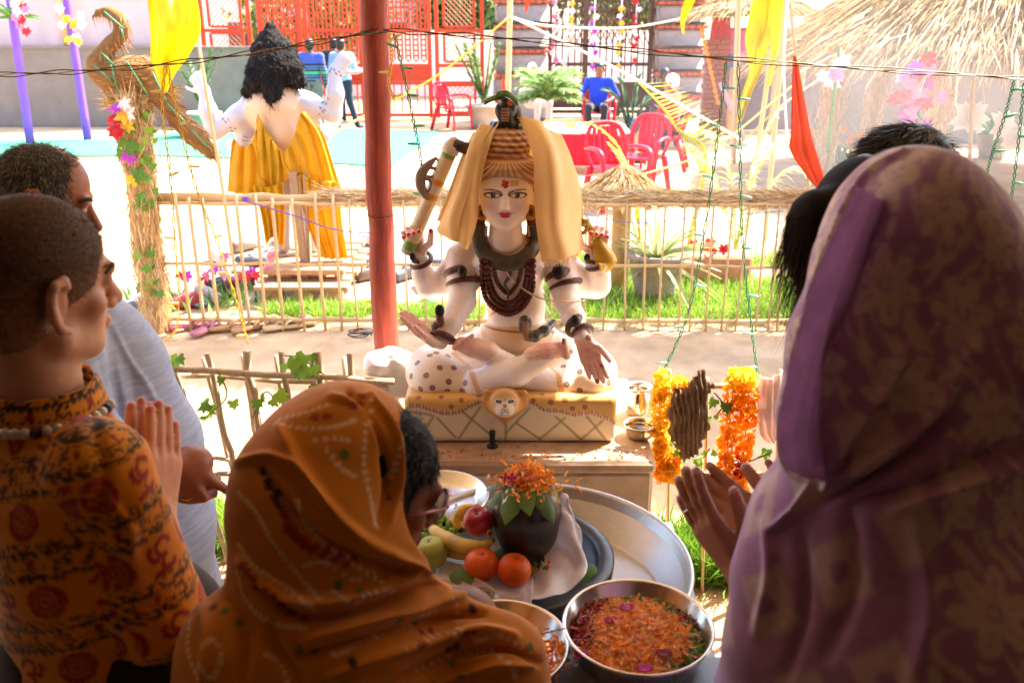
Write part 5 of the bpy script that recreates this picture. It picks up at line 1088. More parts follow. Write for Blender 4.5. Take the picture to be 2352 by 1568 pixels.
# grey bag and pots behind the fence, flowering plants
p = G(480, 700); s = SDF(.05); s.ell(p + A(0, .1, .1), (.26, .15, .12)); s.ell(p + A(.12, .12, .14), (.16, .14, .1)); v, f, _ = s.mesh(.02); v = v + vnorm(v, f) * (.015 * noise3(v, 5, 4))[:, None]; v[:, 2] = np.maximum(v[:, 2], .002)
p = G(505, 690); t = thing('petunia_plant', 'low plant with pink and magenta blooms behind the far fence', 'plant', p)
v, f, m = strands(np.repeat([p], 140, 0) + RNG.normal(size=(140, 3)) * A(.22, .14, 0), RNG.normal(size=(140, 3)) * .5 + A(0, 0, 1), RNG.uniform(.1, .22, 140), .028, .3); part('foliage', v, f, m_leafc, t, np.repeat(lin_pick(('5f8a3a', '7fa04a'), 140, RNG), m, 0), False)
for j in range(16): put_bloom(p + A(RNG.normal() * .24, -.05 + RNG.normal() * .1, .2 + RNG.normal() * .06), .05, (m_fpk, m_fmag, m_fred)[j % 3], t, 5)
p = G(1502, 690); t = thing('stone_planter', 'large grey stone planter behind the far fence', 'planter', p); pot(p, .2, .36, t, m_stone)
v, f, m = strands(np.repeat([p + A(0, 0, .3)], 50, 0), RNG.normal(size=(50, 3)) + A(0, 0, .8), .5, .035, .3, 3); part('foliage', v, f, m_leafc, t, np.repeat(lin_pick(('9aa86a', 'b8c08a'), 50, RNG), m, 0), False)
p = G(1640, 650); t = thing('terracotta_planter', 'terracotta flower box with red blooms behind the far fence', 'planter', p); MB().box(p + A(0, 0, .12), (.5, .25, .24), bev=.02).build('box', mat('terracotta', 'b87858', .9), t, False)
for j in range(6): put_bloom(p + A(RNG.normal() * .15, -.1, .28 + RNG.normal() * .04), .05, m_fred, t)
# ================================================================ grass (stuff)
def grass(label, P, h, wid, cols, seed):
    g = np.random.default_rng(seed); n = len(P); v, f, m = strands(P, g.normal(size=(n, 3)) * .35 + A(0, 0, 1), h * g.uniform(.5, 1.25, n), wid, .25, 2, .1); c = np.repeat(lin_pick(cols, n, g), m, 0)
    o = single('grass', label, 'grass', v, f, m_leafc, c, False); o['kind'] = 'stuff'; return o
gc = ('7fa332', '94b83e', '688c2a', 'a9c454')
g = np.random.default_rng(2); n = 16000
P = np.stack([g.uniform(.25, 2.7, n), g.uniform(5.5, 7.4, n), 0 * np.ones(n)], 1); grass('bright green grass bed behind the far fence at right', P[noise3(P, .7, 9) > -.35], .14, .008, gc, 1)
n = 5200; P = np.stack([g.uniform(-1.75, -.2, n), g.uniform(5.5, 5.85, n), 0 * np.ones(n)], 1); grass('thin grass strip along the far fence at left', P[noise3(P, .9, 4) > .0], .12, .007, gc, 2)
n = 2600; P = np.stack([g.uniform(-1.25, -.75, n), g.uniform(2.8, 3.05, n), 0 * np.ones(n)], 1); grass('grass tufts behind the stick fence at left', P, .2, .007, gc, 3)
n = 3400; P = np.stack([g.uniform(.5, 1.0, n), g.uniform(2.6, 2.85, n), 0 * np.ones(n)], 1); grass('grass clump behind the bamboo fence at right', P, .22, .007, ('5f8a2c', '7fa332', '4a7322'), 4)
# coil of wire on the path
c = G(828, 775); mb = MB(); P = [c + A(.07 * math.cos(t_) * (1 + .2 * math.sin(t_ * .7)), .05 * math.sin(t_), .012 + .004 * math.sin(t_ * 2.3) + .0015 * t_) for t_ in np.linspace(0, 24, 90)]; mb.tube(P, .0035, 5).thing('wire_coil', 'loose coil of dark wire lying by the red post', 'wire', m_wire)
# ================================================================ seated marble statue
m_marble = mat('painted_marble', attr=True, rough=.34, var=.05, vs=6, bump=.03, bs=40, spec=.5)
CREAM = lin('f2e4de'); PINK = lin('e09a94'); TAN = lin('d8a060'); BRN = lin('6e3a26')
sx0 = (W(930, 1000, 2.5)[0] + W(1415, 1018, 2.5)[0]) / 2
sh_ = thing('marble_statue', 'seated four armed painted marble statue on the plastered platform', 'statue', (sx0, 2.72, ZP))
w = W; s = SDF(.022)
# torso
s.ell(w(1170, 615, 2.77), (.118, .082, .115), None, 0); s.ell(w(1185, 705, 2.77), (.098, .078, .11), None, 0); s.cap(w(1078, 580, 2.79), w(1268, 580, 2.79), .048, None, 0, .04)
s.cap(w(1163, 560, 2.77), w(1163, 500, 2.74), .05, .046, 0); s.ell(w(1125, 610, 2.71), (.05, .035, .04), None, 0, .03); s.ell(w(1212, 610, 2.71), (.05, .035, .04), None, 0, .03)
s.ell(w(1188, 768, 2.77), (.128, .105, .062), None, 2, .03)
# legs
s.ell(w(1000, 850, 2.68), (.098, .15, .082), None, 1); s.cap(w(1130, 800, 2.78), w(1010, 850, 2.70), .08, .078, 1); s.ell(w(1060, 865, 2.66), (.10, .12, .065), None, 1)
s.ell(w(1352, 853, 2.68), (.095, .15, .082), None, 1); s.cap(w(1240, 800, 2.78), w(1345, 850, 2.70), .08, .078, 1); s.ell(w(1300, 868, 2.66), (.10, .12, .065), None, 1)
s.chain([w(1300, 890, 2.60), w(1190, 858, 2.58), w(1112, 805, 2.58)], [.052, .045, .032], 3, .015); s.chain([w(1120, 806, 2.575), w(1085, 797, 2.565), w(1060, 790, 2.57)], [.034, .03, .024], 4, .012)
s.chain([w(1098, 885, 2.57), w(1185, 855, 2.53), w(1262, 815, 2.53)], [.054, .044, .03], 3, .012); s.chain([w(1225, 818, 2.53), w(1260, 808, 2.525), w(1288, 802, 2.53)], [.032, .029, .024], 4, .01)
for i in range(5):
    s.ell(w(1046 + 9.5 * i, 797 - 6.5 * i, 2.552), (.0115 - .0008 * i,) * 3, None, 4, .004); s.ell(w(1302 - 1.5 * i, 817 - 9 * i, 2.515), (.0125 - .001 * i,) * 3, None, 4, .004)
# front arms
s.chain([w(1060, 592, 2.77), w(1062, 645, 2.74), w(1062, 692, 2.70)], [.052, .047, .042], 0); s.chain([w(1062, 692, 2.70), w(1035, 740, 2.63), w(1012, 785, 2.58)], [.043, .036, .024], 0, .015)
s.chain([w(1288, 592, 2.77), w(1293, 645, 2.74), w(1302, 692, 2.70)], [.052, .047, .042], 0); s.chain([w(1302, 692, 2.70), w(1318, 730, 2.62), w(1333, 768, 2.56)], [.042, .035, .024], 0, .015)
H1 = hand_prims(s, w(1005, 790, 2.565), w(930, 722, 2.56) - w(1005, 790, 2.565), A(.7, -.3, .65), -1, .15, (.03, .03, .03, .03), .0, 4, .006, (.3, .2))
H2 = hand_prims(s, w(1336, 772, 2.552), w(1376, 868, 2.51) - w(1336, 772, 2.552), A(-.1, -1, .5), -1, .155, (.02, .02, .02, .02), .012, 4, .006, (.32, .1))
# back arms
s.chain([w(1050, 605, 2.83), w(1015, 650, 2.84), w(985, 655, 2.83)], [.045, .042, .042], 0); s.chain([w(985, 655, 2.83), w(972, 630, 2.82), w(962, 590, 2.80)], [.042, .036, .026], 0, .015)
s.chain([w(1298, 605, 2.83), w(1345, 652, 2.84), w(1372, 655, 2.83)], [.045, .043, .043], 0); s.chain([w(1372, 655, 2.83), w(1376, 630, 2.82), w(1368, 592, 2.80)], [.042, .036, .026], 0, .015)
H3 = hand_prims(s, w(962, 588, 2.80), A(-.25, -.1, 1), A(.1, -1, .1), 1, .165, (.95, .95, .95, .95), .0, 4, .005, (.75, .9), tcurl=.9)
H4 = hand_prims(s, w(1368, 590, 2.80), A(.1, -.1, 1), A(-.1, -1, .1), -1, .165, (.95, .95, .95, .95), .0, 4, .005, (.75, .9), tcurl=.9)
v, f, ci = s.mesh(.0036)
T_BODY = bvh(v, f)
def hits(tree, pts, n=None):
    P = spline(pts, n or max(2, int(sum(math.dist(a, b) for a, b in zip(pts, pts[1:])) / 3))) if len(pts) > 1 else pts
    return np.array([h for h in (hit(tree, *p)[0] for p in P) if h is not None])
def paint(v, col, tree, pts, r, c, mixv=1.0, ring=None):
    hp = hits(tree, pts)
    if not len(hp): return col
    lo, hi = hp.min(0) - r - .002, hp.max(0) + r + .002; m = np.where(((v > lo) & (v < hi)).all(1))[0]
    d = np.full(len(m), 9.0)
    for p in hp: d = np.minimum(d, np.linalg.norm(v[m] - p, axis=1))
    a = np.clip((r - d) / .002 + .5, 0, 1) * mixv
    if ring: a *= np.clip((d - ring) / .002 + .5, .6, 1)
    col[m] = col[m] * (1 - a[:, None]) + np.asarray(c) * a[:, None]; return col
cols_ = np.array([CREAM, lin('f2e2ce'), lin('deb890'), CREAM, lin('eccab8')]); col = cols_[ci]
# blush on hands and feet
for c0, r0 in ((w(955, 750, 2.56), .07), (w(1360, 830, 2.53), .075), (w(950, 545, 2.77), .05), (w(1372, 545, 2.77), .05), (w(1065, 790, 2.56), .06), (w(1270, 808, 2.52), .06)):
    d = np.linalg.norm(v - c0, axis=1); a = np.clip(1.25 - d / r0, 0, .55)[:, None] * (ci == 4)[:, None]; col = col * (1 - a) + PINK * a
cr2 = lambda x, y: (816.7 + x * .2893, 589.8 + y * .2893)
for x, y in ((490, 840), (590, 780), (735, 785), (670, 880), (780, 880), (560, 940), (740, 990), (870, 1000), (610, 1040), (730, 1068), (850, 1065), (440, 945), (515, 1050), (1650, 868), (1780, 910), (1915, 995), (1675, 1010), (1780, 1060), (1640, 670), (1560, 590), (1710, 755), (2010, 1000), (640, 760), (1850, 640)):
    col = paint(v, col, T_BODY, [cr2(x, y)], .0098, lin('6e3420'), .9, .0025)
for pts in ([(780, 770), (900, 880), (970, 1060)], [(1540, 870), (1610, 950), (1640, 1090)]): col = paint(v, col, T_BODY, [cr2(*p) for p in pts], .009, lin('d8902e'), .75)
for pts in ([(795, 800), (890, 900), (950, 1050)], [(1530, 900), (1590, 970), (1620, 1090)]):
    P = spline([cr2(*p) for p in pts], 26)
    for p in P: col = paint(v, col, T_BODY, [(p[0] - 5, p[1] + 1), (p[0] + 1, p[1] + 2)], .0014, lin('8a4a30'), .6)
for pts in ([(970, 500), (1060, 560), (1200, 590), (1350, 600)],): col = paint(v, col, T_BODY, [cr2(*p) for p in pts], .004, lin('8a4a2a'), .9)
for pts in ([(1020, 500), (1100, 440)], [(1130, 410), (1190, 380)]): col = paint(v, col, T_BODY, [cr2(*p) for p in pts], .005, lin('d8a030'), .9)
for H_, kk in ((H3, 4), (H4, 4)):
    for p, d in H_[:5]:
        dd = np.linalg.norm(v - (p - A(0, .006, 0)), axis=1); col[dd < .007] = lin('c81828')
for p, px in (((985, 745), 0), ((1382, 840), 0), ((963, 745), 0)): col = paint(v, col, T_BODY, [p], .005, lin('c81828'))
for (a, b) in (((1345, 800), (1362, 850)), ((1335, 810), (1375, 795)), ((1342, 825), (1378, 812)), ((1368, 800), (1378, 850)), ((1205, 812), (1275, 800)), ((1215, 822), (1280, 810)), ((950, 745), (990, 795)), ((940, 742), (985, 800))): col = paint(v, col, T_BODY, [a, b], .0011, lin('8a3a3a'), .7)
body_o = part('statue_body', v, f, m_marble, sh_, col)
# head and face
hc = w(1161, 451, 2.70); s = SDF(.02); Lc = lambda x, y, z: hc + A(x, -y, z)
s.ell(Lc(0, -.005, .035), (.086, .092, .088)); s.ell(Lc(0, .012, -.012), (.075, .078, .08), None, 0, .03); s.ell(Lc(0, .03, -.045), (.056, .052, .045), None, 0, .03); s.ell(Lc(0, .066, -.074), (.02, .02, .016), None, 0, .025)
s.cap(Lc(0, .084, .024), Lc(0, .101, -.012), .007, .0105, 0, .008); s.ell(Lc(.009, .092, -.016), .007, None, 0, .005); s.ell(Lc(-.009, .092, -.016), .007, None, 0, .005)
for e in (-1, 1):
    s.ell(Lc(.038 * e, .054, -.02), .028, None, 0, .02); s.ell(Lc(.036 * e, .072, .019), (.02, .011, .010), None, 0, .006); s.cap(Lc(.015 * e, .083, .037), Lc(.052 * e, .068, .038), .006, .005, 0, .012)
    s.ell(Lc(.087 * e, -.005, -.01), (.012, .02, .033), None, 0, .008)
s.cap(Lc(-.012, .085, -.036), Lc(.012, .085, -.036), .006, None, 0, .004); s.cap(Lc(-.010, .083, -.044), Lc(.010, .083, -.044), .0075, None, 0, .004)
s.cap(Lc(0, -.02, -.05), Lc(0, -.04, -.15), .05, .055, 0, .02)
v, f, ci = s.mesh(.0021); x = v[:, 0] - hc[0]; y = -(v[:, 1] - hc[1]); z = v[:, 2] - hc[2]; col = np.tile(lin('f3e2da'), (len(v), 1)); fr_ = y > .015
def pc(mask, c, a=1.0):
    a_ = np.clip(mask, 0, 1)[:, None] * a * fr_[:, None]; return col * (1 - a_) + lin(c) * a_
soft = lambda d, w_: np.clip(.5 - d / w_, 0, 1)
for e in (-1, 1):
    ex = (x * e - .037); ez = z - .017
    al = (ex / .0225) ** 2 + ((ez - .002 + .10 * ex) / (.0078)) ** 2
    col = pc(soft(al - 1.75, .25), '3a2018', .9); col = pc(soft(al - 1.0, .25), 'efe6e0'); rr = np.hypot(ex + .0, ez - .0005); ins_ = soft(al - 1.0, .2)
    col = pc(soft(rr - .0074, .0015) * ins_, '4a2414'); col = pc(soft(rr - .0035, .0012) * ins_, '0c0806'); col = pc(soft(np.hypot(ex + .002, ez - .003) - .0012, .001) * ins_, 'ffffff')
    col = pc(soft(np.abs(ez - .0072 + 8 * ex ** 2) - .0016, .001) * (np.abs(ex) < .026), '1c100c')
    bz = ez - .0175 + 7 * (ex - .002) ** 2 - .02 * ex; col = pc(soft(np.abs(bz) - .0016, .001) * ((ex > -.027) & (ex < .028)), '5a2c1c')
    col = pc(np.exp(-((x * e - .045) ** 2 + (z + .018) ** 2) / .02 ** 2) * .35, 'd88a80')
lz = z + .040; lipw = .0215 - 0 * x
up = soft(np.abs(lz - .0035) - (.0058 - .0055 * (x / lipw) ** 2 - .0016 * np.exp(-(x / .004) ** 2)), .0015) * (np.abs(x) < lipw); lo_ = soft(np.abs(lz + .004) - (.0062 * (1 - (x / (lipw * .86)) ** 2)), .0015) * (np.abs(x) < lipw * .9)
col = pc(np.maximum(up, lo_), 'd03a58'); col = pc(soft(np.abs(lz - .0005 - 6 * x ** 2) - .0008, .0008) * (np.abs(x) < .0245), '8a2030')
col = pc(soft(np.hypot(x * 1 - .0265 * np.sign(x), lz - .004) - .0015, .001), '6a3a30', .7)
for k in range(3): col = pc(soft(np.abs(z - .046 - .007 * k) - .0018, .0015) * (np.abs(x) < .036 - .003 * k), 'd8b070', .6)
col = pc(soft(np.abs(x - .027) - .014, .002) * soft(np.abs(z - .054) - .008, .002), 'd09a30', .8)
for k, (a, b) in enumerate(((0, .052), (.006, .056), (-.007, .05), (0, .044), (-.004, .059), (.005, .047))): col = pc(soft(np.hypot(x - a, z - b) - .0052, .002), 'a81c1c' if k % 2 else 'c03020')
for sx_ in (-1, 1): col = pc(soft(np.hypot((x - .0075 * sx_), z + .0225) - .0018, .001), '7a4a40', .6)
head_o = part('head', v, f, m_marble, sh_, col)
# combed hair and coiled bun
ax_, ay_ = w(1162, 400, 2.72)[0], 2.72
zf = lambda py: w(1162, py, 2.735)[2]
prof = [(520, .070), (480, .088), (440, .0955), (425, .098), (405, .107), (390, .112), (375, .105), (362, .089), (353, .071), (346, .072), (338, .0745), (328, .0745), (318, .071), (306, .064), (296, .052), (288, .035), (284, .004)]
pz = np.array([zf(p) for p, _ in prof]); pr = np.array([r for _, r in prof]); nt_, nz_ = 220, 130
th = np.linspace(-np.pi, np.pi, nt_, endpoint=False)                      # 0 = toward camera
zlow = np.interp(np.abs(th), [0, .45, .8, 1.1, 1.5, 2.0, np.pi], [zf(392), zf(396), zf(408), zf(428), zf(478), zf(512), zf(525)])
tt = np.linspace(0, 1, nz_)[:, None]; Z = zlow[None] * (1 - tt) + pz[-1] * tt; Rr = np.interp(Z, pz, pr)
low = np.clip((zf(356) - Z) / .02, 0, 1); sw_ = np.abs(th)[None] * (1 + 2.2 * np.clip((Z - zf(400)) / .06, -1, 1) * np.exp(-(th[None] / 1.2) ** 2)); rid = np.cos(22 * sw_) * .7 + .3 * np.cos(51 * sw_) ; rings = np.cos((Z - zf(350)) * 2 * np.pi / .017 + .5 * np.sin(2 * th[None]))
eg_ = 1 - np.exp(-((Z - zlow[None]) / .016) ** 2); Rr = Rr * (1 + .026 * rid * low * eg_) + (1 - low) * .002 * rings * (Rr > .02) + .0022 * (1 - low) * np.cos(14 * th[None] + Z * 200)
edge = np.exp(-((Z - zlow[None]) / .009) ** 2); Rr = Rr - .016 * edge
X_ = ax_ + Rr * np.sin(th)[None]; Y_ = ay_ - Rr * np.cos(th)[None] * 1.04
vh = np.stack([X_, Y_, Z], -1).reshape(-1, 3); shade = (.5 + .5 * (rid * low + rings * (1 - low))).reshape(-1, 1); hair_o = part('hair', vh, grid_faces(nt_, nz_, True), mat('hair_paint', attr=True, rough=.35, var=.15, vs=30, bump=.05), sh_, lin('9a6238') * (1 - shade) + lin('dcb48c') * shade)
s = SDF(.02)
for e in (-1, 1): s.chain([w(1162 + 62 * e, 440, 2.72), w(1162 + 66 * e, 500, 2.74), w(1162 + 60 * e, 540, 2.76)], [.02, .022, .02])
v, f, _ = s.mesh(.005); part('side_locks', v, f, mat('hair_brown', '7a4020', .4, .3, 60, .5, 60), sh_)
# cobra crest on the bun
m_snake = mat('black_snake', attr=True, rough=.3, var=.25, vs=60, bump=.3, bs=140, spec=.6)
s = SDF(.012); a = np.linspace(0, 2 * np.pi, 14); cc = w(1166, 290, 2.735)
s.chain([cc + A(.043 * math.cos(t_), .043 * math.sin(t_), .004) for t_ in a], [.013] * 14, 0, .006); s.chain([cc + A(-.01, -.035, .01), w(1166, 275, 2.70), w(1160, 258, 2.69)], [.013, .016, .018]); s.ell(w(1160, 255, 2.69), (.031, .012, .032)); s.ell(w(1160, 232, 2.675), (.016, .022, .012)); s.cap(w(1180, 245, 2.71), w(1192, 285, 2.76), .02, .015)
v, f, ci = s.mesh(.003); col = np.tile(lin('1c1a16'), (len(v), 1)); x = v[:, 0] - w(1160, 255, 2.69)[0]; z = v[:, 2] - w(1160, 255, 2.69)[2]; m_ = (np.abs(x) < .012) & (z < .012) & (z > -.03) & (v[:, 1] < 2.69); col[m_] = lin('b8866a'); col[m_ & (np.sin(z * 700) > .75)] = lin('3a2418'); part('cobra_crest', v, f, m_snake, hair_o, col)
# collar snake round the neck
P = []
for p in ((1102, 512), (1100, 545), (1112, 578), (1140, 598), (1168, 603), (1196, 597), (1220, 575), (1228, 545), (1226, 512)):
    h_, n_ = hit(T_BODY, *p); P.append((h_ if h_ is not None else w(*p, 2.72)) + A(0, -.008, 0))
Ps = spline(P, 70); Ps[:, 1] = np.convolve(np.pad(Ps[:, 1], 6, 'edge'), np.ones(13) / 13, 'valid'); mb = MB(); aa = np.linspace(0, 2 * np.pi, 12)
mb.tube(Ps, [.02, .024, .026, .026, .026, .024, .02], 14, flat=.55, hint=(0, 1, 0)); collar_o = mb.build('collar_snake', mat('collar_snake', '4a4336', .4, .45, 120, .6, 220, spec=.5), sh_)
bm_ = MB().ball((0, 0, 0), 1, 8, 6); BEAD = bm_.mesh('bead'); BEAD.materials.append(mat('bead_brown', '5a2418', .5, .3, 200, .5, 300)); BEADL = bm_.mesh('collar_bead'); BEADL.materials.append(mat('bead_pale', 'b89a6a', .5))
inner = [(1118, 520), (1118, 545), (1130, 570), (1150, 582), (1168, 585), (1188, 582), (1205, 568), (1214, 545), (1212, 520)]
for p in spline(inner, 34):
    h_, n_ = hit(T_BODY, *p); h_ = h_ if h_ is not None else w(*p, 2.70); inst('collar_bead', BEADL, collar_o, Matrix.Translation(Vector(h_ + A(0, -.012, 0))) @ Matrix.Scale(.005, 4))
for loop, nb, r in (([(1108, 600), (1112, 660), (1130, 700), (1165, 720), (1200, 705), (1220, 665), (1224, 600)], 36, .0095), ([(1120, 602), (1128, 650), (1145, 685), (1168, 695), (1192, 680), (1206, 650), (1212, 602)], 30, .0085), ([(1132, 604), (1142, 645), (1168, 672), (1190, 645), (1200, 604)], 24, .008), ([(1116, 602), (1121, 655), (1140, 694), (1167, 708), (1196, 692), (1213, 655), (1218, 602)], 32, .008)):
    for p in spline(loop, nb):
        h_, n_ = hit(T_BODY, *p)
        if h_ is not None: inst('bead', BEAD, body_o, Matrix.Translation(Vector(h_ + n_ * r * .6)) @ Matrix.Scale(r, 4))
P = [hit(T_BODY, *p)[0] for p in ((1165, 610), (1172, 630), (1160, 650), (1168, 670), (1166, 685))]
MB().tube([p - A(0, .008, 0) for p in P if p is not None], [.007, .006, .005, .003], 8, 20).build('hanging_snake', mat('collar_snake', '4a4336'), sh_)
# snakes as armlets and bracelets
m_arm = mat('brown_scale_snake', attr=True, rough=.4, var=.45, vs=140, bump=.4, bs=200)
def armlet(px, py, Y, axis, Rr, r=.0115, up=True, hood=(0, -1, .6), hs=1.0, px_h=None):
    c = w(px, py, Y); x_, y_, z_ = frame(axis); tq = np.linspace(0, 2 * np.pi * 1.25, 46); P = [c + (x_ * math.cos(t_) + y_ * math.sin(t_)) * Rr + z_ * (.006 * (t_ - 4)) for t_ in tq]
    mb = MB().tube(P, [.005, r, r, r], 9, col=lin('5a3324')); h0 = w(*px_h, Y - Rr - .01) if px_h else c + A(0, -Rr - .006, .01)
    mb.tube([P[-1], (P[-1] + h0) / 2 + A(0, -.01, 0), h0], [r, r * 1.1, r], 8, 10, col=lin('5a3324')); mb.ball(h0 + A(0, -.002, .012), (r * 1.35 * hs, r * .8, r * 1.8 * hs), 10, 8, col=lin('17130f')); mb.build('snake_armlet', m_arm, body_o, attr=True)
armlet(1062, 640, 2.735, w(1062, 592, 2.77) - w(1062, 692, 2.70), .05, px_h=(1062, 632)); armlet(1295, 645, 2.735, w(1288, 592, 2.77) - w(1302, 692, 2.70), .05, px_h=(1282, 632), hs=1.3)
armlet(1016, 770, 2.59, w(1035, 740, 2.63) - w(1012, 785, 2.58), .036, px_h=(1010, 722)); armlet(1331, 757, 2.575, w(1318, 730, 2.62) - w(1333, 768, 2.56), .033, px_h=(1320, 745))
armlet(968, 600, 2.805, w(972, 630, 2.82) - w(962, 590, 2.80), .034, .008, px_h=(948, 598)); armlet(1372, 604, 2.805, w(1376, 630, 2.82) - w(1368, 592, 2.80), .034, .008, px_h=(1348, 600))
# waist cobra
s = SDF(.012); pts = [(1270, 740, 2.70), (1250, 760, 2.655), (1228, 772, 2.63), (1212, 772, 2.62), (1204, 755, 2.625), (1206, 738, 2.62)]; s.chain([w(*p) for p in pts], [.012, .017, .017, .014, .012, .012]); s.ell(w(1206, 742, 2.625), (.022, .012, .026)); v, f, _ = s.mesh(.003); col = np.tile(lin('3a3a34'), (len(v), 1)); m_ = PX(v); col[(np.abs(m_[:, 0] - 1207) < 8) & (m_[:, 1] > 738) & (v[:, 1] < 2.62)] = lin('9a7a64'); part('waist_cobra', v, f, m_snake, body_o, col)
# earrings
for x_ in (1107, 1219):
    c = w(x_, 488, 2.655); MB().tube([c + A(.013 * math.cos(t_), .004 * math.sin(t_), .018 * math.sin(t_)) for t_ in np.linspace(0, 2 * np.pi, 20)], .006, 8, cap=False).build('earring', mat('gold_paint', 'b8862a', .35, .2, 60, metal=.4), head_o)
# axe in the raised hand
h0, h1 = w(935, 580, 2.782), w(1036, 342, 2.745); dz = h1 - h0; mb = MB(); tq = np.linspace(0, 1, 61); cA = np.array([lin('d8c49a')] * 61)
for a_, b_, c_ in ((0, .05, 'c8c0b8'), (.05, .13, '7aa030'), (.55, .6, 'd08a24'), (.6, .68, 'cfc4ba'), (.68, .72, 'd08a24'), (.92, .97, '7a9a3a'), (.97, 1.1, 'cfc4ba')): cA[(tq >= a_) & (tq < b_)] = lin(c_)
mb.tube(h0 + dz * tq[:, None], .0235, 16, col=cA); axe_o = mb.build('axe_handle', m_marble, sh_, attr=True)
mb = MB(); mb.lathe([(.001, .042), (.014, .034), (.026, .012), (.028, -.012), (.024, -.014)][::-1], h1, 14, axis=dz, col=lin('cfc4ba')); mb.tube([w(1042, 332, 2.74), w(1074, 342, 2.74)], [.021, .019], 10, col=lin('3a2422')); mb.build('axe_cap', m_marble, axe_o, attr=True)
mb = MB(); Yb = 2.74
for pts, r in (([(1003, 362), (985, 378), (968, 400), (966, 425), (975, 448), (985, 460)], [.004, .012, .017, .017, .011, .003]), ([(985, 385), (1000, 388), (1004, 400), (992, 406), (978, 404)], [.005, .006, .006, .005, .003]), ([(972, 412), (985, 412), (992, 425), (984, 438), (975, 432)], [.005, .006, .006, .005, .003]), ([(1003, 362), (1008, 378), (1006, 392)], [.003, .004, .003])): mb.tube([w(x_, y_, Yb) for x_, y_ in pts], r, 8, 24, flat=.5, hint=(0, 1, 0), col=lin('8a7a74'))
mb.build('axe_blade', m_marble, axe_o, attr=True)
# yellow horn in the other raised hand
m_yel = mat('yellow_glaze', 'b8901e', .3, .2, 20, .05, spec=.5); mb = MB()
mb.tube([w(1368, 548, 2.785), w(1380, 575, 2.775), w(1392, 600, 2.765), (w(1384, 624, 2.765))], [.018, .028, .036, .01], 12, 22); mb.tube([w(1368, 545, 2.76), w(1352, 520, 2.76), w(1342, 508, 2.76)], [.014, .012, .02], 10, 12); horn_o = mb.build('horn', m_yel, sh_)
c = w(1338, 520, 2.755); MB().tube([c + A(.013 * math.cos(t_), -.004, .021 * math.sin(t_)) for t_ in np.linspace(0, 2 * np.pi, 22)], .007, 8, cap=False).build('horn_ring', m_yel, horn_o)
# plinth with tiger skin and lion face
zt_ = w(1172, 912, 2.5)[2]; x0_, x1_ = w(930, 1000, 2.5)[0], w(1414, 1018, 2.5)[0]
s = SDF(.012); s.box(((x0_ + x1_) / 2, 2.72, (ZP + zt_) / 2 + .001), ((x1_ - x0_) / 2, .22, (zt_ - ZP) / 2), .024); v, f, ci = s.mesh(.004, 1); pp = PX(v)
front = v[:, 1] < 2.53; scal = spline([(920, 946), (953, 934), (979, 940), (1019, 951), (1054, 948), (1094, 928), (1117, 931), (1161, 960), (1216, 928), (1251, 943), (1285, 946), (1320, 955), (1352, 950), (1380, 958), (1425, 980)], 120)
yb = np.interp(pp[:, 0], scal[:, 0], scal[:, 1]); skin_ = (pp[:, 1] < yb) & (v[:, 1] < 2.6); v = v + (np.clip((yb - pp[:, 1]) / 4, 0, 1) * front)[:, None] * A(0, -.006, 0)
col = np.tile(lin('e6d6b0'), (len(v), 1)); col[skin_] = lin('d8a85e'); edge = np.abs(pp[:, 1] - yb + 4) < 5; col[edge & front] = lin('dcb8a0'); col[edge & front & (np.sin(pp[:, 0] * 1.3) > .3)] = lin('8a5a44')
T_PL = bvh(v, f)
for a, b in (((996, 954), (970, 998)), ((1005, 960), (1045, 1003)), ((1103, 934), (1054, 1006)), ((1063, 946), (1123, 995)), ((1216, 937), (1161, 995)), ((1187, 972), (1242, 1009)), ((1297, 960), (1239, 1009)), ((1277, 957), (1335, 1009)), ((1384, 966), (1335, 1009)), ((1349, 957), (1398, 1018)), ((1161, 975), (1161, 1010)), ((940, 945), (990, 952))):
    col = paint(v, col, T_PL, [a, b], .0042, lin('8a7a34'), .75)
for x, y in ((680, 1110), (840, 1135), (500, 1115), (980, 1100), (760, 1190), (1480, 1090), (1550, 1155), (1660, 1135), (1720, 1200), (1820, 1190), (1410, 1140)): col = paint(v, col, T_PL, [cr2(x, y)], .008, lin('7a3c20'), .9, .003)
plinth_o = part('plinth', v, f, m_marble, sh_, col)
s = SDF(.015); lc = w(1160, 922, 2.49); s.ell(lc + A(0, .012, -.004), (.082, .02, .056)); s.cap(lc - A(0, -.008, .025), lc - A(0, -.01, .072), .05, .012); s.ell(lc + A(-.002, -.012, .0), (.045, .018, .045)); s.ell(lc + A(-.002, -.026, -.012), (.017, .012, .015)); s.ell(lc + A(-.055, .004, .03), .012); s.ell(lc + A(.058, .004, .028), .012); s.box(lc + A(0, .06, 0), (.2, .05, .2), .01, neg=True)
v, f, _ = s.mesh(.0022); col = np.tile(lin('d89a50'), (len(v), 1)); x = v[:, 0] - lc[0]; z = v[:, 2] - lc[2]; fr_ = np.ones(len(v), bool)
ang_ = np.arctan2(x, -z); col = pc((np.sin(ang_ * 44) > .35) * (np.hypot(x, z) > .045), '9a5a24', .5); col = pc(soft(np.hypot(x / .043, (z - .004) / .043) - 1, .15), 'e2b47a'); col = pc(soft(np.hypot(x / .03, (z + .012) / .026) - 1, .15), 'f0e4da')
for e in (-1, 1): col = pc(soft(np.hypot((x - .019 * e) / .014, (z - .013) / .009) - 1, .2), 'f0e2d4'); col = pc(soft(np.hypot((x - .019 * e) / .0095, (z - .013) / .0055) - 1, .2), '2a1c18'); col = pc(soft(np.hypot((x - .019 * e) / .0045, (z - .013) / .0045) - 1, .2), '6a7a90')
col = pc(soft(np.hypot(x / .006, (z - .002) / .005) - 1, .2), 'c06a30')
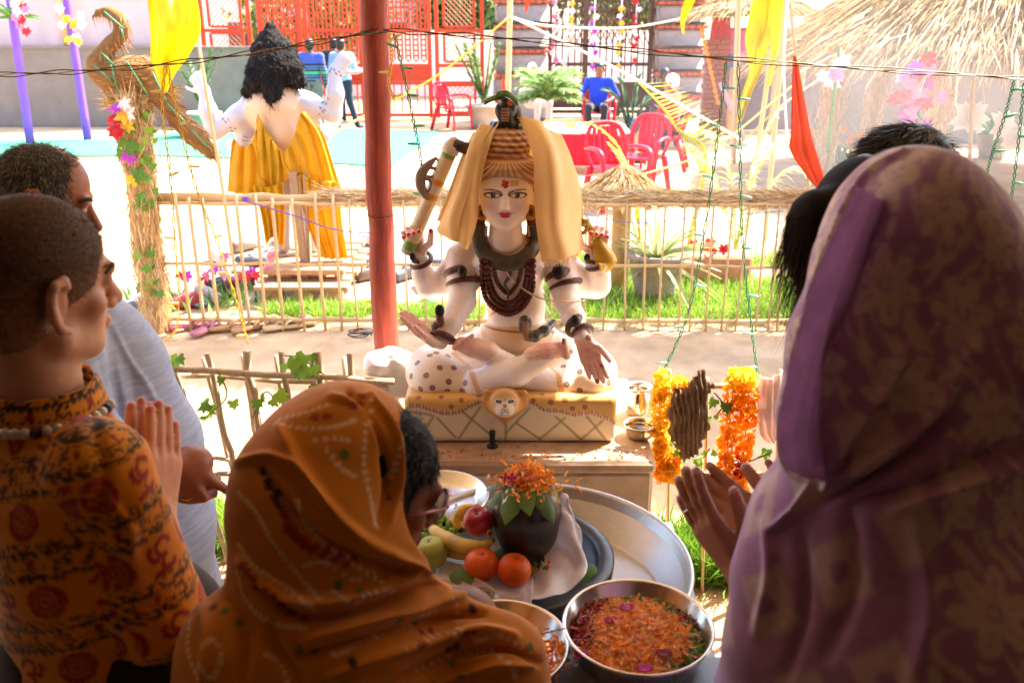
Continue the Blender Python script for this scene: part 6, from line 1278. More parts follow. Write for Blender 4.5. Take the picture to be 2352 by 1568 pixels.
for e in (-1, 1): col = pc(soft(np.abs(np.hypot((x - .005 * e), z + .012) - .005) - .001, .0012), '1c1614')
for k in range(4): col = pc(soft(np.abs(z + .016 + .004 * k) - .0007, .0008) * (np.abs(x) < .018 - .001 * k) * (np.abs(x) > .004 * (k < 3)), '1c1614')
part('lion_face', v, f, m_marble, plinth_o, col)
# pale thread across the chest, draped orange cloth, leaf on the cobra
P = [p - A(0, .012, 0) for p in (hit(T_BODY, *q_)[0] for q_ in ((1132, 560), (1150, 600), (1172, 635), (1200, 660))) if p is not None] + [w(1230, 680, 2.63), w(1262, 690, 2.62), w(1300, 693, 2.62), w(1342, 690, 2.67)]
cord('pale_thread', 'pale thread hanging across the marble statue\'s chest', P, .003, mat('thread', 'd8b898', .8), 60, 'thread')
m_oc = mat('saffron_cloth', 'f6dca6', .85, .07, 8, .3, 300, transl=.45, sheen=.2, bdist=.001)
ct = thing('saffron_cloth', 'saffron cloth draped over the marble statue\'s topknot and shoulders', 'cloth', (sx0, 2.8, w(1162, 590, 2.7)[2]))
L_ = [[(1150, 284, 2.70), (1120, 288, 2.71), (1085, 308, 2.76)], [(1118, 340, 2.65), (1092, 345, 2.63), (1062, 362, 2.74)], [(1098, 425, 2.62), (1072, 430, 2.60), (1034, 440, 2.72)], [(1094, 505, 2.62), (1050, 500, 2.60), (1006, 508, 2.70)], [(1074, 574, 2.63), (1045, 556, 2.62), (998, 524, 2.70)]]
R_ = [[(1190, 268, 2.70), (1240, 282, 2.70), (1287, 312, 2.78)], [(1222, 350, 2.63), (1265, 345, 2.61), (1312, 368, 2.76)], [(1226, 430, 2.61), (1275, 428, 2.59), (1334, 438, 2.74)], [(1230, 512, 2.61), (1280, 520, 2.59), (1338, 512, 2.74)], [(1244, 602, 2.62), (1300, 592, 2.61), (1340, 576, 2.74)]]
Bk = [[(1085, 308, 2.765), (1160, 290, 2.84), (1287, 312, 2.785)], [(1062, 362, 2.745), (1170, 350, 2.90), (1312, 368, 2.765)], [(1034, 440, 2.725), (1180, 440, 2.92), (1334, 438, 2.745)], [(1006, 508, 2.705), (1180, 510, 2.92), (1338, 512, 2.745)]]
for i, (rows, am, nf) in enumerate(((L_, .009, 1.6), (R_, .007, 1.1), (Bk, .004, 3))):
    v, f, uv = sheet(rows, 60, 80, am, nf, .8 + i, .004, twist=.9); part('cloth_fall', v, f, m_oc, ct)
Bt = [[(1145, 288, 2.69), (1165, 270, 2.76), (1195, 270, 2.69)], [(1085, 308, 2.765), (1165, 282, 2.85), (1287, 312, 2.785)]]
v, f, uv = sheet(Bt, 40, 20, .002, 2, 0, .004); part('cloth_crown', v, f, m_oc, ct)
for dy in (0, 5, 9):
    P = [W(x_, y_ + dy, 2.60) for x_, y_ in ((1232, 522), (1260, 520), (1300, 513), (1334, 510))]
# tassel fringe at the hem
fp = np.array([W(x_, y_, 2.615) for x_, y_ in spline([(1246, 601), (1300, 593), (1338, 577)], 90)]); v, f, m = strands(fp, np.tile(A(0, 0, -1), (90, 1)) + RNG.normal(size=(90, 3)) * .15, .022, .0016, 0, 2); part('fringe', v, f, m_oc, ct, smooth=False)
lf = thing('wet_leaf', 'long green leaf laid over the cobra crest', 'leaf', w(1165, 226, 2.68))
for pts, r in (([(1112, 238), (1135, 228), (1160, 224)], .011), ([(1140, 222), (1165, 219), (1190, 238)], .014)):
    v, f, uv = sheet([[W(x_, y_, 2.67) + A(0, .012, r * .3) for x_, y_ in pts], [W(x_, y_, 2.67) + A(0, -.006, r) for x_, y_ in pts], [W(x_, y_, 2.67) + A(0, -.02, -r * .3) for x_, y_ in pts]], 16, 6, th=.0015, world=True); part('blade', v, f, mat('leaf_dark', '3f5a2c'), lf)
c = w(1172, 236, 2.655); o = MB(); blossom(o, c, .011, 8); o.thing('orange_petal', 'small orange marigold scrap stuck on the cobra crest', 'flower', mat('mari_orange', 'e8820c', .7, transl=.2))
# ================================================================ offerings on the platform
m_brass = mat('worn_steel', 'dcd2c0', .2, .15, 12, .1, 40, metal=1)
p = G(1463, 952, ZP); t = thing('water_pot', 'rounded metal water pot at the platform\'s right edge', 'pot', p)
MB().lathe([(.022, 0), (.034, .004), (.045, .025), (.047, .05), (.04, .078), (.033, .088), (.034, .096), (.046, .104), (.048, .107), (.045, .108), (.032, .1), (.03, .09), (.036, .075), (.04, .05), (.0, .01)], p, 28).build('pot_body', m_brass, t)
p = G(1468, 1003, ZP); t = thing('steel_bowl', 'small shallow steel bowl in front of the water pot', 'bowl', p)
MB().lathe([(.026, 0), (.04, .006), (.049, .025), (.05, .044), (.054, .046), (.054, .048), (.049, .048), (.047, .03), (.038, .01), (0, .006)], p, 28).build('bowl_body', m_brass, t)
MB().lathe([(.0, .0255), (.0462, .0256)], p, 24).build('water', mat('water', '8a8478', .05, .1, 10, 0, trans=.6), t)
p = G(1131, 1026, ZP); t = thing('incense_holder', 'small black incense cup standing before the statue', 'incense holder', p)
MB().lathe([(.017, 0), (.018, .004), (.009, .008), (.0085, .02), (.0105, .05), (.009, .056), (0, .057)], p, 16).build('stem', mat('soot_black', '14110f', .6), t)
mpet = {}
def petal_piece(name, c):
    if c not in mpet: me = petal_mesh(); me.materials.append(mat('petal_' + c, c, .7, .2, 60, 0, transl=.25)); mpet[c] = me
    return mpet[c]
g = np.random.default_rng(6); mb = MB()
for k in range(170):
    x_, y_ = g.uniform(-.33, .42), 2.385 + abs(g.normal()) * .05
    q_ = A(x_, y_, ZP + .002); a = g.uniform(0, 6.3); L = g.uniform(.004, .014); d = A(math.cos(a), math.sin(a), 0) * L; n_ = A(-d[1], d[0], 0) * .4
    mb.add([q_, q_ + d * .5 + n_ + A(0, 0, .002), q_ + d, q_ + d * .5 - n_ + A(0, 0, .003)], [(0, 1, 2, 3)], lin(g.choice(['d8741c', 'c8501c', '8a5a30', 'd09030'])))
o = mb.thing('fallen_petals', 'scattered orange petal scraps on the platform slab', 'petals', m_leafc, False, attr=True); o['kind'] = 'stuff'
# shiny white cloth bundle behind the platform
s = SDF(.03); s.ell(W(895, 828, 2.84), (.085, .06, .045)); s.ell(W(862, 845, 2.82), (.04, .05, .03)); s.ell(W(925, 865, 2.86), (.075, .06, .06)); s.ell(W(880, 895, 2.86), (.07, .05, .05)); s.cap(W(915, 850, 2.86), (-.3, 2.88, ZP + .03), .06, .05)
v, f, _ = s.mesh(.0045); N = vnorm(v, f); v = v + N * (.012 * np.sin(60 * (v[:, 0] + .6 * v[:, 2]) + 5 * noise3(v, 4, 12, 2)) * noise3(v, 3, 3) + .006 * noise3(v, 12, 6))[:, None]; v[:, 2] = np.maximum(v[:, 2], np.where(v[:, 0] > -.372, ZP + .002, -9))
single('white_bundle', 'crumpled shiny white cloth bundle between post and statue', 'bundle', v, f, mat('white_satin', 'e8e0e0', .3, .05, 10, .1, 60))
# ================================================================ offering table, basin, stone tray
m_alu = mat('dull_aluminium', 'b9b6b4', .38, .12, 9, .15, 90, metal=.85)
t = thing('metal_table', 'grey metal table under the basin and trays', 'table', (.05, 1.65, 0)); m_tab = mat('table_metal', '8f959c', .45, .15, 10, .1, metal=.4)
MB().box((.06, 1.78, .53), (.78, .72, .02), bev=.004).build('table_top', m_tab, t, False); MB().box((.05, 1.195, .684), (.74, .40, .02), bev=.004).build('raised_shelf', m_tab, t, False)
for x_, y_, z_ in ((-.28, 1.46, .52), (.40, 1.46, .52), (-.28, 2.1, .52), (.40, 2.1, .52), (-.28, 1.05, .674), (.38, 1.05, .674)): MB().box((x_, y_, z_ / 2), (.035, .035, z_)).build('leg', m_tab, t, False)
bc = A(.057, 1.78, .542); t = thing('aluminium_basin', 'wide dull aluminium basin holding the stone tray', 'basin', bc)
MB().lathe([(.30, .0), (.325, .008), (.352, .105), (.36, .118), (.368, .119), (.368, .112), (.362, .11), (.357, .113)][::-1] + [(.30, .0)], bc, 72).build('basin_wall', m_alu, t) if False else MB().lathe([(0, .001), (.30, .0), (.322, .006), (.357, .11), (.362, .116), (.368, .118), (.371, .114), (.366, .111), (.358, .108), (.318, .012), (.30, .006), (0, .006)], bc, 72).build('basin_wall', m_alu, t)
kc = A(.011, 1.83, .550); m_blk = mat('black_stone', '22221f', .38, .3, 14, .25, 60, spec=.5)
t = thing('stone_tray', 'round black stone tray lying in the basin', 'tray', kc)
MB().lathe([(0, 0), (.215, 0), (.232, .02), (.238, .088), (.232, .094), (.206, .094), (.198, .085), (.192, .05), (0, .045)], kc, 64).build('tray_body', m_blk, t)
lc = A(.034, 1.775, .60); t = thing('stone_idol', 'dark egg shaped stone idol crowned with leaves and petals', 'idol', lc)
s = SDF(.03); s.ell(lc + A(0, 0, .205), (.079, .079, .068)); s.ell(lc + A(.0, 0, .16), (.073, .073, .075)); s.cap(lc + A(0, 0, .03), lc + A(0, 0, .13), .04, .062); s.cap(lc + A(.012, -.055, .075), lc + A(.016, -.048, .04), .02, .012, k=.02); v, f, _ = s.mesh(.005); part('stone_body', v, f, mat('oily_stone', '1e1a17', .3, .35, 12, .1, 40, spec=.6), t)
tp = lc + A(0, 0, .272); lt = thing('bilva_leaves', 'green bilva leaves piled on top of the stone idol', 'leaves', tp - A(0, 0, .01))
for k, (dx, dy, rot, L) in enumerate(((-.085, -.02, 1.9, .07), (-.05, -.055, 2.6, .085), (-.02, -.065, 3.0, .07), (.02, -.065, -2.7, .06), (.05, -.055, -2.3, .075), (.08, -.03, -1.9, .06), (-.06, .02, 1.2, .06), (.04, .03, -.8, .06), (0, .04, .2, .05), (.085, -.055, -2.2, .05), (-.03, -.045, 2.3, .06))):
    rr_ = math.hypot(dx, dy); ux, uy = dx / rr_, dy / rr_; inst('leaf', LEAF_OV, lt, mtx(tp + A(ux * .034, uy * .034, .003 + .003 * (k % 4)), A(ux * .7 + RNG.normal() * .22, uy * .7 + RNG.normal() * .22, 1), A(ux + RNG.normal() * .3, uy + RNG.normal() * .3, -.5), (L * 1.05, L * 1.3, L * 1.5), 0))
def petal_heap(n, P, size, cols, seed, lift=.35):
    g = np.random.default_rng(seed); v, f, m = strands(P, g.normal(size=(n, 3)) + A(0, 0, lift), size * g.uniform(.5, 1.3, n), size * g.uniform(.3, .8, n), .3, 2, .4, taper=.6); return v, f, np.repeat(lin_pick(cols, n, g), m, 0)
OR = ('ff9a2a', 'ffaa38', 'f58a1c', 'ffbe48', 'fa9426'); g = np.random.default_rng(3)
n = 520; P = tp + A(.005, -.01, .0) + g.normal(size=(n, 3)) * A(.032, .03, .008); P[:, 2] = tp[2] + .042 * np.exp(-((P[:, 0] - tp[0]) ** 2 + (P[:, 1] - tp[1]) ** 2) / .0016) * g.random(n) ** .4
v, f, c = petal_heap(n, P, .0135, OR + ('f2d8b0', 'f5a022'), 5); o = single('marigold_crown', 'shredded orange marigold petals heaped on the leaf crown', 'petals', v, f, m_leafc, c, False); o['kind'] = 'stuff'
for k, (dx, dy) in enumerate(((-.05, -.03), (-.035, -.035))):
    q_ = tp + A(dx, dy, .022); mb = MB(); blossom(mb, q_, .014, 4, (dx, -.5, .6), k); mb.thing('rose_petal', 'left magenta rose petal on the leaf crown' if k == 0 else 'right magenta rose petal on the leaf crown', 'petal', mat('petal_magenta', 'c01878', .6, .1, transl=.3))
# white cloth wrapped round the idol
inn = [(1283, 1128, .835), (1278, 1175, .79), (1258, 1225, .73), (1215, 1268, .69), (1150, 1290, .672), (1080, 1300, .668), (1005, 1285, .668)]
mid = [(1300, 1140, .815), (1318, 1215, .75), (1305, 1285, .69), (1248, 1330, .668), (1165, 1345, .662), (1085, 1335, .66), (1000, 1312, .66)]
out = [(1305, 1160, .80), (1345, 1265, .69), (1335, 1330, .66), (1255, 1375, .656), (1165, 1378, .655), (1080, 1360, .652), (990, 1335, .652)]
v, f, uv = sheet([[G(*p) for p in r] for r in (inn, mid, out)], 110, 46, .006, 4.3, .4, .003, world=True, twist=2.2, wob=.003); v[:, 2] = np.maximum(v[:, 2], .648)
m_wc = mat('white_cotton', 'f8f2f4', .9, .06, 20, .3, 400, transl=.3, bdist=.001)
wc = thing('white_cloth', 'white cotton cloth wrapped round the foot of the stone idol', 'cloth', lc + A(0, 0, .04)); part('cloth_wrap', v, f, m_wc, wc)
for k in range(4):
    o_ = k * .006; P = [G(*p) for p in ((1060, 1330 + k * 6, .672), (1105, 1345 + k * 7, .676 - o_), (1148, 1375 + k * 5, .678 - o_), (1180, 1386 + k * 3, .68 - o_), (1212, 1368 + k * 4, .684 - o_), (1222, 1342 + 5 * k, .69 - o_))]
    v, f, uv = sheet([[q_ + A(0, .0, .016) for q_ in P], [q_ + A(.0, -.012, -.003) for q_ in P], [q_ + A(0, -.004, -.018) for q_ in P]], 50, 10, .0015, 4, k, .002, world=True); part('pleat', v, f, mat('pink_hem_cotton', 'd8b4b0', .9, .1, 20, .3, 400, transl=.15), wc)
# fruit
def fruit(name, label, cat, c, r, m, dimple=.25, sy=1, seed=0):
    a = np.linspace(0, np.pi, 22); prof = [(r * math.sin(t_) * (1 + .04 * math.cos(2 * t_)), -r * sy * math.cos(t_) * (1 - dimple * math.exp(-((math.sin(t_)) / .28) ** 2))) for t_ in a]; prof[0] = (0, prof[0][1]); prof[-1] = (0, prof[-1][1])
    t = thing(name, label, cat, c - A(0, 0, r * sy * .9)); ax = A(RNG.normal() * .3, RNG.normal() * .2 - .3, 1); MB().lathe(prof, c, 32, axis=ax).build('flesh', m, t); MB().tube([c + ax / np.linalg.norm(ax) * r * sy * (1 - dimple), c + ax / np.linalg.norm(ax) * r * sy * (1.12 - dimple) + A(.002, 0, 0)], .0022, 6).build('stalk', m_wood, t); return t
m_or = mat('orange_peel', 'dd5c08', .42, .1, 30, .5, 320, bdist=.0015); m_apple = mat('red_apple', '9c1424', .28, .3, 14, .05, 60, col2='b8283a', spec=.5)
fruit('orange', 'nearest mandarin orange right of the other one', 'orange', G(1181, 1308, .699), .0405, m_or, .12, .88); fruit('orange', 'mandarin orange left and behind the nearest one', 'orange', G(1106, 1295, .703), .0415, m_or, .16, .85)
fruit('apple', 'red apple resting on the bananas', 'apple', G(1099, 1196, .765), .037, m_apple, .3, .92); fruit('guava', 'pale green guava beside the scarfed woman\'s chin', 'guava', G(992, 1268, .70), .038, mat('guava_skin', 'a8b04e', .5, .15, 30), .15, 1.0)
st_ = thing('fruit_sticker', 'small red and white oval sticker on the apple', 'sticker', G(1122, 1212, .765) + A(.004, -.02, 0)); MB().lathe([(.0, .001), (.0075, .0006)], G(1121, 1210, .762) + A(.004, -.026, .0), 14, axis=A(.55, -.85, .2), sy=1.35).build('sticker_face', mat('sticker_white', 'e8d8d0', .5), st_); MB().lathe([(.0, .002), (.0045, .0016)], G(1121, 1210, .762) + A(.004, -.026, .0), 14, axis=A(.55, -.85, .2), sy=1.4).build('sticker_print', mat('sticker_red', 'b81828', .5), st_)
m_ban = mat('banana_peel', attr=True, rough=.5, var=.2, vs=30, bump=.1)
bn = thing('banana_bunch', 'bunch of ripe bananas under the apple', 'bananas', G(1060, 1260, .66))
for pts, lab in (([(985, 1205, .715), (1010, 1228, .722), (1060, 1252, .728), (1105, 1255, .73), (1135, 1238, .735)], 0), ([(1060, 1222, .715), (1052, 1195, .735), (1066, 1172, .755), (1098, 1162, .765)], 1), ([(980, 1225, .69), (1020, 1258, .69), (1070, 1270, .692), (1115, 1262, .70)], 2)):
    P = spline([G(*q_) for q_ in pts], 30); cc = np.tile(lin('d8b95c'), (30, 1)); cc[:3] = lin('3a2a18'); cc[-2:] = lin('4a3418'); cc[12:15] *= .85; MB().tube(P, [.006, .014, .0175, .018, .017, .012, .005], 7, col=cc).build('banana', m_ban, bn, attr=True)
gp = thing('grape_cluster', 'small cluster of green grapes behind the bananas', 'grapes', G(1030, 1215, .69)); gm = MB().ball((0, 0, 0), 1, 10, 8).mesh('grape'); gm.materials.append(mat('grape_skin', '9db84a', .35, .15, 30, 0, transl=.25))
for k in range(26): inst('grape', gm, gp, Matrix.Translation(Vector(G(1028, 1210, .715) + g.normal(size=3) * A(.022, .018, .008))) @ Matrix.Diagonal((.008, .008, .0105, 1)))
for k, (x_, y_, rot, L, lab) in enumerate(((1190, 1265, -1.2, .085, 'broad leaf lying under the stone idol'), (1350, 1290, .2, .06, 'upright green leaf in the stone tray'), (1365, 1300, -.5, .06, 'pale green leaf leaning in the stone tray'), (1030, 1320, 1.4, .07, 'dark leaf under the mandarin oranges'), (1230, 1300, -1.0, .045, 'small leaf beside the mandarin orange'))):
    inst_o = inst('leaf', LEAF_OV, None, mtx(G(x_, y_, .655 if k in (1, 2) else .695), (0, -.5, 1), (math.sin(rot), -math.cos(rot), 0), L)); tag(inst_o, lab, 'leaf', 'leaves in the stone tray')
n = 90; P = np.array([G(*q_, .69) for q_ in np.stack([g.uniform(1195, 1260, n), g.uniform(1265, 1310, n)], 1)]); v, f, c = petal_heap(n, P, .013, OR + ('5f7a2c', '40602a'), 8); o = single('petal_scraps', 'orange petal scraps beside the mandarin on white cloth', 'petals', v, f, m_leafc, c, False); o['kind'] = 'stuff'
# steel plates
def plate(name, label, c, r, h, m=m_steel, flare=1.0, base=.8):
    t = thing(name, label, 'tray', c); MB().lathe([(0, 0), (r * base, 0), (r * (base + .04), .004), (r * .97, h - .004), (r, h), (r * 1.015, h - .001), (r * 1.015, h - .004), (r * .985, h - .008)][::1], c, 64).build('plate_underside', m, t) if False else MB().lathe([(0, 0), (r * base, 0), (r * (base + .05), .004), (r * .965, h - .006), (r * .985, h - .003), (r * 1.015, h - .002), (r * 1.022, h + .002), (r * 1.0, h + .004), (r * .965, h), (r * (base + .045), .008), (r * base, .004), (0, .004)], c, 72).build('plate_body', m, t); return t
pc_ = G(1005, 1142, .665); plate('steel_plate', 'empty shiny steel plate behind the bananas', pc_ - A(0, 0, .02), .135, .028, base=.75)
mb = MB()
for k in range(40):
    a, r_ = g.uniform(0, 6.3), .09 * math.sqrt(g.random()); q_ = pc_ + A(r_ * math.cos(a), r_ * math.sin(a), -.014); L = g.uniform(.004, .012); d = A(math.cos(a * 3), math.sin(a * 3), 0) * L; mb.add([q_, q_ + d * .5 + A(-d[1], d[0], 0) * .4 + A(0, 0, .001), q_ + d, q_ + d * .5 - A(-d[1], d[0], 0) * .4], [(0, 1, 2, 3)], lin(g.choice(['c01838', '8a2030', 'd8741c', '6a7a30'])))
o = mb.thing('plate_scraps', 'tiny red and orange petal scraps on the steel plate', 'petals', m_leafc, False, attr=True); o['kind'] = 'stuff'
q_ = G(1012, 1160, .652); mb = MB(); mb.lathe([(0, .004), (.018, .002), (.02, 0)], q_ - A(0, 0, .002), 14, sx=1.2, sy=.7).thing('rose_petal', 'wet pink rose petal lying on the steel plate', 'petal', mat('petal_pink', 'd02858', .4, .1, transl=.3))
# flower tray
tc = A(.243, 1.402, .699); plate('flower_tray', 'large steel tray heaped with shredded marigold petals', tc, .143, .062, base=.8)
n = 5200; a = g.uniform(0, 2 * np.pi, n); r_ = .117 * np.sqrt(g.random(n)); P = np.stack([tc[0] + r_ * np.cos(a), tc[1] + r_ * np.sin(a), tc[2] + .028 + .02 * (1 - (r_ / .132) ** 2) + .008 * noise3(np.stack([r_ * np.cos(a), r_ * np.sin(a), 0 * a], 1), 22, 8) + g.uniform(0, .006, n)], 1)
v, f, m_ = strands(P, g.normal(size=(n, 3)) * A(1, 1, .45), .0125 * g.uniform(.5, 1.3, n), .0085 * g.uniform(.35, 1.1, n), .2, 2, .35, face=(0, 0, 1), taper=.6); cc = lin_pick(OR + ('ffb040', 'ffc878', 'ffa030'), n, g)
el = (P[:, 0] - tc[0]) / .13; bl = (P[:, 1] - tc[1]) / .13; red = (el < -.35 + .25 * noise3(P, 14, 2)) & (bl > -.25) & (r_ > .09); grn = (el > .35 + .2 * noise3(P, 12, 5)) & (r_ > .098) | ((bl > .8) & (el > -.2)); red2 = (bl > .3) & (el > .68)
cc[red] = lin_pick(('a81430', 'c0203a', '8a1a30', 'd8741c'), red.sum(), g); cc[grn] = lin_pick(('6a9a2c', '8ab03a', '4f7a28', 'd8741c'), grn.sum(), g); cc[red2] = lin_pick(('a81438', 'b82848', '6a8a2c'), red2.sum(), g)
o = single('shredded_marigold', 'shredded orange marigold with red and green bits filling the tray', 'petals', v, f, m_leafc, np.repeat(cc, m_, 0), False); o['kind'] = 'stuff'
MB().lathe([(0, .026), (.122, .022)], tc, 40).thing('petal_bed', 'damp red and orange petal bed under the shredded marigold', 'petals', mat('petal_bed', 'b8501c', .7, .5, 120, .5, 160, col2='7a5a1c'))['kind'] = 'stuff'
n = 700; a = g.uniform(0, 2 * np.pi, n); r_ = .115 * np.sqrt(g.random(n)); P = np.stack([tc[0] + r_ * np.cos(a), tc[1] + r_ * np.sin(a), tc[2] + .04 + .018 * (1 - (r_ / .132) ** 2)], 1); v, f, m_ = strands(P, g.normal(size=(n, 3)) * A(1, 1, .4), .016, .0009, 0, 2, .3); o = single('petal_stalks', 'fine pale petal stalks scattered over the flower tray', 'petals', v, f, m_leafc, np.repeat(lin_pick(('f0e0c0', 'e8d8b0', 'f5ecd8'), n, g), m_, 0), False); o['kind'] = 'stuff'
for k, (x_, y_, lab) in enumerate(((1405, 1425, 'magenta rose petal at the middle left of the flower tray'), (1335, 1503, 'magenta rose petal at the tray\'s lower left rim'), (1480, 1535, 'magenta rose petal at the tray\'s lower edge'), (1525, 1500, 'dark crimson rose petal low right in the flower tray'), (1440, 1395, 'small pink rose petal near the tray\'s centre'))):
    q_ = G(x_, y_, tc[2] + .052); v, f, uv = sheet([[q_ + A(-.012, -.008, 0), q_ + A(0, -.011, .003), q_ + A(.012, -.008, .001)], [q_ + A(-.014, 0, .004), q_ + A(0, 0, .0), q_ + A(.014, 0, .005)], [q_ + A(-.009, .009, .003), q_ + A(0, .011, .002), q_ + A(.009, .009, .004)]], 8, 8, th=.0008, world=True); single('rose_petal', lab, 'petal', v, f, mat('petal_magenta' if k != 3 else 'petal_crimson', '8a1030', .6, .1, transl=.3), group='rose petals in the tray')
# money tray and glass bowl at the scarfed woman's shoulder
mc = G(1150, 1500, .715); plate('money_tray', 'steel tray with banknotes beside the flower tray', mc - A(0, 0, .02), .13, .045, base=.78)
v, f, uv = sheet([[G(1130, 1440, .73), G(1180, 1435, .738), G(1232, 1432, .745)], [G(1120, 1480, .725), G(1170, 1478, .728), G(1215, 1480, .735)]], 20, 10, .002, 2, 0, .001, world=True); single('banknote', 'folded pink banknote lying in the steel tray', 'banknote', v, f, mat('banknote', 'a8746e', .8, .35, 60, .1, col2='8a5a58'))
n = 220; P = G(1245, 1510, .725) + g.normal(size=(n, 3)) * A(.025, .035, .004); v, f, c = petal_heap(n, P, .013, OR, 18); o = single('tray_petals', 'orange petals at the right side of the money tray', 'petals', v, f, m_leafc, c, False); o['kind'] = 'stuff'
gb = G(1105, 1402, .70); t = thing('glass_bowl', 'cut glass bowl half hidden by the yellow scarf', 'bowl', gb); MB().lathe([(.02, 0), (.03, .006), (.036, .03), (.038, .035), (.034, .034), (.027, .01), (0, .006)], gb, 24).build('bowl_body', mat('cut_glass', 'd8c8b8', .1, .1, 10, .4, 90, trans=.7), t); MB().lathe([(.0, .012), (.028, .012)], gb, 20).build('filling', mat('petal_bed', 'b8501c'), t)
cord('incense_stick', 'thin incense stick bridging the two steel trays', [G(1215, 1462, .765), G(1255, 1452, .768), G(1300, 1442, .772)], .0012, mat('stick_brown', '7a5a3a', .8), 6, 'incense')
# ================================================================ garlands, bark and cloth on the right fence
def puff_mesh(c):
    mb = MB(); g = np.random.default_rng(5)
    for k in range(44):
        d = g.normal(size=3); d /= np.linalg.norm(d); x_, y_, z_ = frame(d); L = g.uniform(.75, 1.1); s_ = .34; b_ = d * .35; mb.add([b_, b_ + d * L * .45 + x_ * s_, b_ * 0 + d * L + y_ * .15, b_ + d * L * .45 - x_ * s_], [(0, 1, 2, 3)])
    me = mb.mesh('marigold', False); me.materials.append(mat('mari_' + c, c, .7, .25, 60, 0, transl=.35)); return me
PUFF = {c: puff_mesh({'f08c0c': 'ffae1e', 'f5a81a': 'ffbe2a', 'f5c21c': 'ffd83c', 'a8200c': 'b8280c'}[c]) for c in ('f08c0c', 'f5a81a', 'f5c21c', 'a8200c')}
def garland(label, lines, n, r, pick, seed):
    g = np.random.default_rng(seed); t = thing('marigold_garland', label, 'garland', lines[0][0], 'marigold garlands on the bamboo fence')
    for L_ in lines:
        P = spline(L_, n); MB().tube(P, .002, 5).build('string', m_ycord, t)
        for i, p in enumerate(P): inst('marigold', PUFF[pick(i, n, g)], t, mtx(p + g.normal(size=3) * .003, g.normal(size=3), s=r * g.uniform(.88, 1.15)))
    return t
ww = lambda L_, Y: [W(x_, y_, Y) for x_, y_ in L_]
garland('yellow marigold garland nearest the water pot', [ww([(1522, 868), (1515, 930), (1518, 1000), (1520, 1050), (1518, 1095)], 2.55)], 17, .031, lambda i, n, g: 'f5c21c' if i < 10 else ('f5a81a' if g.random() < .6 else 'f5c21c'), 1)
garland('short looped marigold garland over the bark piece', [ww([(1545, 890), (1568, 880), (1575, 905), (1560, 930), (1545, 940)], 2.53), ww([(1552, 1040), (1548, 1065), (1545, 1095)], 2.55)], 7, .029, lambda i, n, g: 'f5c21c' if g.random() < .5 else 'f5a81a', 2)
garland('long orange marigold garland hanging beside the purple shawl', [ww([(1685, 862), (1680, 930), (1672, 1000), (1668, 1060), (1662, 1110), (1685, 1150)], 2.53), ww([(1722, 868), (1718, 930), (1712, 1000), (1705, 1070), (1700, 1120), (1700, 1150)], 2.53)], 17, .035, lambda i, n, g: 'f5c21c' if i < 2 else ('a8200c' if i in (9, 10) and g.random() < .6 else ('f08c0c' if g.random() < .7 else 'f5a81a')), 3)
s = SDF(.02); bw_ = lambda x_, y_, d=0: W(x_, y_, 2.50 + d)
s.chain([bw_(1612, 852), bw_(1602, 890), bw_(1590, 930), bw_(1588, 980), bw_(1588, 1040)], [.008, .026, .04, .034, .012]); s.chain([bw_(1560, 905, .01), bw_(1562, 950), bw_(1560, 990), bw_(1575, 1045)], [.02, .032, .028, .012]); s.cap(bw_(1600, 900), bw_(1632, 885), .02, .012); s.chain([bw_(1605, 930), bw_(1612, 980), bw_(1600, 1035)], [.022, .018, .008])
v, f, _ = s.mesh(.004); N = vnorm(v, f); gr = np.sin(v[:, 0] * 420 + 6 * noise3(v, 5, 4) + 40 * v[:, 2]); v = v + N * (.005 * gr + .006 * noise3(v * A(3, 1, .5), 14, 8))[:, None]
single('bark_piece', 'gnarled piece of grey brown bark tied to the bamboo fence', 'bark', v, f, mat('bark', 'b08c68', .9, .35, 14, .9, 60, stretch=(22, 22, 4), col2='8a6a50', bdist=.01))
v, f, uv = sheet([[(1742, 862, 2.55), (1770, 868, 2.53), (1800, 850, 2.55)], [(1738, 920, 2.54), (1768, 930, 2.51), (1800, 920, 2.54)], [(1740, 985, 2.55), (1765, 990, 2.52), (1795, 985, 2.55)], [(1765, 1010, 2.55), (1775, 1015, 2.53), (1785, 1010, 2.55)]], 46, 40, .006, 3, 1, .003); single('pale_pink_cloth', 'pale pink cloth hung on the fence behind the purple shawl', 'cloth', v, f, mat('pale_pink', 'e2c8be', .85, .06, 10, .2, 200, transl=.4))
for k, (pts, n, lab) in enumerate((([(1640, 900), (1660, 930), (1640, 960)], 5, 'ivy sprig right of the bark piece'), ([(1540, 1010), (1560, 1030), (1570, 1045)], 4, 'ivy leaf tips below the short garland'), ([(1590, 1055), (1615, 1050), (1630, 1030)], 5, 'ivy sprig under the bark piece'), ([(1740, 1050), (1770, 1040), (1720, 1060)], 4, 'small ivy leaves right of the long garland'))): vine(lab, ww(pts, 2.52), n, .032, .012, 60 + k, 'ivy on the bamboo fence')
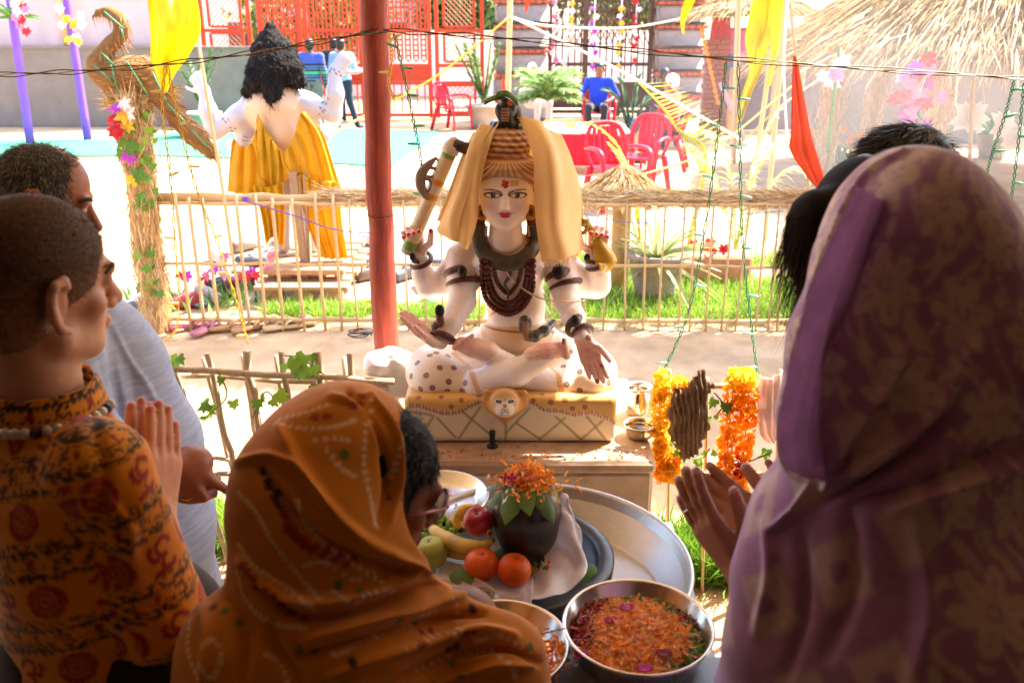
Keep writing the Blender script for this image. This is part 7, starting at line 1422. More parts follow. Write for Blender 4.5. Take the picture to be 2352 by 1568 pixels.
# ================================================================ worshippers in the foreground
def rotm(ax, a):
    x, y, z = A(*ax) / np.linalg.norm(ax); c, s_ = math.cos(a), math.sin(a); C = 1 - c
    return A((c + x * x * C, x * y * C - z * s_, x * z * C + y * s_), (y * x * C + z * s_, c + y * y * C, y * z * C - x * s_), (z * x * C - y * s_, z * y * C + x * s_, c + z * z * C)).reshape(3, 3)
def face_R(az, pitch=0, roll=0):
    """az: degrees right of +y; pitch>0 looks down; roll>0 tips the head to its right"""
    Rm = fr3((math.sin(R(az)), math.cos(R(az)), 0)); return rotm(Rm[:, 0], -R(pitch)) @ rotm(Rm[:, 1], R(roll)) @ Rm
def sk(key, var=.12): return mat('skin_' + key, SK[key], .5, var, 40, .12, 180, bdist=.002)
m_skin = mat('skin_painted', attr=True, rough=.48, var=.10, vs=60, bump=.15, bs=260, spec=.4, bdist=.0012)
def lower_body(t, p, col, sh='2a2422'):
    p = A(*p); s = SDF(.04); s.ell(p + A(0, 0, .9), (.19, .15, .14))
    for e in (-1, 1): s.cap(p + A(.09 * e, 0, .85), p + A(.1 * e, 0, .1), .095, .065)
    v, f, _ = s.mesh(.02); part('trousers', v, f, cloth_mat(col, col), t)
    for e in (-1, 1): s = SDF(.02); s.cap(p + A(.1 * e, -.03, .045), p + A(.11 * e, .13, .04), .045, .036); v, f, _ = s.mesh(.012); v[:, 2] = np.maximum(v[:, 2], .003); part('foot', v, f, sk('brown'), t)
def short_hair(t, hc, Rm, n, L, cols, sc=1.0, rad=((.0785, .0998, .0908), (.070, .060, .078)), cut=(.115, -.03, .075), spread=.5, wid=.0012, droop=0, matc='2a1c14', flow=None, seed=0, fade=0):
    Lh = lambda x_, y_, z_: hc + Rm @ (A(x_, y_, z_) * sc); s = SDF(.015)
    s.ell(Lh(0, -.014, .037), A(*rad[0]) * sc, Rm); s.ell(Lh(0, -.045, -.02), A(*rad[1]) * sc, Rm); s.box(Lh(0, cut[0], cut[1]), A(.12, .055, cut[2]) * sc, .02, Rm, neg=True); s.box(Lh(0, .07, -.1), A(.12, .075, .07) * sc, .02, Rm, neg=True)
    v, f, _ = s.mesh(.004); zl = ((v - hc) @ Rm)[:, 2]; fa = np.clip((.045 - zl) / .09, 0, 1)[:, None] * fade; hcol = lin(matc) * (1 - fa) + lin('a07458') * fa; o = part('hair', v, f, mat('scalp_hair', attr=True, rough=.7, var=.35, vs=120, bump=.6, bs=300, bdist=.002, spec=.2), t, hcol); N = vnorm(v, f); g = np.random.default_rng(seed); ix = g.integers(0, len(v), n)
    D = N[ix] * .6 + (Rm @ A(*(flow or (0, .35, -.25)))) + g.normal(size=(n, 3)) * spread * .4; sv, sf, m = strands(v[ix], D, L * g.uniform(.6, 1.3, n), wid, droop, 2, .1); part('hair_strands', sv, sf, mat('hairs_' + matc, attr=True, rough=.5, var=.2, bump=0), o, np.repeat(lin_pick(cols, n, g), m, 0), False)['kind'] = 'stuff'
    return v, f
# ---------------------------------------------------------------- printed cotton pattern
def om_strokes():
    return [[(-.35, .42), (-.1, .5), (.12, .38), (.05, .12), (-.15, .05)], [(-.15, .05), (.12, 0), (.2, -.22), (.02, -.42), (-.25, -.4), (-.42, -.25)], [(.12, -.02), (.3, .08), (.45, -.02), (.48, -.22), (.38, -.3)], [(.1, .55), (.28, .46), (.46, .56)], [(.27, .66), (.29, .68)]]
def print_pattern(u, v, seed=0):
    base = lin('e08c10'); red = lin('9a1c0c'); drk = lin('3a2a0c'); mid = lin('c8641a'); n = len(u); c = np.tile(base, (n, 1)); Pd = .125; q = np.mod(v, Pd) / Pd; row = np.floor(v / Pd)
    # broad zone with rings and om signs
    uu = u + row * .061; cell = np.floor(uu / .082); x = np.mod(uu, .082) - .041; z = (q - .25) * Pd
    ring_c = np.mod(cell + row, 2) == 0; zone = q < .5; rr = np.hypot(x, z)
    rg = (np.abs(rr - .026) < .0025) | (np.abs(rr - .0195) < .0016) | (np.abs(rr - .012) < .002) | (rr < .0045) | ((rr > .02) & (rr < .0255) & (np.sin(np.arctan2(z, x) * 22) > .2))
    c[zone & ring_c & (rr < .029)] = mid; c[zone & ring_c & rg] = red
    P2 = np.stack([x, z], 1) / .052; d = np.full(n, 9.0); sel = zone & ~ring_c
    if sel.any():
        ds = np.full(sel.sum(), 9.0)
        for st_ in om_strokes(): ds = np.minimum(ds, seg_dist(P2[sel], spline(st_, 12))[0])
        d[sel] = ds
    c[sel & (d < .085)] = red
    # script bands framed by dotted rules
    for lo_, hi_, hh in ((.54, .66, 1), (.84, .96, 2)):
        bz = (q > lo_) & (q < hi_); gu, gv = np.floor(u / .0055), np.floor((q - lo_) / (hi_ - lo_) * 4); hsh = np.mod(np.sin(gu * 12.9898 + gv * 78.233 + row * 37.7 + hh * 9.1) * 43758.5453, 1)
        c[bz & ((hsh > .55) | (gv == 3))] = drk
    for e_ in (.515, .685, .815, .985): c[(np.abs(q - e_) < .012) & (np.sin(u * 900) > -.3)] = drk
    sq = (q > .70) & (q < .80); xx = np.mod(u + row * .02, .046) - .023; zz = (q - .75) * Pd; kind = np.mod(np.floor((u + row * .02) / .046), 2); rr = np.hypot(xx, zz)
    c[sq & (kind == 0) & (np.abs(np.hypot(np.abs(xx) - .006, zz) - .004) < .0016)] = drk; c[sq & (kind == 1) & (rr < .0062)] = red
    return c
# ================================================================ man with cropped hair, hands pressed together
tA = thing('person', 'man with cropped hair in orange printed shirt pressing his palms together', 'person', (-.62, 1.2, 0))
RA = face_R(35, 5, 8); hA = W(94, 648, 1.2); fwd = A(math.sin(R(50)), math.cos(R(50)), 0); rgt = A(math.cos(R(50)), -math.sin(R(50)), 0)
nb = W(95, 930, 1.2); shR, elR, wrR = W(225, 1075, 1.12), W(382, 1462, 1.14), W(366, 1188, 1.27); shL, elL, wrL = nb - rgt * .2 - A(0, 0, .06), W(260, 1430, 1.6), W(352, 1185, 1.345)
s = SDF(.018); head_prims(s, hA, RA, 1.0); s.cap(hA + RA @ A(0, -.02, -.05), nb - A(0, 0, .02), .056, .062); s.ell(nb - A(0, 0, .25), (.17, .11, .22), fr3(fwd)); s.cap(nb - rgt * .17 - A(0, 0, .07), shR, .06)
s.cap(shR, elR, .05, .042); s.chain([elR, elR * .55 + wrR * .45 + A(.006, 0, 0), wrR], [.043, .04, .027]); s.cap(shL, elL, .05, .042); s.cap(elL, wrL, .042, .028)
tipd = W(372, 928, 1.355) - wrR
rgH = A(math.cos(R(24)), -math.sin(R(24)), 0); wrL = wrR - rgH * .034
t1 = hand_prims(s, wrR, tipd, -rgH, 1, .186, (.0, .01, .01, .02), .0, 0, .005, (.3, -.05), tcurl=.3); t2 = hand_prims(s, wrL, tipd, rgH, -1, .186, (.0, .01, .01, .02), .0, 0, .005, (.3, -.05), tcurl=.3)
v, f, _ = s.mesh(.0038); col = np.tile(lin('d2a084'), (len(v), 1)); ear = hA + RA @ A(.085, 0, -.01)
for c0, r0, cc, am in ((ear, .05, 'b8503c', .5), (hA + RA @ A(.05, .07, -.03), .05, 'c06a50', .4), ((wrR + tipd * .6), .1, 'c46a54', .35)): d = np.linalg.norm(v - c0, axis=1); a = (np.clip(1 - d / r0, 0, 1) * am)[:, None]; col = col * (1 - a) + lin(cc) * a
for p, dd in t1 + t2: d = np.linalg.norm(v - p, axis=1); col[d < .0105] = lin('c8807a')
bA = part('body', v, f, m_skin, tA, col)
short_hair(tA, hA, RA, 12000, .005, ('6a5038', '7a5c40', '4a3626', '8a6a4a'), seed=1, matc='5a4030', wid=.0006, spread=1.0, fade=.75)
for e in (1,): 
    mb = MB(); a0 = hA + RA @ A(.034, .088, .027); mb.tube([a0, hA + RA @ A(.05, .078, .03), hA + RA @ A(.062, .06, .024)], [.003, .004, .002], 6, 10); mb.build('eyebrow', mat('hair_brow', '3a281c', .7), bA)
s = SDF(.03); Rz = fr3(fwd); ch = nb - A(0, 0, .24)
s.ell(ch, (.185, .125, .24), Rz, 0); s.ell(ch - A(0, 0, .22), (.18, .13, .24), Rz, 0); s.cap(nb - rgt * .18 - A(0, 0, .07), shR + A(0, 0, -.005), .066, .07, 0, .05); s.cap(nb - A(0, 0, .1), nb - A(0, 0, .02), .085, .07, 0, .04)
sl_end = shR + (elR - shR) * .88; s.cap(shR, sl_end, .07, .074, 1, .014); s.cap(shL, shL + (elL - shL) * .8, .072, .08, 1, .035); s.cap(sl_end + (elR - shR) * .04, sl_end + (elR - shR) * .4, .056, .064, neg=True, k=.006); s.cap(nb + A(0, 0, .0), nb + A(0, 0, .15), .062, .075, neg=True, k=.008)
v, f, ci = s.mesh(.0042)
v = relief(v, f, [([(215, 975), (240, 1100), (215, 1230), (250, 1330)], 16, -.010), ([(150, 1180), (210, 1260), (300, 1300)], 20, -.008), ([(330, 1120), (300, 1250), (330, 1400)], 22, .007), ([(260, 1330), (330, 1390), (400, 1400)], 14, -.006), ([(60, 1150), (130, 1300), (150, 1480)], 26, .008), ([(180, 1400), (260, 1430), (340, 1500)], 14, .006), ([(230, 1130), (290, 1200), (300, 1290)], 12, .006)])
v = v + vnorm(v, f) * (.003 * noise3(v, 6, 14))[:, None]; ax_a = (elR - shR) / np.linalg.norm(elR - shR); isl = ci == 1
q_ = v - shR; vs_ = q_ @ ax_a; xa, ya, _ = frame(ax_a, (1, 0, 0)); us_ = np.arctan2(q_ @ ya, q_ @ xa) * .085
lat = (v - nb) @ rgt; depv = (v - nb) @ fwd; ub = np.arctan2(lat, -depv) * .17; vb = -(v[:, 2] - nb[2]) + .32 * lat
part('shirt', v, f, m_cloth, tA, laplace(np.where(isl[:, None], print_pattern(us_ + .3, vs_ + .02), print_pattern(ub + .05, vb)), f, .35))
# stand collar and bead string
P = []
for a in np.linspace(-2.9, 2.9, 40): P.append(nb + A(0, 0, .012) + Rz @ A(math.sin(a) * .078, math.cos(a) * -.074 + .006, 0))
v, f, uv = sheet([[p + A(0, 0, .026) for p in P], [p + (p - nb) * .08 for p in P], [p + (p - nb) * .16 + A(0, 0, -.03) for p in P]], 120, 14, th=.004, world=True); part('collar', v, f, m_cloth, tA, print_pattern(uv[:, 0] * .5, .07 + uv[:, 1] * .05))
bs = thing('bead_string', 'string of silvery beads round the cropped haired man\'s collar', 'necklace', nb); SB = MB().ball((0, 0, 0), 1, 10, 8).mesh('bead'); SB.materials.append(mat('pearl', 'c8beb4', .2, .1, 10, 0, spec=.7)); SB2 = MB().ball((0, 0, 0), 1, 10, 8).mesh('bead'); SB2.materials.append(mat('dark_bead', '3a2a24', .3))
for k in range(34):
    a = -2.6 + 5.2 * k / 33; p = nb + A(0, 0, -.006) + Rz @ A(math.sin(a) * .094, math.cos(a) * -.09 + .006, 0); inst('bead', SB2 if k % 4 == 0 else SB, bs, Matrix.Translation(Vector(p)) @ Matrix.Scale(.0085, 4))
lower_body(tA, (-.66, 1.2, 0), '2a2420')
# ================================================================ man in pale blue kurta
tB = thing('person', 'older man in pale blue kurta with hands clasped at his waist', 'person', (-.98, 1.98, 0))
RB = face_R(72, 18, 0); hB = W(108, 458, 2.0); s = SDF(.02); head_prims(s, hB, RB, 1.0); s.cap(hB + RB @ A(0, -.02, -.05), W(150, 690, 1.96), .056, .062); s.ell(W(220, 860, 1.96), (.14, .14, .2)); s.cap(W(150, 760, 1.84), W(185, 990, 1.76), .05, .042)
s.cap(W(185, 990, 1.76), W(395, 1070, 1.78), .04, .03); wB = W(400, 1072, 1.78); hand_prims(s, wB, W(445, 1140, 1.80) - wB, A(.2, 1, .1), 1, .185, (1.0, 1.0, 1.0, 1.0), .0, 0, .008, (.4, .3), tcurl=.4); s.ell(W(440, 1062, 1.82), (.05, .045, .04)); hand_prims(s, W(452, 1040, 1.84), W(430, 1120, 1.8) - W(452, 1040, 1.84), A(-.3, 1, 0), -1, .16, (1.1, 1.1, 1.1, 1.1), .0, 0, .008)
v, f, _ = s.mesh(.0048); col = np.tile(lin('96583c'), (len(v), 1)); Lq = (v - hB) @ RB
col[(np.abs(Lq[:, 0]) < .006) & (Lq[:, 1] > .06) & (Lq[:, 2] > .018) & (Lq[:, 2] < .06)] = lin('a81c1c'); col[(np.abs(Lq[:, 2] - .045) < .002) & (Lq[:, 1] > .05) & (np.abs(Lq[:, 0]) < .03)] = lin('b84a34')
e_ = (np.abs(np.abs(Lq[:, 0]) - .031) < .012) & (np.abs(Lq[:, 2] - .001) < .0045) & (Lq[:, 1] > .07); col[e_] = lin('d8c8c0'); col[e_ & (np.abs(np.abs(Lq[:, 0]) - .031) < .005)] = lin('1c1210'); bB = part('body', v, f, m_skin, tB, col)
short_hair(tB, hB, RB, 9000, .016, ('3a3634', '5a5654', 'a09c98', '7a7674'), seed=2, matc='4a4644', rad=((.079, .098, .086), (.076, .066, .09)), cut=(.105, .03, .14), wid=.0011, flow=(0, .1, -.6))
mb = MB(); mb.tube([hB + RB @ A(.016, .093, .024), hB + RB @ A(.036, .088, .03), hB + RB @ A(.055, .07, .02)], [.003, .0055, .002], 6, 10); mb.build('eyebrow', mat('brow_dark', '2a2220', .7), bB)
s = SDF(.05); s.chain([W(150, 730, 1.97), W(225, 850, 1.96), W(310, 1020, 1.96), W(340, 1200, 1.97), W(350, 1380, 1.98)], [.12, .15, .15, .155, .17]); s.cap(W(110, 760, 1.9), W(250, 770, 2.02), .075); s.cap(W(150, 770, 1.82), W(190, 1000, 1.74), .075, .07, 0, .03); s.cap(W(190, 1000, 1.74), W(285, 1040, 1.76), .068, .058, 0, .025); s.cap(W(350, 1380, 1.98), A(W(350, 1380, 1.98)[0], 1.98, .3), .17, .21)
v, f, _ = s.mesh(.0052); v = relief(v, f, [([(255, 745), (300, 830), (345, 900), (380, 1000)], 7, .006), ([(205, 900), (240, 960), (285, 1010), (300, 1040)], 12, .012), ([(300, 850), (320, 950), (330, 1000)], 14, -.008), ([(265, 820), (280, 900), (300, 960)], 10, .007), ([(380, 1180), (420, 1300), (440, 1360)], 16, .012), ([(345, 1190), (390, 1290), (420, 1350)], 14, -.010), ([(230, 830), (245, 880), (220, 930)], 12, -.008), ([(190, 960), (240, 985), (270, 1015)], 10, -.007), ([(360, 920), (385, 960), (400, 1000)], 10, .005)]); v = v + vnorm(v, f) * (.004 * noise3(v, 5, 4))[:, None]
part('kurta', v, f, mat('slub_cotton', 'a7b2cc', .9, .1, 25, .3, 200, stretch=(1, 1, 8), sheen=.1, bdist=.002, col2='98a4c2'), tB)
MB().tube([p + A(0, -.002, 0) for p in ww([(262, 770), (300, 850), (335, 910), (360, 935)], 1.80)], .002, 5, 20).build('placket_edge', mat('navy_piping', '3a4260', .8), tB) if False else None
rg_ = thing('gold_ring', 'gold ring on the kurta wearer\'s finger', 'ring', W(432, 1140, 1.775)); c = W(432, 1140, 1.785); MB().tube([c + A(.011 * math.cos(t_), .011 * math.sin(t_), .003 * math.sin(t_)) for t_ in np.linspace(0, 2 * np.pi, 20)], .0022, 6, cap=False).build('band', mat('gold', 'd8a83a', .25, .1, metal=1), rg_)
lower_body(tB, (-1.0, 1.98, 0), '9aa6c0')
# ================================================================ woman in yellow-orange scarf with glasses
tC = thing('person', 'seated woman in mustard orange dotted headscarf and glasses', 'person', (-.22, 1.12, 0))
RC = face_R(58, 22, 0); hC = W(866, 1122, 1.15); s = SDF(.018); head_prims(s, hC, RC, .98); nC = W(800, 1360, 1.12); s.cap(hC + RC @ A(0, -.02, -.05), nC, .055, .062); s.ell(nC - A(0, 0, .25), (.16, .11, .24)); s.cap(nC + A(-.16, -.06, -.08), nC + A(.17, .03, -.08), .06); s.ell(nC - A(0, 0, .5), (.17, .14, .2))
v, f, _ = s.mesh(.0045); part('body', v, f, mat('skin_brown2', '8a5638', .5, .12, 40, .12, 180, bdist=.002), tC)
short_hair(tC, hC, RC, 9000, .018, ('1a1614', '221c1a', '332c2a', '2a2422'), sc=.98, seed=3, matc='1c1715', rad=((.08, .099, .092), (.077, .068, .082)), cut=(.082, -.05, .085), wid=.0009, flow=(0, -.6, -.5))
mb = MB(); gl = lambda x_, y_, z_: hC + RC @ (A(x_, y_, z_) * .98)
for e in (-1, 1): mb.tube([gl(.034 * e + .026 * math.cos(t_), .108 - .02 * abs(math.cos(t_)) * (1 if math.cos(t_) * e > 0 else 0), .0 + .021 * math.sin(t_)) for t_ in np.linspace(0, 2 * np.pi, 30)], .0018, 6, cap=False); mb.tube([gl(.06 * e, .09, .004), gl(.085 * e, .04, .004), gl(.088 * e, -.01, -.008)], .002, 6)
mb.tube([gl(-.009, .108, .004), gl(0, .111, .007), gl(.009, .108, .004)], .0018, 6)
gg = thing('eyeglasses', 'thin pinkish metal eyeglasses on the scarfed woman', 'glasses', gl(0, .11, 0)); mb.build('frame', mat('rose_metal', 'a86a6a', .3, .1, metal=.7), gg)
for e in (-1, 1): MB().lathe([(0, 0), (.025, 0)], gl(.034 * e, .1, 0), 20, axis=RC @ A(.25 * e, 1, 0)).build('lens', mat('lens_glass', 'e8e8f0', .02, 0, bump=0, trans=1.0), gg)
MB().ball(gl(.084, -.002, -.05), .004, 8, 6).build('earring', mat('gold', 'd8a83a'), tC)
s = SDF(.05); s.ell(W(770, 1075, 1.15), (.118, .12, .118)); s.ell(W(800, 1010, 1.16), (.085, .09, .075)); s.cap(W(645, 1110, 1.1), W(645, 1290, 1.08), .062, .066, k=.02); s.ell(W(690, 1180, 1.1), (.09, .11, .13)); s.cap(W(760, 1200, 1.06), W(900, 1290, 1.08), .07, .06); s.cap(W(680, 1330, 1.05), W(955, 1345, 1.12), .085, .06, k=.03)
s.chain([W(575, 1510, 1.02), W(760, 1460, 1.05), W(1010, 1440, 1.12), W(1130, 1525, 1.1)], [.09, .10, .07, .07], 0, .022); s.cap(W(575, 1510, 1.02), A(W(540, 1568, 1.0)[0] - .02, 1.0, .75), .095, .12); s.cap(W(1130, 1525, 1.1), A(W(1180, 1568, 1.05)[0], 1.02, .72), .08, .09); s.cap(W(760, 1470, 1.05), A(-.2, 1.02, .55), .13, .22)
fdir = RC[:, 1]; s.cap(hC + fdir * .075 + RC @ A(.035, 0, -.02), hC + fdir * .3 + RC @ A(.06, 0, -.05), .085, .12, neg=True, k=.015); s.ell(hC + fdir * .06 + RC @ A(.05, 0, -.045), (.05, .05, .06), neg=True, k=.02)
v, f, _ = s.mesh(.0044)
foldC = [([(850, 905), (905, 990), (915, 1090), (895, 1190)], 9, .008), ([(800, 900), (870, 1000), (890, 1110), (870, 1200)], 12, -.008), ([(640, 985), (720, 1120), (820, 1230), (960, 1300)], 16, .010), ([(600, 1080), (700, 1210), (840, 1290), (980, 1325)], 14, -.010), ([(548, 1062), (620, 1050), (690, 1080), (740, 1150)], 12, .009), ([(555, 1290), (650, 1370), (780, 1380), (960, 1320)], 14, .012), ([(580, 1330), (690, 1420), (860, 1390), (1010, 1340)], 12, -.012), ([(700, 1470), (850, 1430), (1000, 1380), (1060, 1370)], 13, .012), ([(690, 1510), (860, 1460), (1030, 1415), (1110, 1410)], 11, -.012), ([(760, 1550), (920, 1490), (1080, 1450), (1180, 1460)], 14, .012), ([(900, 1568), (1030, 1510), (1160, 1490), (1240, 1520)], 12, -.011), ([(1000, 1568), (1130, 1530), (1220, 1530)], 12, .010), ([(620, 1440), (640, 1500), (690, 1568)], 16, -.010), ([(470, 1400), (480, 1480), (470, 1568)], 18, .010), ([(520, 1380), (560, 1460), (560, 1568)], 14, -.009), ([(760, 910), (830, 940), (880, 1040)], 10, .006), ([(900, 1280), (960, 1300), (1005, 1325)], 8, .007)]
v = relief(v, f, [(a_, b_ * .8, c_ * 1.6) for a_, b_, c_ in foldC]); v = v + vnorm(v, f) * (.0035 * noise3(v, 7, 9))[:, None]; T_C = bvh(v, f); col = np.tile(lin('cc7c0c'), (len(v), 1))
cz = lambda x_, y_: (408.3 + x_ * .4503, 862 + y_ * .4503)
def dots(v, col, tree, pts, c, r=.0038, step=14, am=.9):
    P = [cz(*p) for p in pts]; n = max(2, int(sum(math.dist(a, b) for a, b in zip(P, P[1:])) / step))
    for p in spline(P, n): col = paint(v, col, tree, [tuple(p)], r, c, am)
    return col
WH = lin('e8c89a'); RD = lin('8a1408'); GN = lin('4a6a1c'); NV = lin('2a1c34')
for L_ in ([(310, 600), (400, 700), (480, 840), (600, 1000), (720, 1130)], [(610, 640), (640, 740), (760, 860), (900, 960), (1080, 1080)], [(520, 220), (640, 190), (760, 150)], [(500, 240), (650, 270), (800, 260), (900, 230)], [(960, 250), (950, 450), (990, 650), (1010, 760)], [(700, 330), (800, 320), (870, 330)], [(760, 380), (830, 470), (900, 510)], [(310, 860), (400, 980), (560, 1080), (700, 1200)], [(300, 1000), (350, 1150), (480, 1260), (650, 1290)], [(650, 970), (720, 950), (790, 970), (900, 1040), (1000, 1000)], [(800, 1100), (900, 1160), (980, 1110), (1100, 1100)], [(1150, 330), (1120, 430), (1090, 520)], [(990, 120), (980, 240)], [(1150, 1280), (1300, 1200), (1440, 1130)], [(1420, 1170), (1430, 1250), (1420, 1330)], [(1520, 1350), (1650, 1330), (1800, 1400)], [(1600, 1400), (1700, 1480), (1720, 1540)], [(450, 1420), (520, 1460), (560, 1560)], [(120, 1380), (180, 1340), (220, 1440), (170, 1540), (110, 1480)], [(60, 1250), (50, 1400), (100, 1540)], [(1160, 1390), (1300, 1330), (1450, 1300)], [(800, 1420), (900, 1380), (1000, 1330)], [(1220, 1500), (1400, 1420), (1560, 1400)]): col = dots(v, col, T_C, L_, WH)
for L_ in ([(540, 700), (600, 800), (700, 870), (900, 930)], [(700, 215), (760, 208)], [(880, 100), (940, 105)], [(900, 150), (930, 145)], [(330, 970), (400, 1060), (500, 1140), (640, 1240)], [(1240, 1300), (1260, 1370)], [(1290, 1300), (1240, 1380)], [(140, 1060), (180, 1180)], [(1470, 1320), (1510, 1310)], [(1920, 1520), (1960, 1540)], [(560, 780), (660, 880), (860, 960)]): col = dots(v, col, T_C, L_, RD, .0065, 19)
for L_ in ([(850, 400), (852, 405)], [(820, 1070), (930, 1100)], [(1130, 1250), (1200, 1260)], [(1400, 1460), (1440, 1540)], [(240, 1200), (310, 1260)], [(1800, 1380), (1790, 1460)], [(620, 1400), (700, 1400)]): col = dots(v, col, T_C, L_, GN, .0065, 19)
for L_ in ([(440, 490), (480, 600), (520, 660)], [(460, 540), (510, 600)], [(1380, 1400), (1420, 1380)], [(890, 1460), (900, 1470)], [(1500, 1180), (1510, 1200)]): col = dots(v, col, T_C, L_, NV, .0065, 19)
part('headscarf', v, f, m_cloth, tC, col)
# lower body on a stool
stl = thing('wooden_stool', 'plain wooden stool under the scarfed woman', 'stool', (-.24, 1.0, 0)); MB().box((-.24, 1.0, .43), (.34, .34, .04), bev=.006).build('seat', m_wood, stl, False)
for sx_ in (-1, 1):
    for sy_ in (-1, 1): MB().box((-.24 + sx_ * .14, 1.0 + sy_ * .14, .205), (.035, .035, .41)).build('leg', m_wood, stl, False)
s = SDF(.06); s.ell((-.22, 1.02, .56), (.2, .17, .12)); 
for e in (-1, 1): s.cap((-.22 + .1 * e, 1.02, .53), (-.12 + .1 * e, 1.22, .50), .1, .08); s.cap((-.12 + .1 * e, 1.22, .48), (-.12 + .1 * e, 1.2, .12), .08, .08)
v, f, _ = s.mesh(.018); v[:, 2] = np.maximum(v[:, 2], .02); part('skirt', v, f, cloth_mat('mustard', 'a8620e'), tC)
# ================================================================ woman in purple shawl with cupped hands
tD = thing('person', 'woman wrapped in purple and tan flowered shawl holding cupped hands', 'person', (.52, 1.05, 0))
RD_ = face_R(-28, 12, 0); hD = W(2110, 640, 1.1); s = SDF(.018); head_prims(s, hD, RD_, .98, ears=False); nD = W(2110, 960, 1.08); s.cap(hD - A(0, 0, .06), nD, .055, .062); s.ell(nD - A(-.03, 0, .28), (.14, .11, .24)); s.cap(nD + A(-.07, 0, -.12), nD + A(.16, 0, -.1), .06)
wD1, wD2 = W(1712, 1330, 1.12), W(1795, 1255, 1.17); s.cap(nD + A(-.07, 0, -.14), W(1850, 1560, .98), .05, .045); s.chain([W(1850, 1560, .98), W(1745, 1440, 1.05), wD1], [.045, .04, .026]); s.cap(W(2000, 1450, 1.2), wD2, .042, .027)
h1 = hand_prims(s, wD1, W(1572, 1118, 1.2) - wD1, A(.62, .55, .35), -1, .182, (.10, .09, .06, .05), .07, 0, .006, (.38, .28), tcurl=.35); h2 = hand_prims(s, wD2, W(1590, 1098, 1.30) - wD2, A(-.25, -.55, .65), 1, .18, (.06, .06, .06, .06), .04, 0, .006, (.4, .15), tcurl=.35)
v, f, _ = s.mesh(.0042); col = np.tile(lin('a0684c'), (len(v), 1))
for p, dd in h1 + h2: d = np.linalg.norm(v - p, axis=1); col[d < .009] = lin('c09088')
part('body', v, f, m_skin, tD, col)
rg2 = thing('silver_ring', 'twisted silver ring on the cupped hand', 'ring', W(1578, 1215, 1.16)); dH = (W(1572, 1118, 1.2) - wD1); dH /= np.linalg.norm(dH); c = wD1 + dH * .13 + np.cross(dH, A(.62, .55, .35)) * .022; x_, y_, _ = frame(dH); MB().tube([c + (x_ * math.cos(t_) + y_ * math.sin(t_)) * .0125 for t_ in np.linspace(0, 2 * np.pi, 22)], .0022, 6, cap=False).build('band', mat('silver', 'd0ccc8', .2, .1, metal=1), rg2)
br = thing('beaded_bracelet', 'dark beaded bracelet on the shawl wearer\'s wrist', 'bracelet', W(1672, 1490, 1.06)); c = W(1745, 1430, 1.06); ax2 = wD1 - W(1745, 1440, 1.05); x_, y_, _ = frame(ax2)
BB = MB().ball((0, 0, 0), 1, 8, 6).mesh('bead'); BB.materials.append(mat('bronze_bead', '6a4a30', .3, .2, metal=.5))
for k in range(26): t_ = 2 * np.pi * k / 26; inst('bead', BB, br, Matrix.Translation(Vector(c + (x_ * math.cos(t_) + y_ * math.sin(t_)) * .041)) @ Matrix.Scale(.0052, 4))
s = SDF(.05); s.ell(W(2105, 640, 1.1), (.132, .145, .155), k=.03); s.ell(W(2080, 520, 1.1), (.085, .12, .10), k=.03); s.ell(W(2190, 800, 1.06), (.108, .135, .15), k=.03); s.chain([W(2010, 620, 1.06), W(1950, 800, 1.02), W(1905, 960, 1.0), W(1890, 1030, 1.0)], [.075, .07, .06, .045], 0, .03); s.cap(W(2050, 900, 1.05), W(2180, 980, 1.05), .12, .13); s.ell(W(2060, 1090, 1.0), (.12, .12, .09)); s.chain([W(1850, 1220, 1.02), W(2000, 1200, 1.03), W(2350, 1180, 1.05)], [.07, .11, .13]); s.chain([W(1850, 1220, 1.02), W(1790, 1330, 1.0), W(1780, 1480, .98), W(1770, 1640, .98)], [.06, .055, .06, .075], 0, .04)
s.chain([W(2000, 1220, 1.02), W(2060, 1420, 1.0), A(W(2060, 1568, 1.0)[0], 1.0, .9)], [.14, .2, .24]); s.cap(W(2350, 1180, 1.05), W(2420, 1500, 1.02), .13, .17); s.cap(A(W(2060, 1568, 1.0)[0], 1.0, .9), A(.5, 1.02, .62), .23, .24)
fd = RD_[:, 1]; s.cap(hD + fd * .09, hD + fd * .32, .085, .10, neg=True, k=.02); s.cap(W(2000, 700, 1.13), W(1900, 980, 1.10), .05, .05, neg=True, k=.02)
v, f, _ = s.mesh(.0048)
foldD = [([(2080, 345), (1985, 410), (1900, 590), (1835, 800), (1800, 980), (1815, 1080), (1865, 1100)], 7, .007), ([(2085, 800), (2010, 930), (1935, 1040), (1905, 1110)], 16, .014), ([(2060, 880), (1980, 990), (1925, 1080)], 14, -.012), ([(2230, 800), (2130, 960), (2000, 1060), (1900, 1120)], 20, .014), ([(2200, 920), (2110, 1020), (1960, 1110), (1880, 1150)], 14, -.012), ([(1865, 1108), (1830, 1170), (1775, 1215)], 12, .010), ([(2352, 1010), (2230, 1060), (2080, 1120), (1960, 1150)], 16, -.014), ([(2352, 1060), (2200, 1120), (2050, 1170)], 16, .012), ([(1760, 1200), (1770, 1320), (1740, 1450)], 16, .008), ([(1950, 1180), (1960, 1330), (1900, 1500)], 26, -.010), ([(2100, 1200), (2130, 1380), (2100, 1568)], 30, .010), ([(1840, 1230), (1850, 1380), (1810, 1540)], 18, -.008), ([(2040, 480), (1960, 640), (1900, 820)], 20, -.008), ([(1820, 880), (1850, 1000), (1870, 1080)], 12, -.008)]
v = relief(v, f, [(a_, b_ * .85, c_ * 1.6) for a_, b_, c_ in foldD]); v = v + vnorm(v, f) * (.003 * noise3(v, 5, 19))[:, None]
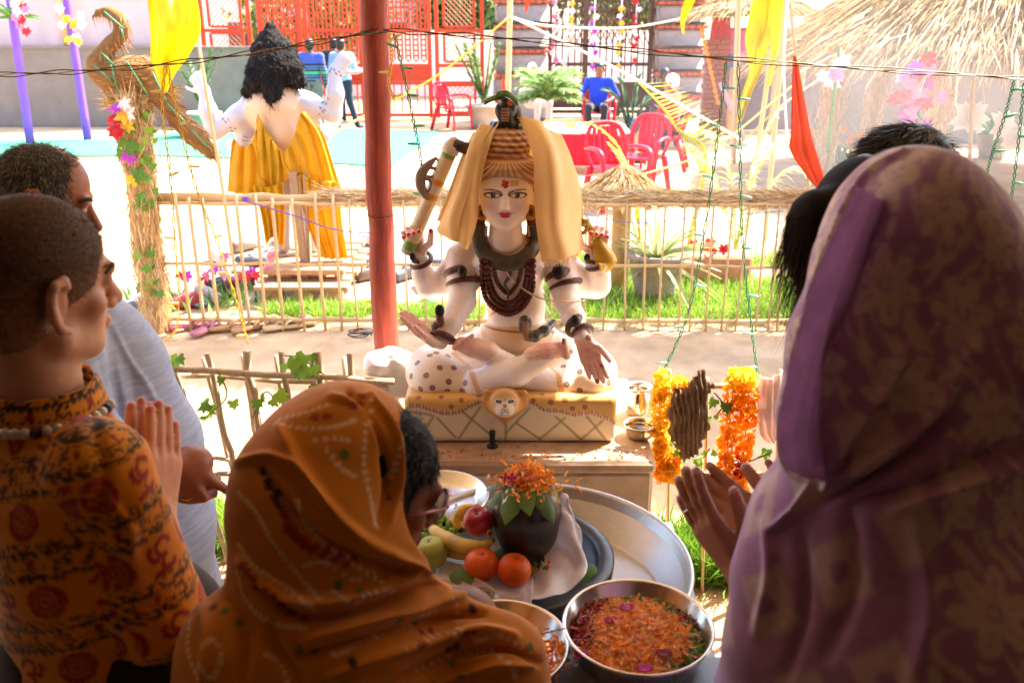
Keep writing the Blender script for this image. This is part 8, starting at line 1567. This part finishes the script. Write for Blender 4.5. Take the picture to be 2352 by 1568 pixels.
def shawl_pattern(v, c):
    u = np.arctan2(v[:, 0] - c[0], -(v[:, 1] - c[1])) * .2; z = v[:, 2] + .25 * u; n = len(v); tanc = lin('e0ccc0'); pur = lin('a878aa'); m = np.zeros(n)
    cs = .105; r = np.floor(z / cs); uu = u + (np.mod(r, 2)) * cs * .5; k = np.floor(uu / cs); x = np.mod(uu, cs) - cs / 2; y = np.mod(z, cs) - cs / 2; hsh = np.mod(np.sin(k * 91.7 + r * 47.3) * 4375.5, 1); th = np.arctan2(y, x) + hsh * 6.28; rr = np.hypot(x, y)
    pet = .045 * (.45 + .55 * np.abs(np.cos(3 * th))); flo = (rr < pet) & (rr > .008) & ~((np.abs(np.sin(3 * th)) < .10) & (rr < pet * .75)); m[flo] = 1; m[(rr < .0055)] = 1
    w1 = np.abs(np.sin(u * 42 + 2.2 * np.sin(z * 38 + 1.3))) ; w2 = np.abs(np.sin(z * 40 + 2.0 * np.sin(u * 36))); vein = ((w1 < .17) | (w2 < .15)) & ~(rr < pet + .006); m[vein] = .9
    lf = (np.sin(u * 85 + 3 * np.sin(z * 30)) * np.sin(z * 70 + 2 * np.sin(u * 50)) > .55) & ~(rr < pet + .007); m[lf] = .8
    # diamond border on the lower left part
    bd = (u < -.055 + .0 * z) & (v[:, 2] < 1.42); du, dz = np.mod((u + .3) / .11 + (z) / .17, 1) - .5, np.mod((u + .3) / .11 - z / .17, 1) - .5; dm = (np.abs(du) < .30) & (np.abs(dz) < .33); m = np.where(bd, np.clip((.30 - np.maximum(np.abs(du), np.abs(dz))) / .07 + .5, 0, 1) * .7, m); m = np.where(bd & dm & (hsh > .6) & (np.abs(du) < .1) & (np.abs(dz) < .1), 0.0, m)
    a = (m * (.78 + .15 * noise3(v, 20, 3)))[:, None]; lav = lin('b088b8'); mixl = np.clip(.5 + .6 * noise3(v, 2.2, 7), 0, 1)[:, None] * .5; base = pur * (1 - mixl) + lav * mixl; return base * (1 - a) + tanc * a
part('shawl', v, f, mat('wool_shawl', attr=True, rough=.95, var=.12, vs=60, bump=.4, bs=420, sheen=.4, bdist=.0015), tD, laplace(shawl_pattern(v, W(2110, 900, 1.1)), f))
# hanging inner flap of the shawl
v, f, uv = sheet([[(x_ + (0 if i_ == 0 else 25 * i_), y_, Y_ - .065) for i_, (x_, y_, Y_) in enumerate(r_)] for r_ in [[(1975, 430, 1.07), (1985, 450, 1.09), (2000, 470, 1.11)], [(1888, 620, 1.02), (1908, 640, 1.05), (1940, 680, 1.08)], [(1826, 830, .99), (1858, 850, 1.02), (1915, 870, 1.05)], [(1795, 980, .98), (1835, 990, 1.0), (1905, 1000, 1.03)], [(1805, 1060, .98), (1845, 1075, 1.0), (1900, 1070, 1.02)], [(1840, 1095, .985), (1865, 1102, .99), (1890, 1100, 1.0)]]], 40, 70, .003, 2, .5, .003); part('shawl_flap', v, f, mat('flap_purple', 'c8a6c8', .95, .15, 30, .3, 300, transl=.6, sheen=.3), tD)
n = 5000; T_D = None
lower_body(tD, (.55, 1.05, 0), '3a2a3a')
# ================================================================ long haired woman and black haired man beyond
bE = A(W(2130, 520, 1.55)[0], 1.55, 0); loc = lambda q_: tuple((q_ - bE) * 1.68 / 1.60)
hh = W(1975, 525, 1.52)
t = figure('long brown haired woman half hidden by the purple shawl', bE, 0, 1.60, 'stand', 'mid', '6a4a58', '3a3038', hair='1c100a', res=.007, J=dict(head=loc(hh), neck=loc(hh + A(.06, .0, -.14)), sl=(-.12, 0, 1.30), el=loc(W(1990, 1330, 1.45)), wl=loc(W(1850, 1215, 1.36)), er=loc(W(2030, 1320, 1.53)), wr=loc(W(1880, 1205, 1.42))), extra=dict(head=face_R(-25, 10), curl=(.04, .04, .04, .04)))
s = SDF(.03); s.ell(hh + A(0, -.01, .03), (.088, .105, .10)); s.chain([hh + A(-.05, -.05, -.0), W(1880, 500, 1.46), W(1858, 570, 1.46), W(1872, 680, 1.46)], [.05, .042, .036, .028]); s.cap(hh + A(.02, -.06, -.05), hh + A(.05, -.08, -.35), .07, .06)
v, f, _ = s.mesh(.006); part('long_hair', v, f, mat('hair_brown_long', '1e110a', .7, .4, 60, .8, 60, stretch=(30, 30, 3), bdist=.006, spec=.15), t); N = vnorm(v, f); g = np.random.default_rng(1); ix = g.integers(0, len(v), 7000)
sv, sf, m = strands(v[ix], A(-.12, -.1, -1) + N[ix] * .12 + g.normal(size=(7000, 3)) * .08, g.uniform(.04, .12, 7000), .0011, 0, 3, .05); part('hair_strands', sv, sf, mat('hairs_long', attr=True, rough=.6, var=.2, bump=0, spec=.15), t, np.repeat(lin_pick(('2a180e', '3e2614', '4a2c16', '1a0f0a'), 7000, g), m, 0), False)['kind'] = 'stuff'
# her fingertips pointing up beside the shawl
p = W(2088, 330, 2.0); t = figure('black haired man standing behind the shawled women', (p[0] + .17, 2.0, 0), 0, 1.635, 'stand', 'mid', 'd8d2cc', '2a2a30', hair='0e0c0c', res=.008, J=dict(head=(-.17, .015, 1.555), neck=(-.13, -.01, 1.42), sl=(-.15, 0, 1.35), el=(-.12, -.02, 1.1), wl=(0, .2, 1.05)), extra=dict(head=face_R(-18)))
hh = A(p[0], 2.0, 1.60 / 1.68 * 1.60) ; n = 6000; g = np.random.default_rng(2); th_ = g.uniform(0, 2 * np.pi, n); ph_ = np.arccos(g.uniform(.15, 1, n)); Nn = np.stack([np.sin(ph_) * np.cos(th_), np.sin(ph_) * np.sin(th_), np.cos(ph_)], 1); hc_ = A(p[0], 2.0, (1.555 + .045) * 1.635 / 1.68) + A(-.0, .0, 0)
sv, sf, m = strands(hc_ + Nn * A(.083, .098, .088) * .98, np.stack([-.55 + .9 * Nn[:, 0], Nn[:, 1] * .8, .12 * Nn[:, 2] - .25], 1) + g.normal(size=(n, 3)) * .15, g.uniform(.03, .06, n), .0014, .25, 3, .1); part('hair_strands', sv, sf, mat('hairs_black', '0c0a0a', .3, .2, bump=0, spec=.6), t, smooth=False)['kind'] = 'stuff'
# ================================================================ incense smoke drifting in the sun at right
mh = bpy.data.materials.new('drifting_smoke'); mh.use_nodes = True; nn = mh.node_tree.nodes; LL = mh.node_tree.links; nn.remove(nn['Principled BSDF'])
pv = nn.new('ShaderNodeVolumePrincipled'); pv.inputs['Color'].default_value = (.96, .93, .9, 1); pv.inputs['Anisotropy'].default_value = .3
tc = nn.new('ShaderNodeTexCoord'); ln = nn.new('ShaderNodeVectorMath'); ln.operation = 'LENGTH'; LL.new(tc.outputs['Object'], ln.inputs[0])
mr = nn.new('ShaderNodeMapRange'); mr.inputs[1].default_value = 1.0; mr.inputs[2].default_value = .1; mr.inputs[3].default_value = 0; mr.inputs[4].default_value = .13; LL.new(ln.outputs['Value'], mr.inputs[0])
nz = nn.new('ShaderNodeTexNoise'); nz.inputs['Scale'].default_value = 2.2; nz.inputs['Detail'].default_value = 2; LL.new(tc.outputs['Object'], nz.inputs['Vector'])
mm = nn.new('ShaderNodeMath'); mm.operation = 'MULTIPLY'; LL.new(mr.outputs[0], mm.inputs[0]); LL.new(nz.outputs[0], mm.inputs[1]); LL.new(mm.outputs[0], pv.inputs['Density'])
LL.new(pv.outputs[0], nn['Material Output'].inputs['Volume'])
sm = MB().ball((0, 0, 0), 1, 20, 12).mesh('smoke'); sm.materials.append(mh)
o = bpy.data.objects.new('smoke', sm); COL.objects.link(o); o.location = (3.3, 7.6, 1.1); o.scale = (2.6, 2.0, 1.35); o['kind'] = 'stuff'; tag(o, 'thin incense smoke drifting in sunlight before the thatched hut', 'smoke')
